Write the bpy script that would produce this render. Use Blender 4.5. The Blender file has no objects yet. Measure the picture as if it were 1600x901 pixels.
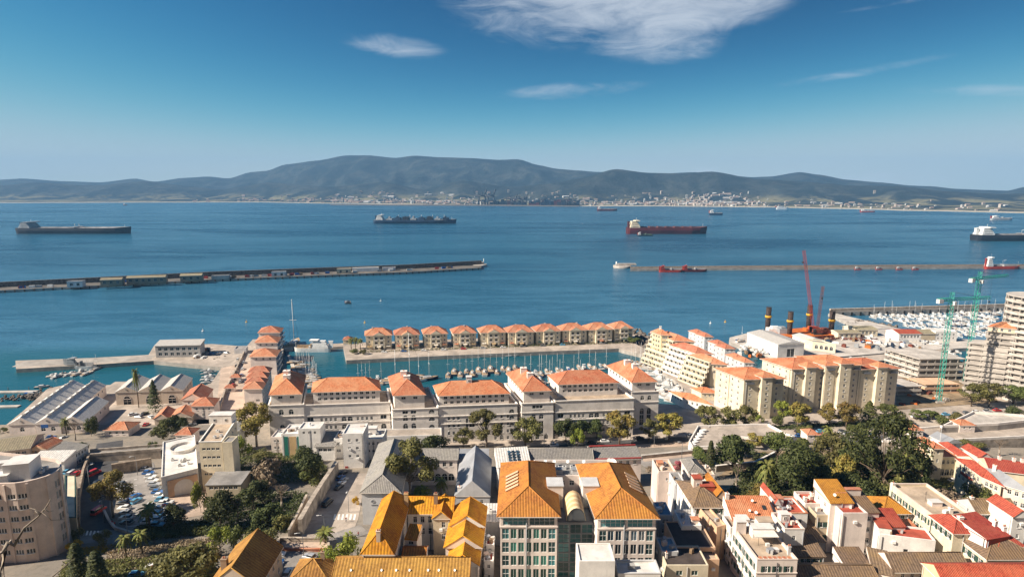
import bpy, bmesh, math, random
from mathutils import Vector, noise as mnoise
R = math.radians
SC = bpy.context.scene
COL = SC.collection
rnd = random.Random(7)

# ------------------------------------------------------------------ camera
CAM_H, FPX, HORIZON = 120.0, 900.0, 297.0
PITCH = math.atan((450.5 - HORIZON) / FPX)
cam = bpy.data.cameras.new('camera'); cam.sensor_width = 36; cam.lens = FPX / 1600 * 36
cam.clip_start = 0.5; cam.clip_end = 60000
camo = bpy.data.objects.new('camera', cam); COL.objects.link(camo)
camo.location = (0, 0, CAM_H); camo.rotation_euler = (R(90) - PITCH, 0, 0)
SC.camera = camo

# ------------------------------------------------------------------ sun, sky, exposure
SUN_AZ, SUN_EL = R(-105), R(36)          # azimuth clockwise from +Y: the sun stands to the left, a little behind the viewer
SUN_STRENGTH, SKY_STRENGTH = 3.5, 0.095
TOSUN = Vector((math.sin(SUN_AZ) * math.cos(SUN_EL), math.cos(SUN_AZ) * math.cos(SUN_EL), math.sin(SUN_EL)))
sl = bpy.data.lights.new('sun', 'SUN'); sl.energy = SUN_STRENGTH; sl.angle = R(0.5); sl.color = (1, .88, .72)
so = bpy.data.objects.new('sun', sl); COL.objects.link(so)
so.rotation_euler = TOSUN.to_track_quat('Z', 'Y').to_euler(); so.location = (-300, 100, 400)
SC.view_settings.view_transform = 'Standard'; SC.view_settings.look = 'None'
SC.view_settings.gamma = 1; SC.view_settings.use_curve_mapping = False
SC.view_settings.exposure = 1.5
SC.render.engine = 'CYCLES'
SC.cycles.use_denoising = True
SC.cycles.max_bounces = 5; SC.cycles.diffuse_bounces = 3; SC.cycles.glossy_bounces = 2
SC.cycles.transmission_bounces = 2; SC.cycles.transparent_max_bounces = 6; SC.cycles.volume_bounces = 0
SC.cycles.caustics_reflective = False; SC.cycles.caustics_refractive = False
SC.cycles.volume_step_rate = 8; SC.cycles.volume_max_steps = 32

class NT:                                  # tiny node-tree helper
    def __init__(s, tree):
        s.t = tree; s.n = tree.nodes; s.l = tree.links
    def add(s, kind, **kw):
        n = s.n.new(kind)
        for k, v in kw.items():
            if k.startswith('_'): setattr(n, k[1:], v)
        return n
    def put(s, sock, v):
        if isinstance(v, bpy.types.NodeSocket): s.l.new(v, sock)
        elif v is not None: sock.default_value = v
    def math(s, op, a, b=None, c=None, clamp=False):
        n = s.n.new('ShaderNodeMath'); n.operation = op; n.use_clamp = clamp
        for i, v in enumerate((a, b, c)):
            if v is not None: s.put(n.inputs[i], v)
        return n.outputs[0]
    def mix(s, f, a, b, op='MIX'):
        n = s.n.new('ShaderNodeMix'); n.data_type = 'RGBA'; n.blend_type = op
        s.put(n.inputs[0], f)
        s.put(n.inputs[6], (*a, 1) if isinstance(a, tuple) and len(a) == 3 else a)
        s.put(n.inputs[7], (*b, 1) if isinstance(b, tuple) and len(b) == 3 else b)
        return n.outputs[2]
    def noise(s, vec, scale, detail=4, rough=.55, dist=0):
        n = s.n.new('ShaderNodeTexNoise'); s.put(n.inputs['Vector'], vec)
        n.inputs['Scale'].default_value = scale; n.inputs['Detail'].default_value = detail
        n.inputs['Roughness'].default_value = rough; n.inputs['Distortion'].default_value = dist
        return n.outputs[0]
    def ramp(s, f, a, b, lo=0., hi=1.):
        n = s.n.new('ShaderNodeMapRange'); n.interpolation_type = 'SMOOTHSTEP'
        s.put(n.inputs[0], f); n.inputs[1].default_value = a; n.inputs[2].default_value = b
        n.inputs[3].default_value = lo; n.inputs[4].default_value = hi
        return n.outputs[0]
    def scale(s, vec, sx, sy, sz, rz=0):
        n = s.n.new('ShaderNodeMapping'); s.put(n.inputs[0], vec); n.inputs['Scale'].default_value = (sx, sy, sz)
        n.inputs['Rotation'].default_value = (0, 0, rz)
        return n.outputs[0]

W = bpy.data.worlds.new('World'); SC.world = W; W.use_nodes = True
T = NT(W.node_tree)
for n in list(T.n): T.n.remove(n)
out = T.add('ShaderNodeOutputWorld'); bg = T.add('ShaderNodeBackground')
sky = T.add('ShaderNodeTexSky'); sky.sky_type = 'NISHITA'; sky.sun_disc = False
sky.sun_elevation = SUN_EL; sky.sun_rotation = SUN_AZ; sky.altitude = 100
sky.air_density = 1.0; sky.dust_density = 0.0; sky.ozone_density = 1.2
tc = T.add('ShaderNodeTexCoord'); nv = T.add('ShaderNodeVectorMath'); nv.operation = 'NORMALIZE'
T.l.new(T.scale(tc.outputs['Generated'], 1, 1, 2.6), nv.inputs[0]); T.l.new(nv.outputs[0], sky.inputs[0])
sep = T.add('ShaderNodeSeparateXYZ'); T.l.new(tc.outputs['Generated'], sep.inputs[0])
X_, Y_, Z_ = sep.outputs
az = T.math('MULTIPLY', T.math('ARCTAN2', X_, Y_), 57.2958); el = T.math('MULTIPLY', T.math('ARCSINE', Z_), 57.2958)
cv = T.add('ShaderNodeCombineXYZ'); T.put(cv.inputs[0], az); T.put(cv.inputs[1], el)
def blob(a0, e0, wa, we, tilt=0.0):                     # soft ellipse of cloud about one direction of the sky
    da = T.math('SUBTRACT', az, a0); de = T.math('SUBTRACT', el, e0)
    de = T.math('SUBTRACT', de, T.math('MULTIPLY', da, tilt))
    d = T.math('ADD', T.math('POWER', T.math('DIVIDE', T.math('ABSOLUTE', da), wa), 2.0), T.math('POWER', T.math('DIVIDE', T.math('ABSOLUTE', de), we), 2.0))
    return T.math('SUBTRACT', 1.0, d, clamp=True)
wisp = T.noise(T.scale(cv.outputs[0], .16, .55, 1, R(14)), 1.0, 10, .66, 1.1)
wide = T.noise(T.scale(cv.outputs[0], .06, .22, 1, R(-10)), 1.0, 7, .62, .9)
m = None
for b, g in ((blob(8.5, 17.2, 15.5, 4.6, -.03), .95), (blob(16.0, 15.9, 10, 3.0, .02), 1.0), (blob(13.0, 13.2, 8, 2.2, -.05), .75), (blob(0, 15.4, 9, 2.6, -.22), .6), (blob(-10.9, 12.9, 5.4, 1.25, -.04), .74), (blob(5.5, 9.2, 8.5, 1.0, .05), .55),
             (blob(31, 9.6, 9, .5, .10), .38), (blob(39, 7.2, 7, .6, -.10), .40), (blob(32, 14.2, 5, .25, .03), .36), (blob(18.2, 1.75, 1.8, .5), .7), (blob(33.5, .9, 6, .9, .02), .55), (blob(-60, 16, 14, 4, .1), .9), (blob(70, 14, 16, 4, -.1), .9), (blob(120, 20, 30, 8), .9), (blob(-130, 24, 30, 9), .9)):
    v = T.math('MULTIPLY', b, g); m = v if m is None else T.math('MAXIMUM', m, v)
tex = T.math('ADD', T.math('MULTIPLY', T.math('SUBTRACT', wisp, .5), 2.1), T.math('MULTIPLY', T.math('SUBTRACT', wide, .5), 1.5))
dens = T.math('MULTIPLY', T.ramp(T.math('ADD', m, T.math('MULTIPLY', tex, .72)), 0.05, 1.3), T.ramp(m, 0.0, .4))
chan = T.add('ShaderNodeSeparateColor'); T.l.new(sky.outputs[0], chan.inputs[0]); comb = T.add('ShaderNodeCombineColor')
for k, (pw, gain, top) in enumerate(((4.2, .066, 2.1), (3.4, .116, 2.5), (3.6, .045, 2.6))):       # the deep, clear blue of the day, rolled off toward the sun
    v = T.math('MULTIPLY', T.math('POWER', chan.outputs[k], pw), gain)
    T.put(comb.inputs[k], T.math('DIVIDE', v, T.math('ADD', 1.0, T.math('DIVIDE', v, top))))
col = T.mix(T.math('MULTIPLY', dens, .8), comb.outputs[0], (2.5, 2.75, 3.05))
T.l.new(col, bg.inputs[0]); bg.inputs[1].default_value = SKY_STRENGTH
T.l.new(bg.outputs[0], out.inputs[0])

# ------------------------------------------------------------------ from the survey (picture) to the ground
_cp, _sp = math.cos(PITCH), math.sin(PITCH)
def ray(px, py):
    a, b = px - 800.0, 450.5 - py
    return Vector((a, b * _sp + FPX * _cp, b * _cp - FPX * _sp))
def G(px, py, z=0.0):
    d = ray(px, py); t = (z - CAM_H) / d.z
    return Vector((d.x * t, d.y * t, z))
def proj(p):
    x, y, z = p[0], p[1], p[2] - CAM_H
    f = y * _cp - z * _sp
    return 800 + FPX * x / f, 450.5 - FPX * (y * _sp + z * _cp) / f
def sstep(a, b, x):
    t = min(1, max(0, (x - a) / (b - a))); return t * t * (3 - 2 * t)
def zg(x, y):                                            # height of the natural ground
    up = 8.5 + max(0, 238 - y) * .105 + (max(0, 137 - y) ** 2) * .0042
    step = 3 if y >= 240 else (up if y <= 238 else 3 + (up - 3) * (240 - y) / 2)
    rz = 12.49 + max(0, 200 - y) * .105 + (max(0, 137 - y) ** 2) * .0042
    ramp = 3 + (rz - 3) * sstep(268, 196, y) if y > 196 else rz
    k = sstep(-78, -52, x)
    return step * k + ramp * (1 - k)
def GT(px, py):
    z = 10.0
    for _ in range(40):
        p = G(px, py, z); z2 = zg(p.x, p.y); z += (z2 - z) * .5
    return G(px, py, z)
def z_over(px, py, p):                                   # height at which the ray through (px,py) passes over the line Y = p.y
    d = ray(px, py); return CAM_H + d.z * p.y / d.y

# ------------------------------------------------------------------ mesh helpers
class MB:
    def __init__(s): s.v = []; s.f = []; s.m = []; s.uv = {}; s.sm = set()
    def face(s, pts, m=0, uv=None):
        i = len(s.v); s.v += [tuple(p) for p in pts]; s.f.append(tuple(range(i, i + len(pts)))); s.m.append(m)
        if uv: s.uv[len(s.f) - 1] = uv
    def box(s, x0, x1, y0, y1, z0, z1, m=0, top=None):
        i = len(s.v)
        s.v += [(x0, y0, z0), (x1, y0, z0), (x1, y1, z0), (x0, y1, z0), (x0, y0, z1), (x1, y0, z1), (x1, y1, z1), (x0, y1, z1)]
        for k, f in enumerate(((0, 3, 2, 1), (4, 5, 6, 7), (0, 1, 5, 4), (1, 2, 6, 5), (2, 3, 7, 6), (3, 0, 4, 7))):
            s.f.append(tuple(i + j for j in f)); s.m.append(top if (k == 1 and top is not None) else m)
    def prism(s, poly, z0, z1, m=0, top=None, bottom=True):
        n = len(poly); i = len(s.v); g = lambda z: z if isinstance(z, (list, tuple)) else [z] * n
        a, b = g(z0), g(z1)
        s.v += [(p[0], p[1], a[k]) for k, p in enumerate(poly)] + [(p[0], p[1], b[k]) for k, p in enumerate(poly)]
        for k in range(n):
            j = (k + 1) % n; s.f.append((i + k, i + j, i + n + j, i + n + k)); s.m.append(m)
        s.f.append(tuple(i + n + k for k in range(n))); s.m.append(m if top is None else top)
        if bottom: s.f.append(tuple(i + k for k in reversed(range(n)))); s.m.append(m)
    def rings(s, rings, m=0, cap0=True, cap1=True, closed=True, smooth=False):
        i = len(s.v); n = len(rings[0]); a = len(s.f)
        for r in rings: s.v += [tuple(p) for p in r]
        for k in range(len(rings) - 1):
            for j in range(n if closed else n - 1):
                q = (j + 1) % n
                s.f.append((i + k * n + j, i + k * n + q, i + (k + 1) * n + q, i + (k + 1) * n + j)); s.m.append(m)
        if smooth: s.sm.update(range(a, len(s.f)))
        if cap0: s.f.append(tuple(i + j for j in reversed(range(n)))); s.m.append(m)
        if cap1: s.f.append(tuple(i + (len(rings) - 1) * n + j for j in range(n))); s.m.append(m)
    def cyl(s, x, y, z0, z1, r0, r1=None, n=8, m=0, smooth=True):
        r1 = r0 if r1 is None else r1
        c = [(math.cos(2 * math.pi * k / n), math.sin(2 * math.pi * k / n)) for k in range(n)]
        s.rings([[(x + r0 * a, y + r0 * b, z0) for a, b in c], [(x + r1 * a, y + r1 * b, z1) for a, b in c]], m, smooth=smooth)
    def tube(s, pts, rad, n=5, m=0, smooth=True):
        pts = [Vector(p) for p in pts]; rr = rad if isinstance(rad, (list, tuple)) else [rad] * len(pts); out = []
        for k, p in enumerate(pts):
            d = (pts[min(k + 1, len(pts) - 1)] - pts[max(k - 1, 0)]).normalized()
            a = d.cross(Vector((0, 0, 1)) if abs(d.z) < .9 else Vector((1, 0, 0))).normalized(); b = d.cross(a)
            out.append([p + (a * math.cos(2 * math.pi * j / n) + b * math.sin(2 * math.pi * j / n)) * rr[k] for j in range(n)])
        s.rings(out, m, smooth=smooth)
    def mesh(s, name, mats):
        me = bpy.data.meshes.new(name); me.from_pydata(s.v, [], s.f)
        for mt in (mats if isinstance(mats, (list, tuple)) else [mats]): me.materials.append(MAT[mt] if isinstance(mt, str) else mt)
        me.polygons.foreach_set('material_index', s.m)
        if s.sm: me.polygons.foreach_set('use_smooth', [k in s.sm for k in range(len(s.f))])
        if s.uv:
            lay = me.uv_layers.new(name='UVMap')
            for k, uv in s.uv.items():
                p = me.polygons[k]
                for q, li in enumerate(p.loop_indices): lay.data[li].uv = uv[q]
        me.update(); return me
    def build(s, name, mats, parent=None, loc=(0, 0, 0), rz=0):
        return ob(name, s.mesh(name, mats), parent, loc, rz)

def ob(name, me, parent=None, loc=(0, 0, 0), rz=0, sc=None):
    o = bpy.data.objects.new(name, me); COL.objects.link(o); o.location = loc
    if rz: o.rotation_euler = (0, 0, rz)
    if sc is not None: o.scale = (sc, sc, sc) if isinstance(sc, (int, float)) else sc
    if parent is not None: o.parent = parent
    return o
def tag(o, label=None, cat=None, group=None, kind=None):
    if label: o['label'] = label
    if cat: o['category'] = cat
    if group: o['group'] = group
    if kind: o['kind'] = kind
    return o
def empty(name, loc=(0, 0, 0), rz=0, label=None, cat=None, group=None):
    o = ob(name, None, None, loc, rz); o.empty_display_size = 1
    return tag(o, label, cat, group)
KIDS = {}
def copy_tree(o, loc=None, rz=None, sc=None, label=None, group=None, parent=None):
    c = o.copy(); COL.objects.link(c)
    if parent is not None: c.parent = parent
    if loc is not None: c.location = loc
    if rz is not None: c.rotation_euler = (0, 0, rz)
    if sc is not None: c.scale = (sc, sc, sc) if isinstance(sc, (int, float)) else sc
    if label: c['label'] = label
    if group: c['group'] = group
    if o.name not in KIDS: KIDS[o.name] = [k for k in o.children]
    for k in KIDS[o.name]: copy_tree(k, parent=c)
    return c

# ------------------------------------------------------------------ materials
MAT = {}
def mat(name, color, rough=.8, var=.18, scale=.5, metal=0., bump=0., bscale=8, streak=0., dark=None, spec=.4, coords='Object', tint=0., stain=0.):
    m = bpy.data.materials.new(name); m.use_nodes = True; t = NT(m.node_tree); bs = t.n['Principled BSDF']; MAT[name] = m
    tcn = t.add('ShaderNodeTexCoord'); vec = tcn.outputs[coords]
    c = tuple(color); d = dark or tuple(x * (1 - var * 2.2) for x in c); l = tuple(min(.95, x * (1 + var * .7)) for x in c)
    f = t.noise(vec, scale, 6, .62)
    colr = t.mix(t.ramp(f, .3, .7), d, l)
    if streak:                                            # rain streaks and grime run down the wall
        g = t.noise(t.scale(vec, 1.3, 1.3, .12), 1.0, 5, .7)
        colr = t.mix(t.math('MULTIPLY', t.ramp(g, .52, .78), streak), colr, tuple(x * .42 for x in c))
    if stain:                                             # oil, damp and patched areas with edges of their own
        g1 = t.noise(vec, .11, 7, .72, 1.2); g2 = t.noise(vec, .6, 5, .7, .6)
        colr = t.mix(t.math('MULTIPLY', t.ramp(g1, .50, .62), stain), colr, tuple(x * .45 for x in c)); colr = t.mix(t.math('MULTIPLY', t.ramp(g2, .58, .68), stain * .8), colr, tuple(x * .38 for x in c))
    fine = t.noise(vec, scale * 14, 3, .6)
    colr = t.mix(.3, colr, t.mix(fine, tuple(x * .6 for x in c), l))
    if tint:
        oi = t.add('ShaderNodeObjectInfo')
        hs = t.add('ShaderNodeHueSaturation'); t.put(hs.inputs['Color'], colr)
        t.put(hs.inputs['Value'], t.math('ADD', t.math('MULTIPLY', oi.outputs['Random'], tint), 1 - tint / 2))
        colr = hs.outputs[0]
    t.put(bs.inputs['Base Color'], colr); bs.inputs['Roughness'].default_value = rough; bs.inputs['Metallic'].default_value = metal
    bs.inputs['Specular IOR Level'].default_value = spec
    if bump:
        b = t.add('ShaderNodeBump'); b.inputs['Strength'].default_value = bump; b.inputs['Distance'].default_value = .05
        t.put(b.inputs['Height'], t.noise(vec, bscale, 4, .6)); t.l.new(b.outputs[0], bs.inputs['Normal'])
    return m
for n, c in dict(white=(.86, .80, .74), bright=(.86, .83, .79), cream=(.74, .65, .49), yellow=(.72, .59, .36), pink=(.76, .62, .54), beige=(.62, .51, .41), peach=(.70, .46, .30), sand=(.60, .50, .36), grey=(.42, .41, .40), palegrey=(.58, .58, .59), rosewhite=(.80, .70, .64), ochrewall=(.60, .42, .22), brownwall=(.33, .24, .17)).items():
    mat('wall_' + n, c, .85, .12, .22, streak=.45, bump=.15, bscale=3)
mat('concrete', (.42, .38, .34), .9, .22, .15, streak=.4, bump=.2, bscale=3, stain=.6)
mat('paleconcrete', (.56, .51, .46), .9, .2, .12, bump=.2, bscale=3, stain=.6)
mat('stone', (.36, .28, .21), .92, .35, .5, streak=.3, bump=.6, bscale=2.2)
mat('palestone', (.47, .40, .33), .92, .3, .4, streak=.35, bump=.5, bscale=2.2)
mat('rock', (.20, .17, .145), .95, .45, .5, bump=.7, bscale=1.5)
mat('asphalt', (.085, .082, .085), .9, .25, .12, bump=.1, stain=.6)
mat('paleroad', (.30, .275, .255), .9, .2, .12, bump=.1, stain=.6)
mat('paving', (.46, .39, .33), .9, .22, .12, bump=.15, bscale=2, stain=.6)
mat('plaza', (.56, .43, .34), .9, .2, .1, bump=.15, bscale=2, stain=.6)
mat('paint', (.78, .77, .74), .7, .1, .8)
mat('earth', (.30, .22, .14), .95, .4, .12, bump=.4, bscale=1)
mat('lawn', (.11, .14, .035), .95, .4, .2, bump=.4, bscale=4)
mat('terrace', (.50, .39, .29), .9, .2, .25, bump=.1, stain=.6)
mat('redterrace', (.42, .085, .05), .85, .22, .3)
mat('darkroof', (.085, .065, .058), .85, .3, .2, stain=.6)
mat('feltroof', (.30, .285, .275), .9, .28, .15, stain=.6)
mat('whiteroof', (.72, .69, .66), .8, .15, .2, streak=.3, stain=.35)
mat('blueroof', (.16, .30, .42), .6, .25, .3)
mat('zinc', (.34, .35, .375), .55, .14, .2, metal=.15)
mat('zincdark', (.20, .21, .235), .55, .2, .2, metal=.15)
mat('iron', (.05, .05, .055), .6, .2, 1)
mat('rust', (.20, .055, .035), .8, .4, .6)
mat('redpaint', (.36, .05, .04), .55, .2, .4)
mat('greenpaint', (.035, .34, .27), .6, .25, .4)
mat('yellowpaint', (.72, .40, .03), .6, .2, .5)
mat('bluepaint', (.03, .13, .42), .5, .2, .5)
mat('orangepaint', (.60, .16, .03), .6, .2, .4)
mat('whitepaint', (.80, .79, .77), .45, .1, .4, tint=.2)
mat('pilebrown', (.055, .035, .03), .8, .4, .5)
mat('shutter_green', (.03, .075, .06), .7, .2, 2)
mat('shutter_blue', (.04, .09, .22), .7, .2, 2)
mat('shutter_brown', (.12, .05, .03), .7, .2, 2)
mat('tyre', (.02, .02, .02), .85, .2, 4)
mat('timber', (.30, .20, .12), .85, .3, 1.2)
mat('hullblack', (.022, .024, .032), .5, .3, .02)
mat('hullblue', (.02, .045, .09), .5, .3, .02)
mat('hullmaroon', (.11, .018, .02), .55, .3, .02)
mat('hullred', (.40, .045, .028), .5, .25, .05)
mat('hullgrey', (.36, .38, .40), .5, .2, .1)
mat('deckred', (.14, .045, .038), .8, .3, .05)
mat('deckgreen', (.10, .17, .13), .8, .3, .05)
mat('deckgrey', (.34, .33, .33), .8, .3, .05)
mat('teak', (.42, .30, .19), .7, .2, .5)
mat('bark', (.16, .115, .08), .95, .35, 1.5, bump=.5)
mat('palebark', (.34, .29, .24), .95, .35, 1.5, bump=.5)
mat('bareTwig'.lower(), (.23, .175, .13), .95, .25, 1.5)
mat('skin', (.45, .27, .19), .6, .05, 2)
mat('cloth_dark', (.04, .045, .06), .9, .2, 3)
mat('cloth_red', (.42, .05, .05), .9, .2, 3)
mat('cloth_pale', (.55, .53, .5), .9, .2, 3)
mat('canvas', (.80, .74, .66), .85, .1, .5)

def tilemat(name, base, lichen, lf, rough=.85, rib=.55, dirt=.35, groove=.5):      # clay tiles: ribs run down the slope (UV in metres)
    m = bpy.data.materials.new(name); m.use_nodes = True; t = NT(m.node_tree); bs = t.n['Principled BSDF']; MAT[name] = m
    uv = t.add('ShaderNodeUVMap').outputs[0]; tcn = t.add('ShaderNodeTexCoord'); vec = tcn.outputs['Object']
    n1 = t.noise(vec, .22, 6, .65); n2 = t.noise(vec, 1.4, 5, .65); n3 = t.noise(vec, 5.5, 3, .6)
    c = t.mix(t.ramp(n2, .3, .72), tuple(x * .68 for x in base), tuple(min(.9, x * 1.22) for x in base))
    c = t.mix(t.math('MULTIPLY', t.ramp(t.math('ADD', n1, t.math('MULTIPLY', n2, .35)), .52, .82), lf), c, lichen)
    c = t.mix(t.math('MULTIPLY', t.ramp(n3, .55, .8), dirt), c, tuple(x * .35 for x in base))
    sepu = t.add('ShaderNodeSeparateXYZ'); t.l.new(uv, sepu.inputs[0])
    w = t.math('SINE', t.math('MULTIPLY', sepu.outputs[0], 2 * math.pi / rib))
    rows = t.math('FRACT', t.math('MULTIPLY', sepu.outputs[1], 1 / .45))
    c = t.mix(t.math('MULTIPLY', t.ramp(w, -.2, -.95), groove), c, tuple(x * .3 for x in base))       # base colour darkened along the channels between the ribs
    oi = t.add('ShaderNodeObjectInfo'); hs = t.add('ShaderNodeHueSaturation'); t.put(hs.inputs['Color'], c)
    t.put(hs.inputs['Value'], t.math('ADD', t.math('MULTIPLY', oi.outputs['Random'], .28), .86))
    t.put(hs.inputs['Hue'], t.math('ADD', t.math('MULTIPLY', oi.outputs['Random'], .012), .494))
    t.put(bs.inputs['Base Color'], hs.outputs[0]); bs.inputs['Roughness'].default_value = rough; bs.inputs['Specular IOR Level'].default_value = .25
    b = t.add('ShaderNodeBump'); b.inputs['Strength'].default_value = .8; b.inputs['Distance'].default_value = .07
    t.put(b.inputs['Height'], t.math('ADD', t.math('MULTIPLY', w, .5), t.math('MULTIPLY', rows, .35))); t.l.new(b.outputs[0], bs.inputs['Normal'])
tilemat('tile_orange', (.52, .165, .08), (.56, .28, .16), .7, dirt=.45)
tilemat('tile_coral', (.48, .165, .09), (.52, .28, .18), .7, dirt=.45)
tilemat('tile_lichen', (.47, .18, .018), (.60, .29, .02), .85, rib=.8, dirt=.6)
tilemat('tile_lichenbrown', (.36, .15, .03), (.50, .22, .03), .8)
tilemat('tile_ochre', (.40, .15, .04), (.50, .22, .045), .8, rib=.7, dirt=.6)
tilemat('tile_mustard', (.33, .165, .045), (.46, .25, .06), .8, rib=.8, dirt=.6)
tilemat('tile_brown', (.20, .14, .10), (.27, .175, .09), .7, rib=.7, dirt=.6)
tilemat('tile_red', (.36, .06, .04), (.42, .12, .07), .6, dirt=.5)
tilemat('tile_grey', (.27, .255, .245), (.32, .30, .26), .6)
tilemat('sheet_white', (.66, .64, .62), (.58, .55, .5), .5, rib=.9, dirt=.2)
tilemat('sheet_pale', (.50, .48, .46), (.44, .41, .38), .5, rib=.9, dirt=.25)
tilemat('sheet_olive', (.30, .26, .18), (.36, .31, .2), .6, rib=.9, dirt=.3)

def glassmat(name, c, rough=.08, spec=.5, var=.5):
    m = bpy.data.materials.new(name); m.use_nodes = True; t = NT(m.node_tree); bs = t.n['Principled BSDF']; MAT[name] = m
    oi = t.add('ShaderNodeObjectInfo')
    t.put(bs.inputs['Base Color'], t.mix(t.math('POWER', oi.outputs['Random'], 2.5), tuple(x * .5 for x in c), tuple(min(1, x * (1 + 2.5 * var)) for x in c)))
    bs.inputs['Roughness'].default_value = rough; bs.inputs['Specular IOR Level'].default_value = spec
glassmat('glass', (.035, .04, .045)); glassmat('glass_teal', (.02, .095, .105), .05, .8, .7); glassmat('glass_green', (.025, .12, .095), .06, .7, .6); glassmat('glass_blue', (.03, .06, .09), .06, .8); glassmat('opening', (.012, .012, .013), .9, .1, 1.5)

def leafmat(name, dark, light, warm=None, wf=.0):
    m = bpy.data.materials.new(name); m.use_nodes = True; t = NT(m.node_tree); bs = t.n['Principled BSDF']; MAT[name] = m
    geo = t.add('ShaderNodeNewGeometry'); oi = t.add('ShaderNodeObjectInfo')
    tcn = t.add('ShaderNodeTexCoord'); n1 = t.noise(tcn.outputs['Object'], .55, 3, .6)
    c = t.mix(geo.outputs['Random Per Island'], dark, light)
    if warm: c = t.mix(t.math('MULTIPLY', t.ramp(n1, .45, .7), wf), c, warm)
    hs = t.add('ShaderNodeHueSaturation'); t.put(hs.inputs['Color'], c)
    t.put(hs.inputs['Value'], t.math('ADD', t.math('MULTIPLY', oi.outputs['Random'], .5), .75))
    t.put(hs.inputs['Hue'], t.math('ADD', t.math('MULTIPLY', oi.outputs['Random'], .03), .485))
    t.put(bs.inputs['Base Color'], hs.outputs[0]); bs.inputs['Roughness'].default_value = .65; bs.inputs['Specular IOR Level'].default_value = .25
    tr = t.add('ShaderNodeBsdfTranslucent'); t.put(tr.inputs[0], hs.outputs[0]); mx = t.add('ShaderNodeMixShader'); mx.inputs[0].default_value = .22
    o = t.n['Material Output']; t.l.new(bs.outputs[0], mx.inputs[1]); t.l.new(tr.outputs[0], mx.inputs[2]); t.l.new(mx.outputs[0], o.inputs[0])
leafmat('leaf_dark', (0.030, 0.042, 0.014), (0.098, 0.112, 0.034))
leafmat('leaf_green', (0.050, 0.066, 0.018), (0.165, 0.180, 0.050))
leafmat('leaf_olive', (0.090, 0.093, 0.027), (0.225, 0.210, 0.068))
leafmat('leaf_gold', (.11, .10, .026), (.33, .265, .065), (.30, .17, .05), .5)
leafmat('leaf_lime', (0.120, 0.165, 0.024), (0.330, 0.360, 0.060))
leafmat('leaf_dry', (0.180, 0.135, 0.090), (0.390, 0.300, 0.210))
leafmat('leaf_palm', (0.075, 0.098, 0.022), (0.225, 0.225, 0.060))
leafmat('flower', (.45, .05, .10), (.6, .25, .25))
leafmat('flower_yellow', (.45, .30, .01), (.75, .5, .03))
# ------------------------------------------------------------------ the sea
def seamat():
    m = bpy.data.materials.new('water'); m.use_nodes = True; t = NT(m.node_tree); bs = t.n['Principled BSDF']; MAT['water'] = m
    vec = t.add('ShaderNodeTexCoord').outputs['Object']
    big = t.noise(t.scale(vec, .0011, .0042, 1, R(6)), 1.0, 6, .6, .8)          # wind lanes and slicks
    mid = t.noise(t.scale(vec, .007, .03, 1, R(-5)), 1.0, 8, .68, .8)
    c = t.mix(t.ramp(t.math('ADD', t.math('MULTIPLY', big, .65), t.math('MULTIPLY', mid, .35)), .36, .64), (.005, .044, .092), (.024, .118, .20))
    sy = t.add('ShaderNodeSeparateXYZ'); t.l.new(vec, sy.inputs[0])
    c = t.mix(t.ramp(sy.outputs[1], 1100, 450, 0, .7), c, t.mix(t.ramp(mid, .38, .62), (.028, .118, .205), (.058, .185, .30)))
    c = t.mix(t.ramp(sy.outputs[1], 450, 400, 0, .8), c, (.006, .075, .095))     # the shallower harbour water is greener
    t.put(bs.inputs['Base Color'], c); bs.inputs['IOR'].default_value = 1.33; bs.inputs['Specular IOR Level'].default_value = .3
    t.put(bs.inputs['Roughness'], t.ramp(t.math('ADD', t.math('MULTIPLY', big, .6), t.math('MULTIPLY', mid, .4)), .35, .65, .30, .14))
    h = t.math('ADD', t.math('MULTIPLY', t.noise(t.scale(vec, .09, .22, 1), 1.0, 4, .6, .4), 2.2), t.noise(t.scale(vec, .5, .9, 1), 1.0, 4, .65))
    b = t.add('ShaderNodeBump'); t.put(b.inputs['Height'], h)
    t.put(b.inputs['Strength'], t.ramp(sy.outputs[1], 380, 480, .16, .8)); b.inputs['Distance'].default_value = .7
    t.l.new(b.outputs[0], bs.inputs['Normal'])
seamat()
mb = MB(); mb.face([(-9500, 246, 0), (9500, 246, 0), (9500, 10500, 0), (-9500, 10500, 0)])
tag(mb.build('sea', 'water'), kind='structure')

# ------------------------------------------------------------------ hills across the bay
COAST = [(-900, 316), (0, 317), (400, 316), (520, 318), (740, 321), (900, 322.5), (1000, 322), (1200, 324), (1300, 326), (1450, 330), (1600, 333), (2500, 338)]
RIDGE = [(-900, 276), (-300, 283), (0, 281), (40, 279), (100, 283), (160, 285), (215, 279), (245, 284), (290, 278), (330, 276), (360, 279), (395, 269), (420, 267), (450, 257), (500, 251), (545, 243), (580, 243), (620, 247), (650, 243.5), (690, 246), (730, 247), (780, 250), (810, 249), (840, 258), (870, 264), (900, 266.5), (935, 269), (965, 267), (1000, 270), (1040, 271), (1080, 269), (1120, 272), (1170, 277), (1200, 276), (1245, 269), (1275, 273), (1320, 281), (1370, 285), (1420, 290), (1450, 291), (1490, 295), (1540, 297), (1570, 298), (1595, 292), (1640, 286), (2500, 280)]
FOOT = [(-900, 290), (0, 290), (60, 285), (150, 290), (230, 283), (300, 291), (345, 296), (420, 285), (520, 292), (600, 284), (660, 296), (720, 282), (800, 292), (860, 287), (905, 279), (960, 264), (1010, 270), (1060, 271), (1110, 268), (1180, 280), (1260, 284), (1330, 290), (1400, 291), (1480, 299), (1560, 303), (1640, 301), (2500, 300)]
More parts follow.
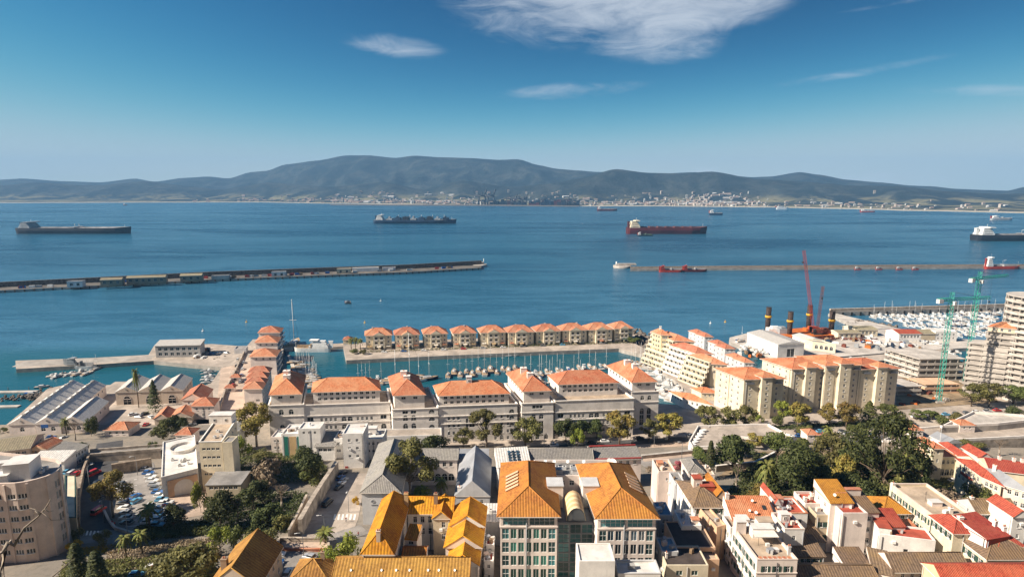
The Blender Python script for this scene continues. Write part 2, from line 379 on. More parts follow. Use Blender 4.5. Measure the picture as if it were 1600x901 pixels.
def lerp_tab(tab, x):
    for (a, ya), (b, yb) in zip(tab, tab[1:]):
        if x <= b:
            t = max(0, (x - a) / (b - a)); t = t * t * (3 - 2 * t) * .5 + t * .5
            return ya + (yb - ya) * t
    return tab[-1][1]
def fbm(x, y, o=4):
    v = a = 0; s = 1.
    for _ in range(o): v += s * mnoise.noise(Vector((x, y, 3.7))); a += s; x *= 2.1; y *= 2.1; s *= .5
    return v / a
def elev(px, py, Y): d = ray(px, py); return CAM_H + d.z * Y / d.y
def land_h(px, x, Y, Yc):
    z = 1.5 + min(28, max(0, Y - Yc) * .016) + max(0, Y - Yc - 700) * .012 * max(0, fbm(x / 420, Y / 420) + .3) * 2
    Yr, Yf = Yc + 3600, Yc + 1700
    for (tab, y0, w, seed) in ((RIDGE, Yr, 2500, 0), (FOOT, Yf, 1150, 7)):
        H = elev(px, lerp_tab(tab, px), y0)
        t = (Y - y0) / w
        s = sstep(-1, 0, t) ** 1.25 if t < 0 else 1 - .8 * sstep(0, 1.2, t)
        spur = 1 - .75 * (1 - s) * (1 - abs(fbm(x / 480 + seed, Y / 1300)) * 3.0) - .12 * (1 - s) * fbm(x / 110, Y / 160)
        z = max(z, H * s * max(.15, min(1.15, spur)))
    return z
mb = MB(); NC, NR = 420, 62; Y0 = []
for i in range(NC + 1):
    px = -900 + 3400 * i / NC; c = G(px, lerp_tab(COAST, px)); k = c.x / c.y
    c.y += 60 * fbm(px / 40, 1.5)
    for j in range(NR + 1):
        Y = c.y + 5000 * (j / NR) ** 1.35; x = k * Y
        mb.v.append((x, Y, -1.0 if j == 0 else land_h(px, x, Y, c.y)))
for i in range(NC):
    for j in range(NR):
        a = i * (NR + 1) + j; mb.f.append((a, a + NR + 1, a + NR + 2, a + 1)); mb.m.append(0)
mb.sm = set(range(len(mb.f)))
def hillmat():
    m = bpy.data.materials.new('hillside'); m.use_nodes = True; t = NT(m.node_tree); bs = t.n['Principled BSDF']; MAT['hillside'] = m
    vec = t.add('ShaderNodeTexCoord').outputs['Object']; sz = t.add('ShaderNodeSeparateXYZ'); t.l.new(vec, sz.inputs[0])
    n1 = t.noise(vec, .0032, 8, .68, .6); n2 = t.noise(vec, .02, 6, .7)
    c = t.mix(t.ramp(n1, .40, .64), (.015, .022, .025), (.05, .056, .052))
    c = t.mix(t.math('MULTIPLY', t.ramp(n2, .46, .66), .75), c, (.010, .018, .016))
    low = t.ramp(sz.outputs[2], 95, 20)
    c = t.mix(t.math('MULTIPLY', low, t.ramp(n1, .46, .6)), c, (.20, .18, .10))
    c = t.mix(t.ramp(sz.outputs[2], 4.5, 2.5), c, (.42, .38, .30))
    t.put(bs.inputs['Base Color'], c); bs.inputs['Roughness'].default_value = 1; bs.inputs['Specular IOR Level'].default_value = .1
    b = t.add('ShaderNodeBump'); b.inputs['Strength'].default_value = .8; b.inputs['Distance'].default_value = 30; t.put(b.inputs['Height'], t.noise(vec, .006, 8, .65)); t.l.new(b.outputs[0], bs.inputs['Normal'])
hillmat()
tag(mb.build('hills', 'hillside'), kind='structure')

# ------------------------------------------------------------------ the town's ground, quays and roads
def groundmat():
    m = bpy.data.materials.new('townground'); m.use_nodes = True; t = NT(m.node_tree); bs = t.n['Principled BSDF']; MAT['townground'] = m
    vec = t.add('ShaderNodeTexCoord').outputs['Object']
    n1 = t.noise(vec, .06, 6, .65, .6); n2 = t.noise(vec, .5, 5, .65); n3 = t.noise(vec, 3, 4, .6)
    c = t.mix(t.ramp(n1, .42, .58), (.20, .175, .15), (.27, .225, .18)); c = t.mix(t.math('MULTIPLY', t.ramp(n2, .45, .7), .5), c, (.09, .085, .07)); c = t.mix(t.math('MULTIPLY', n3, .25), c, (.32, .28, .22))
    t.put(bs.inputs['Base Color'], c); bs.inputs['Roughness'].default_value = .95
    b = t.add('ShaderNodeBump'); b.inputs['Strength'].default_value = .4; b.inputs['Distance'].default_value = .15; t.put(b.inputs['Height'], n3); t.l.new(b.outputs[0], bs.inputs['Normal'])
groundmat()
ys = [-60, -30, 0, 15, 30, 45, 60, 75, 90, 100, 110, 118] + list(range(124, 238, 4)) + [237.9, 238, 240, 242, 246, 252, 258, 264, 270, 276]
xs = list(range(-520, 521, 5)); mb = MB()
for y in ys:
    for x in xs: mb.v.append((x, y, zg(x, y)))
for j in range(len(ys) - 1):
    for i in range(len(xs) - 1):
        if ys[j] >= 252 and xs[i] >= -60: continue
        a = j * len(xs) + i; mb.f.append((a, a + 1, a + len(xs) + 1, a + len(xs))); mb.m.append(0)
tag(mb.build('ground', 'townground'), kind='structure')

def pxpoly(pts, z): return [tuple(G(a, b, z).xy) for a, b in pts]
def ccw(poly):
    s = sum(poly[i - 1][0] * poly[i][1] - poly[i][0] * poly[i - 1][1] for i in range(len(poly)))
    return poly if s > 0 else poly[::-1]
def quay(name, poly, z, topm='paving', side='concrete', label=None, cat=None):
    mb = MB(); mb.prism(ccw(poly), -2.5, z, 0, 1, bottom=False)
    return tag(mb.build(name, [side, topm]), label, cat, kind='structure')
mainq = [(-460, 250)] + pxpoly([(-300, 705), (-40, 680), (0, 671), (38, 640), (74, 607), (100, 601), (172, 601), (180, 596), (262, 594), (306, 607), (330, 598), (347, 573), (300, 569), (240, 563), (150, 569), (25, 576), (24, 563), (140, 559), (232, 554), (240, 541), (330, 537), (385, 541), (395, 530), (441, 528), (443, 545), (432, 600), (424, 630), (440, 645), (560, 645), (700, 640), (850, 634), (960, 628), (1022, 630), (1090, 633), (1064, 600), (1012, 566), (1022, 553), (1075, 549), (1120, 572), (1190, 575), (1240, 577), (1420, 575), (1560, 566), (1800, 560)], 2.8) + [(560, 248)]
quay('quay', mainq, 2.8, 'paving')
quay('island_quay', pxpoly([(536, 539), (541, 562.5), (700, 555), (967, 544), (1010, 553), (1017, 549), (985, 533), (1002, 524), (985, 519), (700, 530), (560, 535)], 2.8), 2.8, 'paving')
quay('yard_quay', pxpoly([(1140, 527), (1139, 533), (1180, 551), (1225, 566), (1270, 563), (1300, 558), (1420, 548), (1570, 540), (1570, 532), (1490, 529), (1430, 519), (1301, 488), (1294, 490), (1330, 507), (1330, 517), (1285, 521), (1180, 517)], 2.6), 2.6, 'paleconcrete')
quay('yard_quay', pxpoly([(1255, 577), (1300, 572), (1420, 558), (1490, 546), (1485, 541), (1420, 549.5), (1300, 560), (1250, 567)], 2.2), 2.2, 'paving')
quay('causeway', pxpoly([(441, 539), (441, 544), (538, 541), (538, 536)], 2.2), 2.2, 'paving')
quay('causeway', pxpoly([(967, 541), (970, 546), (1012, 556), (1016, 551)], 2.5), 2.5, 'paving')

def ribbon(name, pts, width, dz, m, terrain=True, z=None, label=None, parent=None, raw=False):
    P = [Vector((*p, 0)) if raw else (GT(*p) if terrain else G(p[0], p[1], z)) for p in pts]; Q = []
    for a, b in zip(P, P[1:]):
        n = max(1, int((b - a).xy.length / 2.5))
        Q += [a.lerp(b, k / n) for k in range(n)]
    Q.append(P[-1]); mb = MB(); rows = []
    for k, p in enumerate(Q):
        d = (Q[min(k + 2, len(Q) - 1)] - Q[max(k - 2, 0)]).xy.normalized(); nrm = Vector((-d.y, d.x))
        rows.append([(q.x, q.y, (zg(q.x, q.y) if terrain else z) + dz) for q in (p.xy + nrm * width * s for s in (.5, .25, 0, -.25, -.5))])
    mb.rings(rows, 0, False, False, closed=False)
    o = mb.build(name, m, parent)
    return tag(o, label, kind='structure') if parent is None else o
def patch(name, quad, dz, m, terrain=True, z=None, n=10):
    c = [GT(*p) if terrain else G(p[0], p[1], z) for p in quad]; mb = MB(); rows = []
    for j in range(n + 1):
        a = c[0].lerp(c[3], j / n); b = c[1].lerp(c[2], j / n)
        rows.append([(q.x, q.y, (zg(q.x, q.y) if terrain else z) + dz) for q in (a.lerp(b, i / n) for i in range(n + 1))])
    mb.rings(rows, 0, False, False, closed=False)
    return tag(mb.build(name, m), kind='structure')
# the road along the foot of the old wall, car park, lanes
ribbon('jetty_deck', [(28, 568.5), (140, 563.5), (240, 558)], 13, .03, 'concrete', False, 2.8)
ribbon('road', [(430, 716), (560, 712), (700, 709), (860, 702), (1000, 692), (1150, 684), (1330, 690), (1600, 668)], 9, .02, 'asphalt', False, 3.0)
ribbon('pavement', [(700, 712), (860, 706), (1000, 697), (1150, 689)], 4, .05, 'plaza', False, 3.0)
ribbon('road', [(150, 842), (142, 800), (146, 765), (156, 735), (168, 712), (172, 690)], 10, .06, 'asphalt')
ribbon('road', [(60, 850), (150, 838), (210, 838), (300, 826), (420, 815)], 8, .07, 'paleroad')
patch('car_park', [(196, 828), (262, 822), (240, 722), (184, 738)], .08, 'paleroad')
patch('forecourt', [(255, 815), (340, 800), (330, 765), (262, 775)], .07, 'plaza')
ribbon('road', [(505, 842), (520, 812), (530, 775), (545, 740)], 16, .07, 'paving')
ribbon('road', [(440, 868), (520, 842), (570, 826)], 7, .09, 'paleroad')
patch('promenade', [(336, 655), (402, 655), (408, 560), (345, 575)], .02, 'plaza', False, 2.8)
patch('forecourt', [(95, 700), (300, 690), (310, 640), (170, 640)], .02, 'paving', False, 2.8)
patch('road', [(1120, 745), (1300, 735), (1380, 700), (1180, 705)], .06, 'earth')
patch('lawn', [(1425, 770), (1530, 768), (1530, 745), (1430, 748)], .10, 'lawn')
for k in range(6):                                       # zebra crossing at the foot of the sloping street
    a = 522 + k * 6.2
    patch('crosswalk_stripe', [(a - 1.5, 812), (a + 1.8, 812), (a + 3.4, 803), (a + .6, 803)], .11, 'paint', n=2)
for k in range(5):
    a = 128 + k * 5.5
    patch('crosswalk_stripe', [(a, 836), (a + 3, 836), (a + 5, 829), (a + 2.4, 829)], .11, 'paint', n=2)
for k in range(9):
    patch('bay_line', [(196, 823 - k * 9), (214, 821 - k * 9), (214, 820.5 - k * 9), (196, 822.5 - k * 9)], .10, 'paint', n=2)

# ------------------------------------------------------------------ the air over the bay
hz = MB(); hz.box(-9900, 9900, -500, 11500, -4, 720)
hm = bpy.data.materials.new('air'); hm.use_nodes = True; ht = NT(hm.node_tree); ht.n.remove(ht.n['Principled BSDF'])
pv = ht.add('ShaderNodeVolumePrincipled'); pv.inputs['Color'].default_value = (.25, .54, .94, 1); pv.inputs['Density'].default_value = 6e-5; pv.inputs['Anisotropy'].default_value = .0
ht.l.new(pv.outputs[0], ht.n['Material Output'].inputs['Volume']); MAT['air'] = hm
ho = hz.build('haze', 'air'); tag(ho, 'pale blue haze lying over the bay and the hills', kind='stuff')
# ------------------------------------------------------------------ buildings
WCACHE = {}
def win_mesh(w, h, kind, glass, frame):
    key = (round(w, 2), round(h, 2), kind, glass, frame)
    if key in WCACHE: return WCACHE[key]
    mb = MB(); d = .16; b = .07 if w < 2.2 else .09
    def bar(x0, x1, z0, z1, y0=.06, y1=.2, m=1): mb.box(x0, x1, y0, y1, z0, z1, m)
    if kind == 'arch':
        r = w / 2; zc = h - r; n = 8
        arc = [(r * math.cos(math.pi * k / n), zc + r * math.sin(math.pi * k / n)) for k in range(n + 1)]
        mb.face([(-r, d, 0), (r, d, 0)] + [(x, d, z) for x, z in arc], 0)
        for (x0, z0), (x1, z1) in zip(arc, arc[1:]):
            mb.face([(x0, .06, z0), (x1, .06, z1), (x1 * .86, .06, zc + (z1 - zc) * .86), (x0 * .86, .06, zc + (z0 - zc) * .86)], 1)
        bar(-r, -r + b, 0, zc); bar(r - b, r, 0, zc); bar(-.035, .035, 0, h - .05); bar(-r, r, zc - .04, zc + .04); bar(-r, r, 0, b)
        if h > 5: bar(-r, r, h * .35, h * .35 + .08); bar(-r, r, h * .6, h * .6 + .3)
    else:
        mb.face([(-w / 2, d, 0), (w / 2, d, 0), (w / 2, d, h), (-w / 2, d, h)], 0)
        bar(-w / 2, -w / 2 + b, 0, h); bar(w / 2 - b, w / 2, 0, h); bar(-w / 2 + b, w / 2 - b, 0, b); bar(-w / 2 + b, w / 2 - b, h - b, h)
        if kind == 'curtain':
            nx = max(1, round(w / 1.2))
            for k in range(1, nx): x = -w / 2 + w * k / nx; bar(x - .03, x + .03, b, h - b)
            nz = max(1, round(h / 1.5))
            for k in range(1, nz): z = h * k / nz; bar(-w / 2 + b, w / 2 - b, z - .03, z + .03)
        elif kind == 'triple':
            for s in (-1, 1): bar(s * w / 6 - .09, s * w / 6 + .09, b, h - b)
        elif kind != 'plain':
            bar(-.035, .035, b, h - b)
            if kind != 'slide': bar(-w / 2 + b, -.035, h * .62, h * .62 + .05); bar(.035, w / 2 - b, h * .62, h * .62 + .05)
        if kind == 'shut':
            for s in (-1, 1): mb.box(s * (w * .75) - w * .25, s * (w * .75) + w * .25, -.07, -.012, -.02, h + .02, 2)
        if kind in ('std', 'shut', 'triple'): mb.box(-w / 2 - .12, w / 2 + .12, -.12, -.003, -.14, -.02, 1)
    sh = {'shut': 'shutter_green'}.get(kind)
    WCACHE[key] = mb.mesh('window', [glass, frame] + ([sh] if sh else []))
    return WCACHE[key]
SHUT2 = ['shutter_green', 'shutter_brown', 'shutter_blue']

def facade(mb, p0, p1, z0, z1, ops, m=0, rev=.2):
    """wall from p0 to p1 (outside on the right hand) with real openings: ops = [(centre, sill z, w, h, arched)]"""
    p0, p1 = Vector(p0[:2]), Vector(p1[:2]); L = (p1 - p0).length; d = (p1 - p0) / L; n = Vector((-d.y, d.x))
    P = lambda s, z, y=0: (p0.x + d.x * s + n.x * y, p0.y + d.y * s + n.y * y, z)
    ops = [o for o in ops if o[0] - o[2] / 2 > .05 and o[0] + o[2] / 2 < L - .05 and o[1] > z0 - .01 and o[1] + o[3] < z1 + .01]
    cx = sorted({0., L} | {round(o[0] + s * o[2] / 2, 4) for o in ops for s in (-1, 1)})
    cz = sorted({z0, z1} | {round(o[1] + k * o[3], 4) for o in ops for k in (0, 1)})
    for i in range(len(cx) - 1):
        run = None
        for j in range(len(cz) - 1):
            mx, mz = (cx[i] + cx[i + 1]) / 2, (cz[j] + cz[j + 1]) / 2
            hole = any(abs(mx - o[0]) < o[2] / 2 and o[1] < mz < o[1] + o[3] for o in ops)
            if hole:
                if run is not None: mb.face([P(cx[i], run), P(cx[i + 1], run), P(cx[i + 1], cz[j]), P(cx[i], cz[j])], m); run = None
            elif run is None: run = cz[j]
        if run is not None: mb.face([P(cx[i], run), P(cx[i + 1], run), P(cx[i + 1], z1), P(cx[i], z1)], m)
    for o in ops:
        a, b, c, e = o[0] - o[2] / 2, o[0] + o[2] / 2, o[1], o[1] + o[3]
        for q in (((a, c), (b, c)), ((b, c), (b, e)), ((b, e), (a, e)), ((a, e), (a, c))):
            (s0, t0), (s1, t1) = q; mb.face([P(s0, t0), P(s0, t0, rev), P(s1, t1, rev), P(s1, t1)], m)
        if o[4]:
            r = o[2] / 2; zc = e - r
            for s in (-1, 1):
                arc = [P(o[0] + s * r * math.cos(math.pi / 2 * k / 5), zc + r * math.sin(math.pi / 2 * k / 5), .003) for k in range(6)]
                mb.face(([P(o[0] + s * r, e, .003)] + (arc[::-1] if s > 0 else arc)), m)
    return ops

def inset(c, d):
    u = (c[1] - c[0]).normalized(); v = (c[3] - c[0]).normalized()
    return [c[0] + (u + v) * d, c[1] + (v - u) * d, c[2] - (u + v) * d, c[3] + (u - v) * d]
def roof_faces(c, z, rise, kind, ridge=None, hipk=.5):
    """top faces of a roof over the quad c (front-left, front-right, back-right, back-left)"""
    w, d = (c[1] - c[0]).length, (c[3] - c[0]).length
    V = lambda p, zz: Vector((p.x, p.y, zz)); e = [V(p, z) for p in c]; zr = z + rise
    ridge = ridge or ('u' if w >= d else 'v')
    if kind == 'shed': b = [e[0], e[1], V(c[2], zr), V(c[3], zr)]; return [b, [e[1], e[2], b[2]], [e[3], e[0], b[3]], [e[2], e[3], b[3], b[2]]]
    if ridge == 'u':
        a, b = (c[0] + c[3]) / 2, (c[1] + c[2]) / 2; k = 0 if kind == 'gable' else min(.5, d * hipk / w)
        r0, r1 = V(a.lerp(b, k), zr), V(b.lerp(a, k), zr)
        if (r1 - r0).length < .05: r1 = r0
        return [[e[0], e[1], r1, r0] if r1 is not r0 else [e[0], e[1], r0], [e[2], e[3], r0, r1] if r1 is not r0 else [e[2], e[3], r0], [e[1], e[2], r1], [e[3], e[0], r0]]
    a, b = (c[0] + c[1]) / 2, (c[3] + c[2]) / 2; k = 0 if kind == 'gable' else min(.5, w * hipk / d)
    r0, r1 = V(a.lerp(b, k), zr), V(b.lerp(a, k), zr)
    return [[e[1], e[2], r1, r0], [e[3], e[0], r0, r1], [e[0], e[1], r0], [e[2], e[3], r1]]
def roof_mesh(name, c, z, rise, kind, m, ridge=None, over=.5, hipk=.5, th=.22, wallm=None, mb=None):
    mb = mb or MB(); co = inset(c, -over); fs = roof_faces(co, z, rise, kind, ridge, hipk)
    for k, f in enumerate(fs):
        e = (f[1] - f[0]).normalized(); nn = (f[1] - f[0]).cross(f[2] - f[0]).normalized(); t = nn.cross(e)
        uv = [((p - f[0]).dot(e), (p - f[0]).dot(t)) for p in f]
        vertical = kind in ('gable', 'shed') and (k >= 2 if kind == 'gable' else k in (1, 2, 3))
        mb.face(f, 1 if vertical else 0, uv)
    n = 4
    for k in range(n): a, b = co[k], co[(k + 1) % n]; mb.face([(a.x, a.y, z - th), (b.x, b.y, z - th), (b.x, b.y, z), (a.x, a.y, z)], 2)
    mb.face([(p.x, p.y, z - th) for p in reversed(co)], 2)
    for f in fs[:2]:                                     # ridge and hip caps
        pass
    return mb.mesh(name, [m, wallm or 'wall_white', 'wall_white' if kind != 'shed' else m])
def ridge_caps(c, z, rise, kind, m, ridge, over, hipk, parent):
    fs = roof_faces(inset(c, -over), z, rise, kind, ridge, hipk); seen = set(); mb = MB()
    for f in fs:
        for a, b in zip(f, f[1:] + f[:1]):
            if max(a.z, b.z) < z + .2: continue
            k = tuple(sorted([tuple(round(q, 2) for q in a), tuple(round(q, 2) for q in b)]))
            if k in seen or k[0] == k[1]: continue
            seen.add(k); mb.tube([a, b], .14, 4)
    if mb.f: mb.build('ridge_cap', m, parent)

class Bld: pass
def building(name, label, A, B, ze=None, base=None, dep=12, au=None, av=None, wall='white', roof='flat', rm='terrace', rise=3., over=.5, ridge=None, hipk=.5,
             F=(), L=(), Rr=(), K=(), par=.7, cat='building', group=None, frame='whitepaint', glass='glass', z0=None, cap=None, gables='wall', foot=None, trim=None, eaves=None):
    """A, B: where the front top edge begins and ends; ze its height; the walls reach down to the ground"""
    b = Bld()
    if foot: c = [Vector(p) for p in foot]; b.ze = ze
    else:
        if ze is None:
            g = GT(A[0], base) if z0 is None else G(A[0], base, z0); ze = z_over(A[0], A[1], g)
        a = G(A[0], A[1], ze).xy
        if au is None: bb = G(B[0], B[1], ze).xy; u = (bb - a); wd = u.length; u = u / wd
        else:
            u = Vector((math.cos(R(au)), math.sin(R(au)))); r = ray(B[0], B[1] if len(B) > 1 else A[1])
            k = (B[0] - 800) / FPX                             # x = k * depth along the axis
            dz = (ze - CAM_H) * -_sp
            wd = (k * (a.y * _cp + dz) - a.x) / (u.x - k * u.y * _cp)
        ang = math.atan2(u.y, u.x) if av is None else R(av); v = Vector((-math.sin(ang), math.cos(ang)))
        c = [a, a + u * wd, a + u * wd + v * dep, a + v * dep]
    if z0 is None: z0 = min(zg(p.x, p.y) for p in c) - .3
    o = c[0].copy(); root = empty(name, (o.x, o.y, z0), 0, label, cat, group); c = [p - o for p in c]; ze -= z0
    b.root, b.c, b.z, b.o, b.z0, b.ze = root, c, ze, o, z0, ze + z0
    b.wm = 'wall_' + wall if 'wall_' + wall in MAT else wall
    top = ze + (par if roof == 'flat' else 0); mb = MB()
    for k, spec in enumerate((F, Rr, K, L)):
        p0, p1 = c[k], c[(k + 1) % 4]; Ln = (p1 - p0).length; ops = []; kinds = []
        for s in spec:
            n, rows, w, h, t0, fh = s[:6]; kind = s[6] if len(s) > 6 else 'std'; m0 = s[7] if len(s) > 7 else 1.0; m1 = s[8] if len(s) > 8 else m0; gl = s[9] if len(s) > 9 else glass
            for j in range(rows):
                for i in range(n):
                    x = m0 + (Ln - m0 - m1) * ((i + .5) / n)
                    ops.append((x, ze - t0 - j * fh - h, w, h, kind == 'arch')); kinds.append((kind, gl))
        kd = {(round(q[0], 4), round(q[1], 4)): kk for q, kk in zip(ops, kinds)}
        done = facade(mb, p0, p1, 0, top, ops)
        d = (p1 - p0).normalized(); az_ = math.atan2(d.y, d.x)
        for q in done:
            kind, gl = kd[(round(q[0], 4), round(q[1], 4))]; p = p0 + d * q[0]
            if kind == 'void': continue
            ob('window', win_mesh(q[2], q[3], kind, gl, frame), root, (p.x, p.y, q[1]), az_)
    if roof == 'flat':
        i = inset(c, .3)
        for k in range(4):
            j = (k + 1) % 4
            mb.face([(c[k].x, c[k].y, top), (c[j].x, c[j].y, top), (i[j].x, i[j].y, top), (i[k].x, i[k].y, top)])
            mb.face([(i[k].x, i[k].y, top), (i[j].x, i[j].y, top), (i[j].x, i[j].y, ze - .1), (i[k].x, i[k].y, ze - .1)])
        mr = MB(); mr.face([(p.x, p.y, ze) for p in i]); b.roof = mr.build('roof', rm, root)
        if cap:
            i2 = inset(c, -.08); i3 = inset(c, .38); mc = MB()
            for k in range(4):
                j = (k + 1) % 4
                mc.prism([i2[k], i2[j], i3[j], i3[k]], top + .004, top + .16)
            mc.build('coping', cap, root)
    else:
        b.roof = ob('roof', roof_mesh('roof', c, ze, rise, roof, rm, ridge, over, hipk, wallm=b.wm), root)
        if roof in ('hip', 'gable') and rm.startswith('tile'): ridge_caps(c, ze, rise, roof, rm, ridge, over, hipk, root)
    if trim:
        mt = MB(); i2 = inset(c, -.16); i3 = inset(c, -.003)
        for zt in trim:
            for k in range(4): j = (k + 1) % 4; mt.prism([i2[k], i2[j], i3[j], i3[k]], ze - zt, ze - zt + .3)
        mt.build('cornice', b.wm, root)
    mb.build('wall', b.wm, root)
    if name in ('town_house', 'street_house', 'house', 'flats', 'apartment_tower') and ze > 5:          # pipes and coolers on the walls
        for k in (0, 3):
            p0, p1 = c[k], c[(k + 1) % 4]; d = (p1 - p0).normalized(); n = Vector((d.y, -d.x)); Ln = (p1 - p0).length
            q = MB(); q.cyl(0, 0, 0, ze - .2, .09, .09, 5); p = p0 + d * Ln * rnd.choice((.06, .94, .5)) + n * .12; q.build('downpipe', rnd.choice(('zinc', 'wall_grey', 'iron')), root, (p.x, p.y, 0))
            for _ in range(rnd.randint(0, 2)): q = MB(); q.box(-.45, .45, -.42, -.02, 0, .7); p = p0 + d * Ln * rnd.uniform(.1, .9); q.build('air_conditioner', 'whitepaint', root, (p.x, p.y, ze * rnd.uniform(.25, .85)), math.atan2(d.y, d.x))
        if roof == 'flat' and name != 'apartment_tower':
            for _ in range(rnd.randint(1, 4)): q = MB(); r_ = rnd.uniform(.35, .8); q.box(-r_, r_, -r_ * .7, r_ * .7, 0, rnd.uniform(.5, 1.3)); p = c[0] + (c[1] - c[0]) * rnd.uniform(.15, .85) + (c[3] - c[0]) * rnd.uniform(.2, .85); q.build('roof_box', rnd.choice(('whitepaint', 'zinc', 'wall_pink', 'timber', 'wall_grey')), root, (p.x, p.y, ze + .004), rnd.random())
    b.pt = lambda fu, fv, z=0., rel=True: Vector(((c[0] + (c[1] - c[0]) * fu + (c[3] - c[0]) * fv).x, (c[0] + (c[1] - c[0]) * fu + (c[3] - c[0]) * fv).y, (ze if rel else 0) + z))
    b.ang = math.atan2((c[1] - c[0]).y, (c[1] - c[0]).x)
    return b
def chimney(b, fu, fv, h=2.0, w=.9, zb=0., wall='white', pots=1):
    p = b.pt(fu, fv, zb - .6); mb = MB(); mb.box(-w / 2, w / 2, -w * .4, w * .4, 0, h + .6); mb.box(-w / 2 - .1, w / 2 + .1, -w * .4 - .1, w * .4 + .1, h + .603, h + .75)
    o = mb.build('chimney', 'wall_' + wall, b.root, p, b.ang)
    for k in range(pots): q = MB(); q.cyl(0, 0, 0, .5, .16, .12, 8); q.build('chimney_pot', 'tile_coral', o, ((k - (pots - 1) / 2) * .4, 0, h + .753))
def block(b, fu, fv, w, d, h, zb=0., wall='white', rm='whiteroof', name='roof_hut', win=0):
    p = b.pt(fu, fv, zb); mb = MB(); mb.box(-w / 2, w / 2, -d / 2, d / 2, -.15, h)
    o = mb.build(name, 'wall_' + wall if 'wall_' + wall in MAT else wall, b.root, p, b.ang)
    q = MB(); q.box(-w / 2 - .15, w / 2 + .15, -d / 2 - .15, d / 2 + .15, h + .004, h + .16); q.build('hut_roof', rm, o)
    for k in range(win): ob('window', win_mesh(.9, 1.1, 'slide', 'glass', 'whitepaint'), o, (-w / 2 + w * (k + .5) / win, -d / 2 - .18, h * .35))
    return o
DISH = MB()
DISH.rings([[(r * math.cos(2 * math.pi * k / 14), r * math.sin(2 * math.pi * k / 14), r * r * .5) for k in range(14)] for r in (.02, .3, .6)], 0, True, False, smooth=True)
DISHM = DISH.mesh('satellite_dish', 'whitepaint')
POST = MB(); POST.cyl(0, 0, 0, 1, .05, .05, 6); POSTM = POST.mesh('post', 'iron')
def dish(b, fu, fv, s=1., zb=0.):
    p = b.pt(fu, fv, zb); o = ob('dish_post', POSTM, b.root, p + Vector((0, 0, -.1)), 0, (1, 1, s * 1.0)); d = ob('satellite_dish', DISHM, b.root, p + Vector((0, 0, s * .9)), 0, s); d.rotation_euler = (R(55), 0, R(-25))
def aerial(b, fu, fv, h=3., zb=0.):
    mb = MB(); mb.cyl(0, 0, -.1, h, .04, .03, 5)
    for k in range(4): mb.box(-.6 + .08 * k, .6 - .08 * k, -.02, .02, h - .2 - .25 * k, h - .16 - .25 * k)
    mb.build('aerial', 'iron', b.root, b.pt(fu, fv, zb), rnd.random() * 3)
def ac_unit(b, fu, fv, zb=0.):
    mb = MB(); mb.box(-.6, .6, -.4, .4, -.05, .9, 0); mb.cyl(0, 0, .9, .96, .32, .32, 10, 1); mb.build('air_conditioner', ['whitepaint', 'iron'], b.root, b.pt(fu, fv, zb), b.ang + rnd.choice((0, 1.57)))
# ------------------------------------------------------------------ white quayside apartments
AU, AV = 5.6, 16.3; PV = []
def quay_pavilion(label, A, Bx, front_dx, ze=26.4, dep=27, chim=((.5, .35), (.45, .62)), side='arch'):
    """taller pavilion: body up to a terrace, set-back attic, tiled hip roof with its ridge running back"""
    b = building('apartment_block', label, A, (Bx,), ze=ze, dep=dep, au=AU, av=AV, wall='white', roof='hip', rm='tile_coral' if False else 'tile_orange', rise=5.2, over=.9, ridge='v',
                 z0=2.8, cat='building', group='white quayside apartment blocks',
                 F=((2, 1, 2.0, 1.2, 1.0, 3.3, 'slide', 1.5),), L=((7, 1, 1.5, 1.6, .7, 3.3, 'slide', 1.2),), Rr=((7, 1, 1.5, 1.6, .7, 3.3, 'slide', 1.2),))
    for f in chim: chimney(b, *f, h=2.6, w=3.0, zb=3.6, pots=2)
    return b
VS = 1.2                                                   # storey stretch
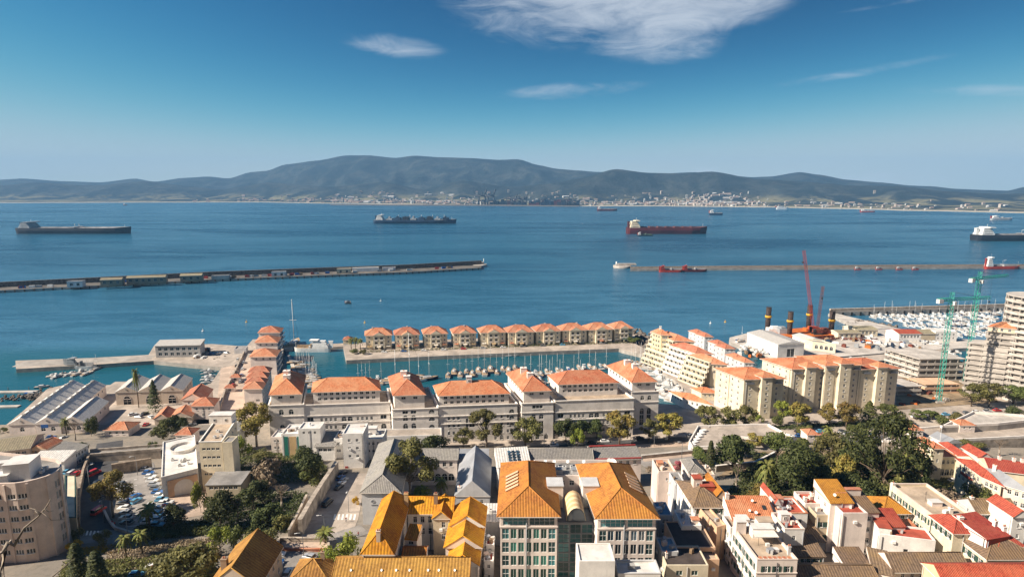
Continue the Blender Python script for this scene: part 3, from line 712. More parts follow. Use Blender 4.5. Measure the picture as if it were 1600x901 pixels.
def quay_body(b, ext=(1.5, 1.5), top=18.2, front=2.2, F=(), L=(), Rr=(), cornice=(11.2,), plane=None):
    """the wider lower storeys in front of and around the attic: part of the same block"""
    c = b.c; u = (c[1] - c[0]).normalized(); v = (c[3] - c[0]).normalized(); top = 2.8 + (top - 2.8) * VS; cornice = tuple(z * VS for z in cornice)
    if plane is not None: n = Vector((-u.y, u.x)); front = max(1.0, (b.o - plane).dot(n) / v.dot(n) - .45)      # in line with the pavilions, a little behind
    q = [c[0] - u * ext[0] - v * front, c[1] + u * ext[1] - v * front, c[2] + u * ext[1] + v * .5, c[3] - u * ext[0] + v * .5]
    mb = MB(); zt = top - b.z0
    for k, spec in enumerate((F, Rr, (), L)):
        p0, p1 = q[k], q[(k + 1) % 4]; Ln = (p1 - p0).length; ops = []; kd = {}
        for (xs_, zs, w, h, kind) in spec:
            for x in xs_:
                for z in zs: ops.append((x * Ln, z * VS, w, h * (1.12 if h < 5 else VS), kind == 'arch')); kd[(round(x * Ln, 4), round(z * VS, 4))] = kind
        done = facade(mb, p0, p1, 0, zt + .9, ops, rev=.3); d = (p1 - p0).normalized()
        for o in done: p = p0 + d * o[0]; ob('window', win_mesh(o[2], o[3], kd[(round(o[0], 4), round(o[1], 4))], 'glass', 'whitepaint'), b.root, (p.x, p.y, o[1]), math.atan2(d.y, d.x))
    i = inset(q, .3)
    for k in range(4):
        j = (k + 1) % 4
        mb.face([(q[k].x, q[k].y, zt + .9), (q[j].x, q[j].y, zt + .9), (i[j].x, i[j].y, zt + .9), (i[k].x, i[k].y, zt + .9)])
        mb.face([(i[k].x, i[k].y, zt + .9), (i[j].x, i[j].y, zt + .9), (i[j].x, i[j].y, zt - .1), (i[k].x, i[k].y, zt - .1)])
    mb.build('lower_wall', b.wm, b.root)
    mr = MB(); mr.face([(p.x, p.y, zt) for p in i]); mr.build('terrace', 'terrace', b.root)
    mc = MB()
    for zz in cornice + (zt + .55,):
        o2 = inset(q, -.28); o3 = inset(q, -.003)
        for k in range(4): j = (k + 1) % 4; mc.prism([o2[k], o2[j], o3[j], o3[k]], zz, zz + .32)
    mc.build('cornice', b.wm, b.root); b.q = [p + b.o for p in q]; PV.append(b.q[1])
ARCH2 = ((.36, .64), (1.0,), 2.4, 7.0, 'arch'); ARCH2b = ((.36, .64), (11.9,), 2.2, 2.4, 'arch')
b = quay_pavilion('white corner pavilion under a coral hip roof, beside the stepped red-roofed row', (423, 616), 470, 0)
quay_body(b, (1.2, 1.0), 18.0, 2.2, F=(ARCH2, ARCH2b), L=(((.2, .4, .6, .8), (2., 5., 8.2, 12.), 1.1, 1.5, 'std'),))
b = quay_pavilion('white pavilion with arched windows between the two long wings, its hip roof facing the boats', (616, 617), 663, 0)
quay_body(b, (1.3, 5.8), 16.8, 2.4, F=(((.28, .46), (6.5, 9.8), 2.3, 2.5, 'arch'), ((.28, .46), (3.6, .8), 2.2, 2.2, 'slide'), ((.28, .46), (12.6,), 2.6, 1.4, 'slide'), ((.86,), (6.2, 9.4, 12.4), 2.8, 1.9, 'arch'), ((.86,), (3.2, .6), 2.6, 1.9, 'slide')), L=(((.2, .5, .8), (2., 5., 8.2, 12.), 1.1, 1.5, 'std'),))
b = quay_pavilion('white pavilion with stepped side terraces, right of the cupola wing', (818, 610.5), 859, 0, chim=((.45, .3), (.4, .62)))
quay_body(b, (1.6, 1.0), 17.4, 2.4, F=(((.38, .62), (8.6,), 2.2, 2.3, 'arch'), ((.38, .62), (2.6, 5.6), 2.2, 2.3, 'slide'), ((.5,), (12.9,), 5.0, 1.6, 'triple'), ((.22, .5, .78), (.1,), 1.8, 2.3, 'arch')), L=(((.15, .35, .55, .75), (2., 5., 8.2, 12.), 1.4, 1.7, 'std'),))
b = quay_pavilion('white end pavilion beside the marina car park, tall paired arches', (988, 596.5), 1024, 0)
quay_body(b, (1.0, 1.2), 18.0, 1.6, F=(((.40, .66), (1.2,), 2.2, 7.6, 'arch'), ((.40, .66), (12.2,), 1.9, 2.1, 'arch')), L=(((.2, .4, .6, .8), (2., 5., 8.2, 12.), 1.1, 1.5, 'std'),), Rr=(((.15, .35, .55, .75, .9), (2., 5., 8.2, 12.), 1.1, 1.5, 'std'),))
def quay_wing(label, A, Bx, ze, ext, top, F, cup=False, pl=0):
    b = building('apartment_block', label, A, (Bx,), ze=ze, dep=13.5, au=AU, av=AV, wall='white', roof='hip', rm='tile_orange', rise=4.6, over=.8, ridge='u', z0=2.8, group='white quayside apartment blocks',
                 F=((8, 2, 1.5, 1.1, .5, 2.5, 'slide', 1.5), (2, 2, 3.0, 1.7, .45, 2.6, 'slide', 13.5)) if False else ((10, 1, 1.6, 1.3, .6, 2.5, 'slide', 1.5), (10, 1, 1.6, 1.3, 3.0, 2.5, 'slide', 1.5)))
    quay_body(b, ext, top, 1.8, F=F, cornice=(10.8, 7.6), plane=PV[pl])
    if cup:
        block(b, .47, .5, 2.6, 2.6, 3.4, 3.2, 'bright', 'whiteroof', 'cupola', 1)
    return b
x4 = lambda a, bb, n: tuple(a + (bb - a) * k / (n - 1) for k in range(n))
WF = ((x4(.20, .36, 4) + x4(.62, .78, 4), (2.2, 5.2, 8.4), 1.15, 1.5, 'std'), ((.46, .53), (8.2, 5.0), 2.4, 2.2, 'arch'), ((.46, .53), (1.9,), 2.4, 2.3, 'slide'), ((.07, .92), (.6,), 2.6, 6.2, 'arch'), ((.07, .92), (8.6,), 2.9, 1.9, 'slide'))
quay_wing('long white wing with rows of small square windows, left of the middle pavilions', (489, 612), 593, 26.8, (4.6, 4.4), 17.6, WF)
WF2 = ((x4(.13, .25, 3) + x4(.72, .88, 3), (.4, 3.2, 6.2, 9.2), 1.15, 1.5, 'std'), ((.42,), (6.0,), 2.6, 6.0, 'arch'), ((.36,), (3.5,), 1.2, 6.2, 'slide'), ((.93,), (5.6, 8.6, 11.2), 2.6, 1.8, 'arch'), ((.2, .55, .8), (.05,), 1.9, 2.4, 'arch'))
quay_wing('long white wing topped by a small white cupola, behind the tall gum tree', (686, 617.5), 795, 25.4, (.8, 3.4), 17.2, WF2, True, 1)
quay_wing('long white wing with paired arches behind the street trees, next to the car park pavilion', (873, 599.8), 965, 27.2, (4.4, 4.6), 17.8, WF, False, 2)

# ------------------------------------------------------------------ villas on the island quay
def villa(label, x0, x1, py, group='island villas', right=False):
    b = building('villa', label, (x0 + 1.4, py), (x1 - .2,), ze=13.6, dep=13, au=7, av=14, wall='cream', roof='hip', rm='tile_coral', rise=4.3, over=.9, z0=2.8, cat='villa', group=group, ridge='u',
                 F=((2, 3, 1.1, 1.5, 1.0, 3.3, 'std', .8, 11.5), (2, 3, 1.1, 1.5, 1.0, 3.3, 'std', 11.5, .8)), L=((4, 3, 1.0, 1.4, 1.1, 3.3, 'std', 1.5),), Rr=((4, 3, 1.0, 1.4, 1.1, 3.3, 'std', 1.5),))
    u = (b.c[1] - b.c[0]); w = u.length; u = u / w; v = (b.c[3] - b.c[0]).normalized(); h = b.z
    ma = MB(); p0 = b.c[0] + u * w * .27 - v * 1.6; p1 = b.c[0] + u * w * .73 - v * 1.6
    ops = facade(ma, p0, p1, 0, h, [((p1 - p0).length * f, z, 2.2, 2.5, False) for f in (.27, .73) for z in (.1, 3.5, 6.9)], rev=1.0)
    facade(ma, p1, p1 + v * 1.65, 0, h, []); facade(ma, p0 + v * 1.65, p0, 0, h, []); ma.build('bay_wall', 'wall_cream', b.root)
    d = (p1 - p0).normalized()
    for q in ops:
        p = p0 + d * q[0] + v * .9; ob('balcony_door', win_mesh(2.2, 2.5, 'slide', 'glass', 'whitepaint'), b.root, (p.x, p.y, q[1]), math.atan2(d.y, d.x))
        if q[1] > 1: r = MB(); r.box(-1.15, 1.15, -.12, -.02, 0, .9); r.build('balustrade', 'wall_white', b.root, (*(p0 + d * q[0]), q[1]), math.atan2(d.y, d.x))
    m0 = MB(); a, c_ = p0 - u * .5 - v * .5, p1 + u * .5 - v * .5; apex = (p0 + p1) / 2
    e = [Vector((a.x, a.y, h)), Vector((c_.x, c_.y, h)), Vector((apex.x - v.x * .5, apex.y - v.y * .5, h + 2.6)), Vector((apex.x + v.x * 7, apex.y + v.y * 7, h + 2.6)), Vector(((a + v * 4).x, (a + v * 4).y, h + .3)), Vector(((c_ + v * 4).x, (c_ + v * 4).y, h + .3))]
    m0.face([e[1], e[5], e[3], e[2]], 0, [(0, 0), (4, 0), (7, 4), (0, 4)]); m0.face([e[4], e[0], e[2], e[3]], 0, [(4, 0), (0, 0), (0, 4), (7, 4)]); m0.face([e[0], e[1], e[2]], 1)
    m0.build('gable_roof', ['tile_coral', 'wall_cream'], b.root)
    for f in (.13, .5, .87):
        if rnd.random() < .6: q = MB(); q.box(-1.5, 1.5, -2.4, -.05, 2.6, 2.75); p = u * w * f - v * (1.7 if f == .5 else 0); q.build('awning', rnd.choice(('canvas', 'wall_ochrewall', 'shutter_green', 'tile_coral')), b.root, (p.x, p.y, 0), math.atan2(u.y, u.x))
    if rnd.random() < .7: chimney(b, rnd.uniform(.25, .75), rnd.uniform(.4, .6), 1.6, 1.0, 2.8)
    return b
VX = [(570, 612, 524), (616, 655, 523), (661, 699, 521.5), (707, 744, 520.5), (750, 790, 519.5), (793, 834, 519), (837, 876, 517.5), (878, 917, 516), (919, 957, 515), (959, 989, 513)]
ORD = ['leftmost', 'second', 'third', 'fourth', 'fifth', 'sixth', 'seventh', 'eighth', 'ninth']
for k, (a, c_, y) in enumerate(VX):
    villa('cream villa on the island quay, ' + (('first of the row, by the palms' if k == 0 else ORD[k] + ' from the palms') if k < 9 else 'last one by the rocks'), a, c_, y)
b = building('gatehouse', 'tiny pavilion with a red roof at the tip of the island quay by the palms', (536, 530.5), (549,), ze=6.5, dep=6, au=7, wall='cream', roof='hip', rm='tile_coral', rise=2, z0=2.8, F=((1, 1, 1.2, 1.3, .7, 3),))

# ------------------------------------------------------------------ stepped row of red-roofed houses on the left quay
LX = [((404, 519.5), 437, 15.5, 14), ((399, 535), 433, 15.5, 14), ((391, 557), 431, 15, 15), ((389, 581), 420, 14.2, 7), ((386, 590), 417, 14.2, 7), ((383.5, 599), 414, 14.2, 7), ((381, 607), 409, 14.2, 9)]
LL = ['farthest stepped house with two coral hip roofs at the seaward end of the promenade', 'second house from the sea in the stepped red-roofed row', 'wide coral-roofed house in the middle of the stepped row', 'fourth coral-roofed house from the sea, where the low gables begin', 'fifth coral-roofed house from the sea in the stepped row', 'sixth coral-roofed house from the sea in the stepped row', 'nearest coral gable of the stepped row, with a white end wall above the promenade']
for k, ((x, y), x1, ze, dp) in enumerate(LX):
    b = building('quay_house', LL[k], (x, y), (x1,), ze=ze, dep=dp, au=3, av=13, wall='rosewhite', roof='hip', rm='tile_coral', rise=3.6 if dp > 10 else 2.6, over=.8, ridge='v' if dp > 10 else 'u', z0=2.8, group='stepped red-roofed row on the left quay', cat='house',
                 F=((3, 1, 1.1, 1.4, .9, 3.2, 'std', 1.5),) if k in (1, 2) else (((2, 1, 1.0, 1.3, 6, 3, 'arch', 6.0, 1.5),) if k == 6 else ()), Rr=((max(2, int(dp / 4)), 3, 1.6, 1.8, .9, 3.3, 'slide', .8),), L=((max(1, int(dp / 4)), 3, 1.2, 1.5, .9, 3.3, 'std', .8),))
    if k < 3:
        u = b.c[1]; 
        for j in range(3):
            mm = MB(); mm.box(0, dp * .86, -1.5, 0, 0, .2); mm.box(0, dp * .86, -1.5, -1.4, .2, 1.1); d = (b.c[2] - b.c[1]).normalized()
            mm.build('balcony', 'wall_white', b.root, (b.c[1].x + d.x * dp * .07, b.c[1].y + d.y * dp * .07, b.z - 3.2 - 3.3 * j), math.atan2(d.y, d.x))
# lattice pavilions and kiosks along the promenade
for (x, y, x1, lab) in ((360, 589.5, 375, 'small coral-roofed kiosk on the promenade, nearer the sea'), (351, 606, 366, 'small coral-roofed kiosk on the promenade, nearer the long wall')):
    building('kiosk', lab, (x, y), (x1,), ze=5.4, dep=4, au=6, av=13, wall='rosewhite', roof='hip', rm='tile_coral', rise=1.6, z0=2.8, F=((1, 1, 1.6, 1.5, .5, 3, 'slide', .6),), L=((1, 1, 1.6, 1.5, .5, 3, 'slide', .6),))
def wall_run(name, label, pts, h, th, m, z=None, cat='wall', coping=None, terrain=False, posts=0, base=.8):
    P = [GT(*p) if terrain else G(p[0], p[1], z) for p in pts]; o = P[0].copy(); mb = MB(); mc = MB()
    for a, b_ in zip(P, P[1:]):
        n = max(1, int((b_ - a).xy.length / 6)) if terrain else 1
        for k in range(n):
            p, q = a.lerp(b_, k / n), a.lerp(b_, (k + 1) / n)
            d = (q - p).xy.normalized(); nn = Vector((-d.y, d.x)) * th / 2; z1, z2 = (zg(p.x, p.y), zg(q.x, q.y)) if terrain else (z, z)
            poly = [(p.xy - nn - o.xy), (q.xy - nn - o.xy), (q.xy + nn - o.xy), (p.xy + nn - o.xy)]
            mb.prism(poly, [z1 - base - o.z, z2 - base - o.z, z2 - base - o.z, z1 - base - o.z], [z1 + h - o.z, z2 + h - o.z, z2 + h - o.z, z1 + h - o.z])
            n3 = nn * (1 + .25 / th)
            mc.prism([(p.xy - n3 - o.xy), (q.xy - n3 - o.xy), (q.xy + n3 - o.xy), (p.xy + n3 - o.xy)], [z1 + h + .004 - o.z, z2 + h + .004 - o.z] * 1 + [z2 + h + .004 - o.z, z1 + h + .004 - o.z], [z1 + h + .18 - o.z, z2 + h + .18 - o.z, z2 + h + .18 - o.z, z1 + h + .18 - o.z])
    root = empty(name, o, 0, label, cat); mb.build('wall', m, root); mc.build('coping', coping or m, root)
    return root
wall_run('promenade_wall', 'long low stone wall running down the promenade toward the stepped row', [(338, 655), (352, 612), (371, 575), (383, 548)], 1.6, .6, 'palestone', 2.8)

# ------------------------------------------------------------------ stepped yellow terrace block, cream apartment blocks
def terrace_block(label, A, dep, tiers, rm='tile_coral'):
    """a slice of the terraced row: its open gallery front faces left, tiers step back to the right"""
    pass
def gallery(b, edge, tiers, wm='wall_yellow', step=2.6, fh=3.1, bay=3.6):
    """tiers of open concrete frames with planted terraces in front of one side of a block"""
    p0, p1 = b.c[edge], b.c[(edge + 1) % 4]; d = (p1 - p0); Ln = d.length; d = d / Ln; n = Vector((d.y, -d.x)); a = math.atan2(d.y, d.x)
    for k in range(tiers):
        depth = step * (tiers - k); mb = MB(); z = k * fh
        mb.box(0, Ln, -depth, -depth + step * 1.1, z + fh - .45, z + fh - .05); nb = max(1, int(Ln / bay))
        for i in range(nb + 1): x = (Ln - .5) * i / nb; mb.box(x, x + .5, -depth + .03, -depth + .5, z, z + fh - .455)
        mb.box(0, Ln, -depth + .06, -depth + .22, z + .01, z + .95); mb.box(.02, Ln - .02, -depth + step, -depth + step + .25, z, z + fh - .47)
        mb.build('terrace_frame', wm, b.root, (p0.x, p0.y, 0), a)
        for i in range(nb): ob('window', win_mesh(bay - 1.2, 2.0, 'slide', 'glass', 'whitepaint'), b.root, (*(p0 + d * (Ln * (i + .5) / nb) + n * (depth - step + .23)), z + .25), a)
        mh = MB()
        for i in range(nb * 3):
            if rnd.random() < .75:
                x = Ln * (i + rnd.random()) / (nb * 3)
                for _ in range(14): q = Vector((x + rnd.gauss(0, .45), -depth + rnd.gauss(.2, .2), z + .95 + abs(rnd.gauss(0, .4)))); s = .22; mh.face([q + Vector((rnd.uniform(-s, s), rnd.uniform(-s, s), rnd.uniform(-s, s))) for _ in range(4)])
        o = mh.build('terrace_plants', 'leaf_olive', b.root, (p0.x, p0.y, 0), a); o['kind'] = 'stuff'
TB = [((1033, 523), 1045, 24.5, 9, 'cream'), ((1054, 532), 1084, 22, 22, 'white'), ((1087, 551.5), 1112, 19.5, 22, 'white'), ((1111, 568), 1136, 17.5, 19, 'white')]
TL = ['tall yellow end tower of the terraced row, by the marina mouth', 'stepped yellow terrace house with a coral roof, farthest in its row', 'stepped yellow terrace house with a coral roof, middle of its row', 'stepped yellow terrace house with a coral roof, nearest the cream towers']
for k, ((x, y), x1, ze, dp, wl) in enumerate(TB):
    b = building('terrace_house', TL[k], (x, y), (x1,), ze=ze, dep=dp, au=-12, av=28, wall='yellow' if k == 0 else 'cream', roof='hip', rm='tile_coral', rise=3.2, over=.8, ridge='v', z0=2.8, group='stepped yellow terrace row', cat='house',
                 F=((3, 5, 1.0, 1.4, 1.0, 3.2, 'std', .8),) if k == 0 else ((3, 2, 1.3, 1.6, 1., 3.1, 'arch', 1.0),), L=((3, 6, 1.4, 1.6, 1., 3.2, 'slide', .8),) if k == 0 else ((6, 1, 1.6, 1.8, .8, 3.1, 'slide', .8),))
    if k: gallery(b, 3, (0, 6, 5, 5)[k], 'wall_cream' if k != 2 else 'wall_white', 1.5, 3.1)
    if k == 0: block(b, .6, .6, 1.4, 1.4, 2.4, 2.4, 'bright', 'whiteroof', 'cupola')
for k, (x, y, x1) in enumerate(((1089, 521, 1103), (1101, 526, 1114), (1121, 538, 1137), (1133, 544.5, 1149), (1150, 560, 1165), (1163, 566, 1177))):
    building('row_house', ['small blue-grey house with a coral cap behind the terraced row, %s from the sea' % w for w in ('first', 'second', 'third', 'fourth', 'fifth', 'sixth')][k], (x, y), (x1,), ze=13, dep=9, au=-4, av=24, wall='palegrey', roof='hip', rm='tile_coral', rise=2.4, over=.5, z0=2.8, group='small houses behind the terraced row', cat='house', F=((2, 3, 1.0, 1.4, 1.0, 3.2, 'std', .7),), L=((2, 3, 1.0, 1.4, 1.0, 3.2, 'std', .7),))
def tower_block(label, A, x1, ze, dep, cols, bays, bal=True, wall='cream'):
    b = building('apartment_tower', label, A, (x1,), ze=ze, dep=dep, au=4, av=24, wall=wall, roof='hip', rm='tile_orange', rise=3.4, over=1.0, ridge='u', z0=2.9, group='cream apartment towers', cat='building',
                 F=((cols, 6, 1.0, 1.3, 1.6, 3.1, 'std', 1.2),), L=((4, 6, 1.0, 1.4, 1.6, 3.1, 'std', 1.5),), Rr=((4, 6, 1.0, 1.4, 1.6, 3.1, 'std', 1.5),))
    u = b.c[1].normalized(); w = b.c[1].length; v = (b.c[3] - b.c[0]).normalized(); a = math.atan2(u.y, u.x)
    for f, bw in bays:                                     # projecting bay with its own little hip roof
        mb = MB(); p0 = u * (w * f - bw / 2) - v * 1.6; p1 = p0 + u * bw; done = facade(mb, p0, p1, 0, b.z + 1.2, [(bw / 2, b.z - 2.4 - 3.1 * j, 1.2, 1.5, False) for j in range(6)])
        facade(mb, p1, p1 + v * 3, 0, b.z + 1.2, []); facade(mb, p0 + v * 3, p0, 0, b.z + 1.2, []); mb.build('bay_wall', b.wm, b.root)
        for q in done: p = p0 + u * q[0]; ob('window', win_mesh(1.2, 1.5, 'std', 'glass', 'whitepaint'), b.root, (p.x, p.y, q[1]), a)
        ob('bay_roof', roof_mesh('bay_roof', [p0, p1, p1 + v * 5, p0 + v * 5], b.z + 1.2, 2.6, 'hip', 'tile_orange', 'v', .7, .5), b.root)
    if bal:
        for f in (.14, .86):
            for j in range(1):
                mm = MB(); mm.box(-2, 2, -1.3, 0, 0, .2); mm.box(-2, 2, -1.3, -1.22, .2, 1.1); mm.build('balcony', 'zincdark', b.root, (*(u * w * f), b.z - 2.6), a)
    return b
tower_block('cream apartment tower standing apart, sunlit left wall, nearest the marina', (1163, 592), 1225, 24, 20, 4, ((.52, 5.5),))
tower_block('cream apartment tower with two bays, left one of the joined group of three', (1238, 576), 1306, 25.5, 20, 5, ((.38, 5.5), (.82, 5)))
tower_block('tallest cream apartment tower, middle one of the joined group of three', (1290, 570.5), 1346, 27.5, 18, 4, ((.5, 6),))
tower_block('cream apartment tower at the right end, next to the building site', (1346, 576), 1404, 25, 19, 4, ((.5, 5.5),))
for (x, y, x1, lab) in ((1180, 641, 1212, 'low grey-roofed entrance canopy at the foot of the lone cream tower'), (1362, 625, 1396, 'low grey-roofed entrance canopy at the foot of the end tower')):
    building('entrance_pavilion', lab, (x, y), (x1,), ze=6.4, dep=6, au=4, wall='cream', roof='hip', rm='tile_grey', rise=1.2, z0=2.9, F=((3, 1, 2.0, 2.4, .6, 3, 'slide', .8),))
b = building('marina_office', 'low white building with a bright orange tiled roof by the marina quay', (1068, 622), (1112, 632), ze=8.2, dep=11, av=24, wall='bright', roof='hip', rm='tile_orange', rise=2.6, over=.8, z0=2.8, F=((5, 1, 1.1, 1.4, 1.0, 3, 'std', 1.),), L=((4, 1, 1.1, 1.4, 1.0, 3, 'std', 1.),))
b = building('marina_annex', 'small orange-roofed annex tucked behind the marina office', (1096, 613), (1122,), ze=7.2, dep=8, au=-6, av=24, wall='cream', roof='hip', rm='tile_orange', rise=2.2, over=.6, z0=2.8, F=((3, 1, 1.0, 1.2, 1.0, 3, 'std', 1.),))
# ------------------------------------------------------------------ left shore: warehouses, sheds, gate bridge, car-park buildings
def shed(label, A, x1, ze, dep, rise, rm='sheet_white', wall='rosewhite', door=None, wn=2, group=None, au=AU, av=AV, name='warehouse', z0=2.8, vents=0):
    b = building(name, label, A, (x1,), ze=ze, dep=dep, au=au, av=av, wall=wall, roof='gable', rm=rm, rise=rise, over=.35, ridge='v', z0=z0, cat='warehouse', group=group,
                 F=((wn, 1, 2.0, 2.2, 1.6, 3, 'arch', 1.2),) if not door else (), Rr=((max(3, int(dep / 6)), 1, 1.6, 1.4, 1.2, 3, 'slide', 2),))
    u = b.c[1].normalized(); w = b.c[1].length; a = math.atan2(u.y, u.x); v = (b.c[3]).normalized()
    if door:
        ob('door', win_mesh(door[0], door[1], 'arch', 'opening', 'wall_rosewhite'), b.root, (*(u * w * .5 - v * .24), .02), a)
    g = ob('gable_vent', win_mesh(.9, .9, 'arch', 'opening', 'whitepaint'), b.root, (*(u * w * .5 - v * (.35 + .26)), b.z + rise * .35), a)
    m = MB(); m.tube([Vector((*(u * w * .5 + v * .2), b.z + rise + .05)), Vector((*(u * w * .5 + v * (dep - .2)), b.z + rise + .05))], .25, 5); m.build('ridge_vent', 'sheet_pale', b.root)
    for s in range(vents):
        p = u * w * .5 + v * dep * (s + .5) / vents; k = MB(); k.box(-.5, .5, -.7, .7, 0, .8); k.build('roof_vent', 'sheet_pale', b.root, (p.x, p.y, b.z + rise - .1), a)
    return b
shed('long white-roofed gabled warehouse at the water, left one of three', (13, 663), 54, 8.6, 58, 3.4, vents=9, wn=1, group='three joined warehouses')
shed('long white-roofed gabled warehouse with a blue sign, middle one of three', (54.5, 662), 94, 8.6, 57, 3.4, vents=9, wn=2, group='three joined warehouses')
shed('shorter white-roofed gabled warehouse casting shadow on the yard, right one of three', (94.5, 660.5), 134, 8.4, 29, 3.2, wn=2, group='three joined warehouses')
shed('stone-walled boat shed with an open arched door, left of three by the harbour', (180, 612.5), 215, 10.2, 22, 3.0, 'sheet_pale', 'beige', (4.2, 5.2), group='three boat sheds')
shed('stone-walled boat shed half hidden by the tall dark tree, middle of three', (215.5, 611.5), 250, 10.2, 22, 3.0, 'sheet_pale', 'beige', (4.2, 5.2), group='three boat sheds')
shed('stone-walled boat shed beside the coral-roofed houses, right of three', (250.5, 610.5), 285, 10.2, 22, 3.0, 'sheet_pale', 'beige', (4.2, 5.2), group='three boat sheds')
sg = MB(); sg.box(-1.6, 1.6, -.12, 0, 0, 1.6); p = G(72, 664, 9); tag(sg.build('wall_sign', 'bluepaint', None, (p.x, p.y - .9, 8.1), R(AU)), 'blue square sign on the middle warehouse gable', 'sign')
H = lambda label, A, B, **k: building(k.pop('name', 'house'), label, A, B, cat=k.pop('cat', 'house'), **k)
H('small square guard house with a pale hip roof in the warehouse yard', (163, 671.5), (200,), ze=6.6, dep=9, au=2, wall='rosewhite', roof='hip', rm='tile_coral', rise=2.4, z0=2.9, F=((3, 1, 1.1, 1.4, .8, 3),), L=((2, 1, 1.1, 1.4, .8, 3),))
H('coral gabled house with a pale side wall, beside the boat sheds', (284, 624), (320,), ze=10.5, dep=16, au=0, av=14, wall='pink', roof='gable', rm='tile_coral', rise=3.4, ridge='v', z0=2.9, F=((2, 2, 1.0, 1.4, 1.2, 3.2),))
H('coral hip-roofed house above the promenade wall end', (299, 634), (334,), ze=10.2, dep=11, au=2, av=14, wall='rosewhite', roof='hip', rm='tile_coral', rise=2.8, z0=2.9, F=((3, 2, 1.0, 1.4, 1.0, 3.2),), L=((2, 2, 1.0, 1.4, 1.0, 3.2),))
H('low coral gabled cottage, left one of the pair under the dark round tree', (241, 654), (265,), ze=6.4, dep=11, au=4, av=16, wall='beige', roof='gable', rm='tile_coral', rise=2.6, ridge='v', z0=2.9, F=((1, 1, 1.4, 1.8, 1.2, 3, 'arch'),))
H('low coral gabled cottage, right one of the pair under the dark round tree', (267, 651), (299,), ze=6.6, dep=10, au=4, av=16, wall='beige', roof='gable', rm='tile_coral', rise=2.6, ridge='v', z0=2.9, F=((2, 1, 1.2, 1.6, 1.2, 3),))
H('low coral-roofed cottage behind the white arched hall', (274, 679), (299,), ze=9.5, dep=7, au=2, wall='rosewhite', roof='hip', rm='tile_coral', rise=2.2, F=((2, 1, 1.0, 1.3, .8, 3),))
H('olive metal-roofed shed at the picture edge below the warehouses', (-25, 708), (46, 699), ze=12.2, dep=15, wall='beige', roof='gable', rm='sheet_olive', rise=2.6, ridge='u', F=((6, 1, 1.6, 1.2, 1.2, 3, 'slide'),), Rr=((3, 1, 1.4, 1.2, 1.2, 3, 'slide'),), name='shed', cat='shed')
H('small pink-roofed shed between the olive roof and the terrace', (47, 701), (73,), ze=10.5, dep=8, au=0, wall='peach', roof='gable', rm='tile_coral', rise=1.8, F=((2, 1, 1.0, 1.2, .8, 3),), name='shed', cat='shed')
H('white building with a ribbed white roof behind the curved apartment block', (44, 722), (99,), ze=16.5, dep=7, au=4, wall='bright', roof='shed', rm='sheet_white', rise=1.4, over=.3, name='shed', cat='shed')
b = H('long white two-storey building with grey roof set slanting to the road', (99, 717.5), (137, 694.5), ze=15.5, dep=9, wall='bright', roof='shed', rm='tile_grey', rise=1.6, over=.4, F=((7, 2, 1.0, 1.3, .9, 3.0, 'std', .8),), name='building', cat='building')
b = H('narrow depot with a pale yellow roof and a green edge along the road', (100, 809), (119,), ze=22.0, dep=33, au=0, av=37, wall='sand', roof='flat', rm='wall_cream', par=.15, cap='shutter_green', name='depot', cat='building', Rr=((9, 1, 1.2, 1.4, 1.2, 3, 'slide', 1.),))

# the curved apartment block at the picture's left edge
CURVE = [(-70, 771), (-20, 761), (6, 759.5), (24, 759), (42, 756.5), (58, 752.5), (73, 748), (84, 743), (92, 737.5), (97, 731), (96, 725), (90, 721), (78, 718.5), (40, 714), (-10, 709), (-70, 704)]
zc = 41.; pts = [G(a, c_, zc).xy for a, c_ in CURVE]; o = pts[2].copy(); zb = 16.5
root = empty('curved_apartment_block', (o.x, o.y, zb), 0, 'beige curved apartment block with flat roof at the left edge of the town', 'building')
pl = [p - o for p in pts]; mb = MB(); hgt = zc - zb; ml = MB()
for k in range(len(pl)):
    p0, p1 = pl[k], pl[(k + 1) % len(pl)]; Ln = (p1 - p0).length; ops = []
    if k < 7: ops = [(Ln * f, hgt - 3.8 - 3.3 * j, 2.1, 1.35, False) for j in range(6) for f in ((.5,) if Ln < 6 else ((.5,) if Ln < 9 else (.2, .45, .7, .93)))]
    elif k < 9: ops = [(Ln * f, hgt - 3.8 - 3.3 * j, .8, 2.2, False) for j in range(6) for f in (.25, .75)]
    done = facade(mb, p0, p1, 0, hgt + .9, ops, rev=.35); d = (p1 - p0).normalized(); a = math.atan2(d.y, d.x)
    for q in done: p = p0 + d * q[0]; ob('window', win_mesh(q[2], q[3], 'triple' if q[2] > 1 else 'slide', 'glass', 'whitepaint'), root, (p.x, p.y, q[1]), a)
    if k < 9 and k % 2 == 0: n_ = Vector((d.y, -d.x)); ml.box(-.25, .25, -.28, .06, 0, hgt + .2) if False else ml.prism([p0 - d * .3 + n_ * .3, p0 + d * .3 + n_ * .3, p0 + d * .3 - n_ * .1, p0 - d * .3 - n_ * .1], 0, hgt + .4)
cen = sum(pl, Vector((0, 0))) / len(pl); inn = [p + (cen - p).normalized() * .45 for p in pl]
for k in range(len(pl)):
    j = (k + 1) % len(pl)
    mb.face([(*pl[k], hgt + .9), (*pl[j], hgt + .9), (*inn[j], hgt + .9), (*inn[k], hgt + .9)]); mb.face([(*inn[k], hgt + .9), (*inn[j], hgt + .9), (*inn[j], hgt - .1), (*inn[k], hgt - .1)])
mb.build('wall', 'wall_pink', root); ml.build('pilaster', 'wall_pink', root); mr = MB(); mr.face([(*p, hgt) for p in inn]); mr.build('roof', 'feltroof', root)
bb = Bld(); bb.root = root; bb.pt = lambda fu, fv, z=0.: Vector((*(G(fu, fv, zc).xy - o), hgt + z)); bb.ang = R(14)
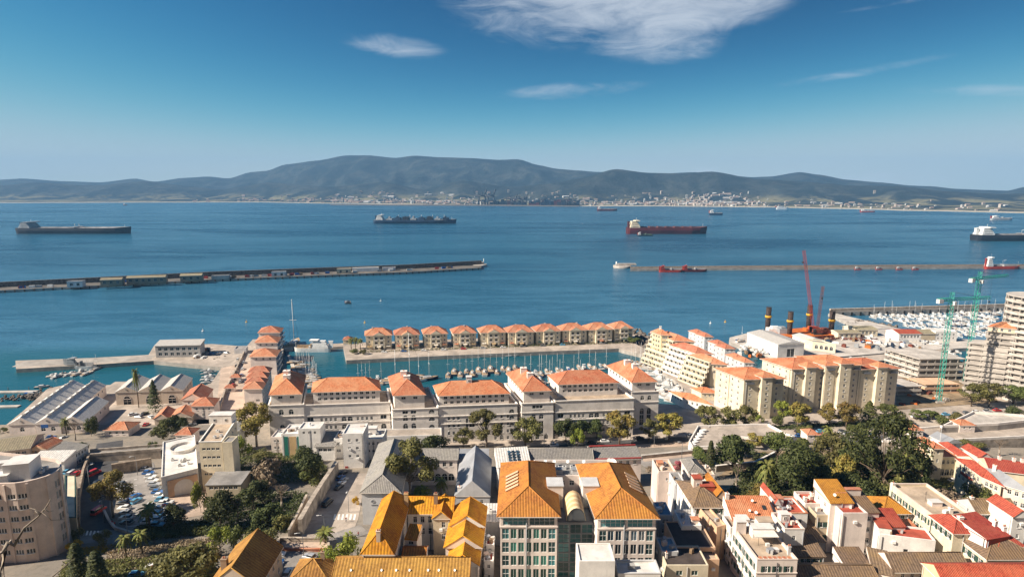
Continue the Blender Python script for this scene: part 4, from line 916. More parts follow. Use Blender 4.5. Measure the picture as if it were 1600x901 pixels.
block(bb, 37, 742, 6.2, 6.0, 4.6, 0, 'bright', 'whiteroof'); block(bb, 4, 752, 4, 3, 2.2, 0, 'bright', 'whiteroof'); block(bb, 10, 728, 9, 2, 1.4, 0, 'white', 'whiteroof', 'plant_wall')
for q in ((66, 738), (72, 733), (60, 730), (20, 722)): ac_unit(bb, *q)

# gate bridge with two arches; walls of the car park
def arch_bridge(name, label, p0, p1, zt, th, arches, m='palestone', zb=None):
    a, c_ = Vector(p0), Vector(p1); d = (c_ - a).normalized(); n = Vector((-d.y, d.x)); L_ = (c_ - a).length; zb = zg(*((a + c_) / 2)) - 2 if zb is None else zb
    root = empty(name, (a.x, a.y, zb), 0, label, 'bridge'); mb = MB(); h = zt - zb; z0_ = Vector((0, 0))
    ops = [(f, 1.6, w, hh, True) for f, w, hh in arches]
    facade(mb, z0_, d * L_, 0, h, ops, rev=th / 2); facade(mb, d * L_ + n * th, n * th, 0, h, [(L_ - q[0],) + q[1:] for q in ops], rev=th / 2)
    mb.build('arch_wall', m, root)
    e = MB(); e.prism([z0_, d * L_, d * L_ + n * th, n * th], h + .004, h + .05); e.build('deck', 'paleroad', root)
    for s in (0, th - .4):
        e = MB(); e.prism([n * s - n * .06, d * L_ + n * s - n * .06, d * L_ + n * (s + .46), n * (s + .46)], h + .055, h + 1.1); e.build('parapet', m, root)
    return root
a_, c_ = GT(133, 722), GT(252, 716)
arch_bridge('gate_bridge', 'old stone gate bridge with two arches carrying the wall road', a_.xy, c_.xy, 12.2, 5, ((12.0, 3.4, 5.0), (17.6, 3.4, 5.0)))
wall_run('car_park_wall', 'brown stone retaining wall behind the car park', [(176, 741), (238, 731)], 4.2, .9, 'stone', terrain=True)
sg = MB(); sg.box(-.9, .9, -.1, 0, 0, 2.6); p = GT(208, 735); tag(sg.build('notice_board', 'whitepaint', None, (p.x, p.y - .2, p.z), R(10)), 'white upright notice board against the car park wall', 'sign')
wall_run('road_wall', 'low pale wall along the curve of the road below the car park', [(163, 800), (170, 815), (180, 827), (215, 838)], .9, .4, 'paleconcrete', terrain=True)
wall_run('depot_wall', 'long grey wall beside the shaded road at the depot', [(124, 822), (124, 780), (131, 745), (140, 722)], 3.0, .5, 'stone', terrain=True)

# white hall with the big arch, cream slab beside it
b = H('white flat-roofed hall with a big brick arch and a ring on its roof', (252, 747), (309, 733), base=779, dep=33, av=30, wall='bright', roof='flat', rm='whiteroof', par=.5, name='hall', cat='building')
u = b.c[1].normalized(); w_ = b.c[1].length; v_ = b.c[3].normalized(); a = math.atan2(u.y, u.x)
m = MB(); done = facade(m, Vector((0, 0)), u * w_ * .84, 0, b.z - 1.4, [(w_ * .44, .1, w_ * .55, b.z - 2.2, True)], rev=1.2)
m.build('arch_front', 'wall_peach', b.root, (*(u * w_ * .14 - v_ * .3), 0)); 
q = done[0]; pp = u * (w_ * .14 + q[0]) - v_ * .3
ob('archway', win_mesh(q[2], q[3], 'arch', 'opening', 'wall_peach'), b.root, (pp.x, pp.y, .1), a).scale = (1, 6, 1)
m = MB(); R_ = 4.6
m.rings([[(r * math.cos(t * math.pi / 14), r * math.sin(t * math.pi / 14), z) for t in range(28)] for r, z in ((R_, -.05), (R_, 1.3), (R_ - .5, 1.3), (R_ - .5, .3), (.1, .45))], 0, False, True, smooth=False)
m.build('roof_ring', 'whiteroof', b.root, b.pt(.6, .66))
for f in ((.3, .4), (.55, .3), (.65, .32), (.5, .2), (.75, .2)): ac_unit(b, *f)
b = H('cream slab block with small windows and a brown flat roof beside the white hall', (310.5, 692), (346.5,), ze=31, dep=21, au=2, av=12, wall='cream', roof='flat', rm='terrace', par=.4, name='office_block', cat='building', F=((4, 4, 1.3, .9, 1.8, 3.2, 'slide', .8),), L=((5, 4, 1.3, .9, 1.8, 3.2, 'slide', .8),), Rr=((5, 4, 1.3, .9, 1.8, 3.2, 'slide', .8),), cap='wall_bright')
block(b, .42, .9, 8.5, 4, 3.6, 0, 'white', 'whiteroof', win=2); ac_unit(b, .5, .45); ac_unit(b, .55, .2); ac_unit(b, .8, .25)
m = MB()
for k in range(14): m.box(-.6, .6, -.05, .05, k * 1.3, k * 1.3 + .08)
H('blank cream stair tower joined to the slab block', (347, 691.5), (362.5,), ze=31.2, dep=5, au=2, av=3, wall='cream', roof='flat', rm='feltroof', par=.3, name='stair_tower', cat='building')
b = H('low annex with a plain grey roof in front of the slab block', (321, 757), (376, 756), ze=19.5, dep=8, wall='sand', roof='shed', rm='feltroof', rise=.8, over=.2, name='annex', cat='building', F=((6, 1, 1.4, 1.0, .8, 3, 'slide'),))
H('small white hut with a pale roof right of the slab block', (352, 672), (373,), ze=17, dep=7, au=3, wall='bright', roof='gable', rm='sheet_white', rise=1.4, F=((2, 1, 1., 1.2, .7, 3),), name='hut', cat='hut')

# ------------------------------------------------------------------ white flats between the slab block and the quayside
wf = dict(wall='bright', roof='flat', rm='whiteroof', par=.5, cat='building', name='flats', group='white flats below the quayside apartments')
H('small pinkish end house of the white flats', (423, 684), (440,), base=709, dep=9, au=2, **{**wf, 'wall': 'rosewhite'}, F=((2, 2, .9, 1.1, .9, 3),))
b = H('white flats with three tall dark and gold window strips', (439.5, 679), (474,), base=715, dep=10, au=2, **wf)
for k, (f, gl) in enumerate(((.2, 'glass_green'), (.5, 'wall_ochrewall'), (.8, 'glass_green'))):
    mm = MB(); ww = b.c[1].length * (.16 if k != 1 else .3); mm.box(-ww / 2, ww / 2, -.14, -.004, .3, b.z - .8); mm.build('window_strip', gl, b.root, (*(b.c[1] * f), 0), b.ang)
H('white flats with a taller back storey right of the window strips', (474.5, 680), (499,), base=707, dep=9, au=2, **wf, F=((2, 2, 1.2, 1.3, 1., 3, 'slide'),))
H('upper white storey set back behind the window strips', (466, 671), (500,), ze=22, dep=7, au=2, **wf, F=((3, 1, 1.0, 1.1, .8, 3, 'slide'),))
H('low white flats with a sloping grey roof in the middle of the row', (493, 697), (522,), base=719, dep=10, au=2, **{**wf, 'roof': 'shed', 'rm': 'tile_grey'}, rise=2.2, F=((3, 1, 1.5, 1.3, 1.0, 3, 'slide'),))
H('narrow white flats beside the tall blank-sided block', (521.5, 687), (535,), base=716, dep=9, au=2, **wf, F=((2, 2, 1.0, 1.2, 1., 3.1),))
b = H('tall white flats with single windows and a red door facing the sloping street', (535, 679), (567.5,), base=731, dep=10, au=3, **wf, F=((2, 3, 1.1, 1.2, 1.8, 3.3, 'std', 1.),), Rr=((2, 3, 1.1, 1.2, 1.8, 3.3, 'std', 1.),))
mm = MB(); mm.box(-.6, .6, -.1, -.004, .1, 2.3); mm.build('door', 'redpaint', b.root, (*(b.c[1] * .12), .3), b.ang)
b = H('white flats with a grey roof terrace at the right end of the row', (568, 687), (598,), base=718, dep=10, au=3, **wf, F=((3, 2, 1.1, 1.2, 1., 3.2),)); block(b, .3, .7, 4, 3, 2.5)
H('long low terrace deck with railings in front of the middle pavilion', (600, 683), (690, 680.5), ze=12.2, dep=8, av=8, **{**wf, 'name': 'terrace_deck', 'rm': 'paving'}, F=((9, 1, 1.4, 2.0, 1.2, 3, 'arch'),))
# hall with the grey hipped roof, arcade court, zinc-roofed hall
b = H('pale hall with a long grey hip roof and two round emblems on its end wall', (565, 768), (625.5,), base=819, dep=34, au=.5, av=3.4, wall='palegrey', roof='hip', rm='tile_grey', rise=4.0, over=.6, ridge='v', hipk=.3, name='hall', cat='building', trim=(.75,), L=((7, 1, 1.2, 2.4, 2.2, 3, 'arch', 2),), Rr=((7, 1, 1.2, 2.4, 2.2, 3, 'arch', 2),))
for f in (.28, .52):
    mm = MB(); mm.rings([[(r * math.cos(t * math.pi / 8), y, r * math.sin(t * math.pi / 8)) for t in range(16)] for r, y in ((.55, -.003), (.55, -.12), (.36, -.12), (.36, -.05), (.05, -.05))], 0); mm.build('emblem', 'zinc', b.root, (*(b.c[1] * f), b.z - 3.2), b.ang)
mm = MB()
for k in range(10):
    if k != 5: mm.box(k * .42, k * .42 + .28, -.06, -.004, 0, .42)
mm.build('lettering', 'zincdark', b.root, (*(b.c[1] * .24), b.z - 4.7), b.ang)
mm = MB(); mm.box(-.1, 1.3, -.14, -.004, 0, 2.2); mm.build('door', 'redpaint', b.root, (*(b.c[1] * .86), .4), b.ang)
b = H('two-storey range with a grey roof and arcade round the shady court', (622, 717.5), (714,), base=758, dep=8, au=1.5, wall='rosewhite', roof='gable', rm='tile_grey', rise=2.4, ridge='u', name='arcade_range', cat='building', F=((8, 1, 1.2, 1.8, 1.2, 3, 'std', 1), (8, 1, 2.3, 3.0, 5.6, 3, 'arch', 1)))
b = H('zinc-roofed gabled hall with a steep grey roof, left of the twin towers', (711, 774), (765,), base=800, dep=26, au=0, av=1, wall='palegrey', roof='gable', rm='zinc', rise=5.5, over=.3, ridge='v', name='hall', cat='building', F=((3, 1, 1.0, 1.3, 1.4, 3),), L=((5, 1, 1.2, 1.5, 1.2, 3),))
chimney(b, .12, .05, 1.5, 1.2, 1.0)
H('grey ridge roof joining the arcade range to the zinc-roofed hall', (712, 715.5), (762,), ze=19.5, dep=7, au=1.5, wall='palegrey', roof='gable', rm='zinc', rise=2.2, ridge='u', name='hall', cat='building', F=((4, 1, 1.0, 1.4, 1.2, 3),))
b = H('low shed with a ribbed white roof tucked behind the lichen-roofed house', (718, 814), (782,), ze=25, dep=8, au=0, wall='palegrey', roof='shed', rm='sheet_white', rise=1.0, over=.2, name='shed', cat='shed'); ac_unit(b, .75, .5, .6)

# ------------------------------------------------------------------ the lichen-roofed cluster
li = dict(rm='tile_lichen', wall='bright', group='houses with yellow lichen roofs')
b = H('big house with a steep yellow lichen roof, its ridge running back to the hall', (566, 864), (614.5,), ze=30, dep=25, au=0, av=.8, roof='hip', rise=4.6, over=.5, ridge='v', hipk=.35, **li, F=((3, 1, 1.0, 1.5, 1.0, 3),), L=((6, 2, 1.0, 1.5, 1.0, 3.2),), Rr=((6, 2, 1.0, 1.5, 1.0, 3.2),))
chimney(b, .5, .06, 3.2, 1.0, 2.0, 'beige', 2); chimney(b, .97, .86, 4.2, 1.1, 0, 'ochrewall', 3)
b = H('white rear range with a yellow lichen roof and two rows of windows', (637, 801.5), (706,), ze=29, dep=8, au=0, roof='gable', rise=3.0, ridge='u', **li, F=((5, 2, 1.1, 1.9, 1.0, 3.6),)); chimney(b, .62, .3, 3.4, 1.1, 1.2, 'brownwall', 2)
b = H('stone-faced gable wing with one upper window in the lichen-roofed court', (676.5, 809), (703,), ze=29.2, dep=9, au=0, roof='gable', rise=2.2, ridge='v', over=.35, **{**li, 'wall': 'sand'}, F=((1, 2, 1.0, 1.7, 1.2, 3.6, 'std', 1.6, .6),))
b = H('farthest gabled house of the stepped lichen-roofed terrace', (705, 820), (756,), ze=29, dep=9, au=-1, roof='gable', rise=3.2, ridge='v', **li, Rr=((3, 2, 1., 1.4, 1., 3),))
b = H('middle gabled house of the stepped lichen-roofed terrace', (696, 853), (752,), ze=27.8, dep=10, au=-1, roof='gable', rise=3.4, ridge='v', **{**li, 'rm': 'tile_lichenbrown' if False else 'tile_lichen', 'wall': 'rosewhite'}, Rr=((3, 2, 1., 1.4, 1., 3),), F=((2, 1, 1., 1.3, 1.5, 3),))
b = H('nearest gabled house of the stepped lichen-roofed terrace', (700, 881), (747,), ze=26.5, dep=7.5, au=-1, roof='gable', rise=3.0, ridge='v', **{**li, 'wall': 'rosewhite'}, Rr=((2, 2, 1., 1.4, 1., 3),), F=((2, 1, 1., 1.3, 1.5, 3),))
b = H('small courtyard house with an orange ribbed roof and one window', (629, 869), (664,), ze=25.6, dep=4.6, au=0, roof='gable', rise=1.3, ridge='u', over=.2, **{**li, 'rm': 'tile_ochre'}, F=((1, 1, 1.2, .8, .5, 3, 'slide', 3.4, .6),))
b = H('little lean-to with a brown tiled roof inside the lichen-roofed court', (633, 841), (651,), ze=27.4, dep=4.5, au=-8, roof='shed', rise=1.6, over=.2, **{**li, 'rm': 'tile_lichenbrown'}, F=((1, 1, 1.3, 1.0, .6, 3, 'slide', .5),))
b = H('long front range with a low orange lichen roof along the bottom of the court', (522, 899), (731,), ze=26.5, dep=7.6, au=0, roof='gable', rise=2.5, ridge='u', **{**li, 'rm': 'tile_mustard'}, F=((11, 2, 1.0, 1.5, 1.0, 3.1),), L=((2, 2, 1.0, 1.5, 1.0, 3.1),))
for f in (.12, .35, .46, .56, .7, .78, .9):
    dish(b, f, .12, .5, .5)
for (x, y, x1, z, lb) in ((759, 851, 772, 26, 'narrow white house with a red flat roof, upper of two'), (756, 876, 771, 24.5, 'narrow white house with a red flat roof, lower of two')):
    H(lb + ', by the left glass tower', (x, y), (x1,), ze=z, dep=3.6, au=0, wall='bright', roof='flat', rm='redterrace', par=.2, F=((1, 2, .8, 1.2, 1.0, 3),))
b = H('house with a steep ochre tiled roof at the bottom of the garden', (326, 915), (404,), ze=27, dep=15, au=0, av=2, wall='beige', roof='gable', rm='tile_mustard', rise=5.2, ridge='v', F=((3, 1, 1., 1.4, 1., 3),), Rr=((4, 2, 1., 1.4, 1., 3),)); chimney(b, .2, .25, 2.4, 1.4, 2.2, 'brownwall', 2)
b = H('small ochre-roofed house with a chimney below the walled car park', (452, 907), (513,), ze=25, dep=8, au=0, wall='beige', roof='hip', rm='tile_mustard', rise=3.4, ridge='u', hipk=.9); chimney(b, .68, .7, 2.6, .9, 1.4, 'brownwall', 1)

# ------------------------------------------------------------------ twin office towers with ochre hip roofs and glass fronts
def twin(label, x0, x1, py, side):
    b = building('office_tower', label, (x0, py), (x1,), ze=40, dep=27, au=0, av=-1 if side < 0 else 3.5, wall='rosewhite', roof='hip', rm='tile_ochre', rise=4.3, over=.9, ridge='v', hipk=.45, cat='building', group='twin office towers',
                 F=((2, 1, 6.3, 2.4, .4, 4, 'curtain', .5, .5, 'glass_teal'), (1, 5, 1.8, 2.9, 3.7, 3.7, 'curtain', .2, 11.9, 'glass_teal'), (1, 5, 1.8, 2.9, 3.7, 3.7, 'curtain', 11.9, .2, 'glass_teal'), (5, 5, 1.5, 2.7, 3.8, 3.7, 'slide', 2.4, 2.4, 'glass_green' if side < 0 else 'glass_blue')),
                 L=((4, 6, 2.2, 2.4, .5, 3.7, 'curtain', 1, 1, 'glass_teal'),), Rr=((4, 6, 2.2, 2.4, .5, 3.7, 'curtain', 1, 1, 'glass_teal'),), trim=(3.35,))
    c = b.c; w = c[1].length; sl_ = MB(); ridge = Vector((w / 2, 8, b.z + 5.2)); dn = Vector((-w / 2 * side * -1, 0, -5.2)).normalized()
    for k in range(5):                                     # rows of roof louvres in the outer slope
        t = .32 + .0 * k; x = w / 2 + side * (w / 2 + .9) * .52; z = b.z + 4.3 * (1 - .52) + .12
        m = MB(); m.box(-1.9, 1.9, -.45, .45, 0, .16); o = m.build('roof_light', 'wall_peach', b.root, (x, 9.5 + k * 1.8, z)); o.rotation_euler = (0, math.atan2(4.3, w / 2 + .9) * (1 if side > 0 else -1), 0)
    p = MB(); p.cyl(0, 0, 0, b.z, .12, .12, 6); p.build('downpipe', 'zinc', b.root, (w * .46, -.16, 0))
    return b
t1 = twin('left one of the twin ochre-roofed office towers, teal glazed corners', 781.5, 871, 804, -1)
t2 = twin('right one of the twin ochre-roofed office towers, darker glazed corners', 934, 1025, 807, 1)
pa, pc = t1.o + t1.c[1], t2.o
def mid(x, y, z): return Vector((x, y, z))
xa, xc = t1.o.x + t1.c[1].x, t2.o.x; ym = t1.o.y; zb = t1.z0
root = empty('glass_atrium', (xa + .3, ym + 3.2, zb), 0, 'glazed atrium with a yellow barrel vault between the twin towers', 'building'); wm_ = xc - xa - .6
m = MB(); d0 = facade(m, Vector((0, 0)), Vector((wm_, 0)), 0, 19.6, [(wm_ * f, .3 + 2.7 * j, wm_ * .3, 2.5, False) for f in (.18, .5, .82) for j in range(7)]); facade(m, Vector((wm_, 0)), Vector((wm_, 12)), 0, 19.6, []); facade(m, Vector((0, 12)), Vector((0, 0)), 0, 19.6, []); m.face([(0, 0, 19.6), (wm_, 0, 19.6), (wm_, 12, 19.6), (0, 12, 19.6)]); m.build('wall', 'zincdark', root)
for q in d0: ob('window', win_mesh(q[2], q[3], 'curtain', 'glass_teal', 'zinc'), root, (q[0], 0, q[1]), 0)
rv, cx_ = 2.45, wm_ * .5
for k in range(8):                                         # segments of the barrel vault
    m = MB(); ring = lambda y: [(cx_ + rv * math.cos(math.pi * t / 10), y, 20.6 + rv * 1.5 * math.sin(math.pi * t / 10)) for t in range(11)]
    y0_ = -1.2 + k * 1.1; m.rings([ring(y0_), ring(y0_ + 1.06)], 0, False, False, closed=False, smooth=True); m.build('vault_panel', 'wall_ochrewall' if k % 2 else 'wall_yellow', root)
m = MB(); m.face([(cx_ + rv * .94 * math.cos(math.pi * t / 10), -1.0, 20.6 + rv * 1.4 * math.sin(math.pi * t / 10)) for t in range(11)]); m.build('vault_window', 'glass', root)
for s in (-1, 1):
    m = MB(); x = cx_ + s * (rv + 2.3); m.box(x - 2.1, x + 2.1, 7, 11.5, 19.61, 25.6); m.build('lift_tower', 'wall_rosewhite', root); m = MB(); m.box(x - 2.25, x + 2.25, 6.85, 11.65, 25.604, 25.9); m.build('lift_roof', 'wall_palegrey', root)
b = H('flat-roofed plant deck behind the twin towers, with dishes and cabinets', (836, 746), (966,), ze=37, dep=10, au=0, wall='rosewhite', roof='flat', rm='feltroof', par=.8, name='plant_deck', cat='building', F=((8, 1, 1.4, 1.6, .8, 3),))
for k, f in enumerate((.14, .25, .42, .62, .94)): dish(b, f, .75, .9 if k < 4 else 1.2, .6)
dish(b, .96, .45, 2.2, .4)
for f in (.3, .5, .72, .85): block(b, f, .3, 2.2, 1.6, 1.3, 0, 'palegrey', 'zinc', 'plant_cabinet')
for k in range(9): ac_unit(b, .1 + .09 * k, .55)
b = H('long grey slate-roofed range behind the plant deck', (829, 721), (926, 720), ze=24, dep=8.5, wall='rosewhite', roof='gable', rm='tile_grey', rise=3.2, ridge='u', name='slate_range', cat='building', F=((10, 1, 1.2, 1.4, .6, 3),))
b = H('grey roof with dark red borders at the right end of the slate range', (927, 718.5), (1002, 716), ze=24, dep=8, wall='rosewhite', roof='shed', rm='tile_grey', rise=1.5, name='slate_range', cat='building', F=((6, 1, 1.2, 1.4, .6, 3),))
for fv in (0.02, .98):
    m = MB(); p = b.pt(0, fv, .08 + 1.5 * fv); m.box(0, b.c[1].length, -.3, .3, 0, .35); m.build('roof_border', 'redpaint', b.root, p, b.ang)
b = H('white stepped roof block with skylights left of the slate range', (779, 729), (828, 726), ze=25, dep=9, wall='bright', roof='shed', rm='sheet_white', rise=2.6, name='flats', cat='building', L=((3, 2, 1.2, 1.4, .8, 3),))
for k in range(3):
    for j in range(4): m = MB(); m.box(-.5, .5, -.5, .5, 0, .2); p = b.pt(.4 + .14 * k, .3 + .15 * j, .15 + 2.6 * (.3 + .15 * j)); o = m.build('skylight', 'glass_blue', b.root, p, b.ang); o.rotation_euler[0] = R(16)
# white lift heads and roofs in front of the towers
b = H('white square lift head rising in front of the atrium', (905, 878), (961,), ze=34, dep=7, au=0, wall='bright', roof='flat', rm='whiteroof', par=.35, name='lift_head', cat='building')
b = H('low white parapeted roof at the foot of the right tower', (966, 899), (1032,), ze=30, dep=5, au=0, wall='bright', roof='flat', rm='whiteroof', par=.6, name='flats', cat='building', cap='wall_palegrey')
# ------------------------------------------------------------------ walls and terraces between town and quayside
wall_run('line_wall', 'long grey rampart wall above the tree-lined road', [(1002, 716), (1060, 710), (1130, 703)], 1.4, 1.0, 'palestone', terrain=True, coping='paleconcrete')
ribbon('wall_road', [(1000, 724), (1060, 717), (1110, 711)], 7, .09, 'paleroad')
ribbon('wall_pavement', [(1004, 719), (1060, 713), (1115, 706.5)], 3, .12, 'plaza')
def platform(name, label, pts, z, h, m='palestone', top='paving', cat='bastion', par=1.1, zb=None):
    P = ccw([tuple(G(a, c_, z + h).xy) for a, c_ in pts]); o = Vector(P[0]); zb = 2.5 if zb is None else zb; root = empty(name, (o.x, o.y, zb), 0, label, cat)
    Q = [Vector(p) - o for p in P]; mb = MB(); mb.prism(Q, 0, z + h - zb, 0, 0, bottom=False); mb.build('rampart', m, root)
    t = MB(); cen = sum(Q, Vector((0, 0))) / len(Q); t.face([(*(p + (cen - p).normalized() * .5), z + h - zb + .02) for p in Q]); t.build('terrace', top, root)
    e = MB()
    for k in range(len(Q)):
        a, b_ = Q[k], Q[(k + 1) % len(Q)]; d = (b_ - a).normalized(); n = Vector((-d.y, d.x)) * .5
        e.prism([a, b_, b_ + n, a + n], z + h - zb + .004, z + h - zb + par)
    e.build('parapet', 'wall_white', root); return root
platform('bastion', 'broad stone bastion with white parapets, between the street trees and the park', [(1082, 701), (1076, 692), (1090, 667.5), (1200, 664.5), (1240, 686), (1215, 694), (1185, 688), (1150, 684), (1122, 700)], 3, 7.5)
platform('bastion', 'long stone battery terrace at the right, above the red-roofed villas', [(1378, 690), (1420, 672), (1560, 660), (1660, 655), (1700, 676), (1600, 684), (1480, 690), (1420, 694)], 3, 7.0, top='paving')
platform('retaining_terrace', 'stepped grey terrace behind the construction trees at the right', [(1470, 668), (1520, 645), (1590, 650), (1640, 655), (1560, 664)], 3, 9.5, m='concrete', top='paleconcrete')
m = MB(); root = empty('sloped_buttress', G(1085, 697, 8), 0, 'pale ramp of stepped buttresses at the corner of the bastion', 'wall')
o = G(1085, 697, 8)
for k in range(6):
    p = G(1082 + k * 3.4, 695 - k * 4.2, 10.5) - o; m = MB(); m.box(-1.6, 1.6, -.9, .9, -4, .4 + .1 * k); m.build('buttress', 'wall_bright', root, p, R(30))
wall_run('garden_wall', 'grey garden wall with a pale coping across the upper park', [(1118, 737), (1180, 730), (1215, 712)], 2.6, .5, 'concrete', terrain=True, coping='wall_white')
wall_run('park_wall', 'long grey retaining wall behind the red-roofed villas', [(1405, 700), (1480, 694), (1600, 686)], 4.6, .8, 'concrete', terrain=True, coping='paleconcrete')
wall_run('rubble_wall', 'high rubble wall climbing beside the sloping street', [(470, 836), (486, 806), (505, 774), (527, 740)], 5.2, 1.2, 'palestone', terrain=True)
wall_run('garden_wall', 'thin pale wall running parallel to the rubble wall, garden side', [(452, 842), (466, 815), (480, 785)], 3.0, .5, 'palestone', terrain=True)
wall_run('yard_wall', 'low pale wall round the little square above the walled car park', [(430, 866), (437, 845), (512, 846), (514, 858)], 1.2, .4, 'palestone', terrain=True)
wall_run('yard_wall', 'orange-edged low wall between the little square and the parked cars', [(440, 860), (512, 861)], .8, .4, 'tile_coral', terrain=True)
patch('plaza', [(440, 859), (512, 860), (511, 847), (440, 846)], .12, 'plaza')
patch('car_park', [(415, 905), (500, 905), (512, 863), (432, 862)], .10, 'paleroad')
for (x, y, x1, lb) in ((1262, 679, 1281, 'small pink hut with a red roof on the terrace by the round tree'), (1424, 672, 1443, 'small white hut with a red roof on the battery, left one'), (1500, 664, 1524, 'small white hut with a red roof on the battery, right one')):
    H(lb, (x, y), (x1,), ze=13.5 if x > 1300 else 11.5, dep=6, au=0, z0=8.0, wall='rosewhite', roof='hip', rm='tile_coral', rise=1.6, over=.3, F=((2, 1, .9, 1.2, .6, 3),), name='hut', cat='hut')

# ------------------------------------------------------------------ the old town at the lower right
def T_(label, A, B, **k):
    k.setdefault('wall', 'bright'); k.setdefault('au', 0)
    if k['au'] == 'auto': k['au'] = None
    return building(k.pop('name', 'town_house'), label, A, B, cat='house', **k)
S2 = ((2, 2, .95, 1.5, 1.3, 3.2, 'shut'),); S3 = ((3, 2, .95, 1.5, 1.3, 3.2, 'shut'),)
b = T_('tall blank pinkish house with one tiny window right of the twin towers', (1029, 739), (1056,), base=792, dep=9, wall='pink', roof='flat', rm='terrace', F=((1, 1, .7, 1.0, 1.6, 3, 'std', 3),))
block(b, .3, .6, 2, 2, 1.4, 0, 'peach', 'tile_coral', 'planter')
b = T_('small flat-roofed house with a grey hip roof behind the blank pinkish one', (1077, 737), (1100,), ze=25, dep=9, wall='rosewhite', roof='hip', rm='tile_grey', rise=1.8, F=S2)
b = T_('low pink house with a pale flat roof beside the cypress', (1100, 742), (1117,), ze=24, dep=7, wall='pink', roof='flat', rm='terrace', par=.3)
b = T_('little white tower house with a pale roof over the grey hip roof', (1088, 752), (1104,), ze=30, dep=5, wall='rosewhite', roof='flat', rm='whiteroof', par=.3, F=((1, 1, .7, .9, 1.2, 3),))
b = T_('blue-white house with a balcony left of the grey hip roof', (1056, 758), (1072,), ze=27, dep=8, wall='palegrey', roof='flat', rm='feltroof', par=.4, F=((2, 2, .8, 1.2, 1, 3),))
b = T_('white house under a grey-brown hip roof with a red roof terrace', (1084, 791), (1134,), ze=29, dep=15, av=2, wall='bright', roof='hip', rm='tile_brown', rise=2.6, over=.5, ridge='u', hipk=.6, F=((4, 2, .95, 1.5, .7, 3.2, 'shut', 1.),), L=((5, 2, .95, 1.5, .7, 3.2, 'std', 1),))
block(b, .42, .62, 2.6, 2.6, 3.6, .8, 'pink', 'redterrace', 'stair_hut', 1); block(b, .7, .55, 4.2, 3, 1.8, .8, 'redterrace', 'redterrace', 'roof_terrace')
b = T_('orange gabled house end under a steep lichen roof beside the bare trees', (1117, 778), (1136,), ze=29, dep=10, av=3, wall='peach', roof='gable', rm='tile_lichenbrown', rise=3, ridge='v')
b = T_('white house with a light blue roof beside the right tower', (1030, 805), (1050,), ze=29, dep=7, wall='palegrey', roof='flat', rm='blueroof', par=.2, F=((2, 2, .8, 1.2, 1.2, 3),))
b = T_('white roof terrace with plants and washing poles in front of the hip roof', (1065, 825), (1096,), ze=29, dep=8, wall='bright', roof='flat', rm='whiteroof', par=.9)
for k in range(5): aerial(b, .2 + .15 * k, .5, 4.2)
block(b, .8, .3, 2.0, 1.6, 1.5, 0, 'pink', 'tile_coral', 'planter')
b = T_('brown flat-roofed house with an orange end wall and a dark loggia', (1057, 856), (1118,), ze=28.5, dep=12, wall='peach', roof='flat', rm='darkroof', par=.3, F=((1, 1, 4.0, 2.4, .9, 3, 'void', 5.0, .4), (3, 1, 1., 1.4, 4.6, 3, 'shut', .6)))
b = T_('light blue flat-roofed annex beside the brown roofed house', (1034, 862), (1060,), ze=29.5, dep=6, wall='palegrey', roof='flat', rm='blueroof', par=.2)
b = T_('cream house with a dark flat roof and two green shuttered windows', (1041, 884), (1107,), ze=28.5, dep=8, wall='cream', roof='flat', rm='darkroof', par=.3, F=((2, 2, 1.6, 1.3, 1.2, 3.3, 'slide', 1.4, 1.4, 'glass_green'),), L=((3, 2, 1., 1.3, 1.2, 3.3),)); chimney(b, .08, .4, 1.4, .5)
b = T_('orange stepped house corner at the narrow street, below the loggia', (1101, 876), (1124,), ze=27, dep=7, wall='peach', roof='flat', rm='terrace', par=.5, Rr=((2, 3, 1., 1.4, 1., 3, 'shut'),))
b = T_('dark stone house wall lining the narrow street', (1120, 826), (1134, 822), ze=28, dep=12, au='auto', av=10, wall='peach', roof='flat', rm='terrace', par=.6, Rr=((4, 3, 1., 1.5, 1., 3.2, 'shut'),))
b = T_('white house with a bright orange tiled roof, dishes and a skylight', (1145, 812), (1212,), ze=29, dep=7, wall='bright', roof='shed', rm='tile_orange', rise=3.4, over=.3, F=((5, 2, .95, 1.4, 1, 3.1, 'shut'),)); chimney(b, .04, .9, 2.0, 1.0, 2.5); dish(b, .45, .3, .6, 1.2); dish(b, .58, .2, .7, .9); dish(b, .6, .7, .6, 2.6)
m = MB(); m.box(-.5, .5, -.7, .7, 0, .15); o = m.build('skylight', 'glass', b.root, b.pt(.84, .5, 1.75), b.ang); o.rotation_euler[0] = R(26)
b = T_('white roof-terrace house with parapets in front of the orange roof', (1141, 829), (1172,), ze=28.5, dep=6, wall='bright', roof='flat', rm='terrace', par=1.0, L=((2, 3, .9, 1.4, 1.2, 3.1, 'shut'),)); block(b, .8, .5, 3, 2.4, 2.2, 0, 'pink', 'whiteroof'); aerial(b, .3, .3)
b = T_('white house with terracotta side roof and climbing plants on the street', (1148, 848), (1166,), ze=27, dep=6, wall='bright', roof='flat', rm='redterrace', par=.5, L=((2, 3, .9, 1.4, 1.2, 3.1, 'shut'),))
b = T_('white house with a shaded roof yard behind the corner building', (1178, 836), (1222,), ze=29.5, dep=6, wall='bright', roof='flat', rm='terrace', par=.9); block(b, .55, .6, 4, 2.6, 2.4, 0, 'bright', 'terrace', win=1); ac_unit(b, .2, .4)
b = T_('big white corner building with a sandy roof terrace and shuttered windows', (1183, 877), (1246,), ze=30.5, dep=14, av=3.0, wall='rosewhite', roof='flat', rm='terrace', par=.6, cap='wall_pink', F=((3, 3, 1.1, 1.7, 1.2, 3.4, 'shut', .8),), L=((6, 4, 1.0, 1.7, 1.2, 3.4, 'shut', .8),), trim=(3.1,))
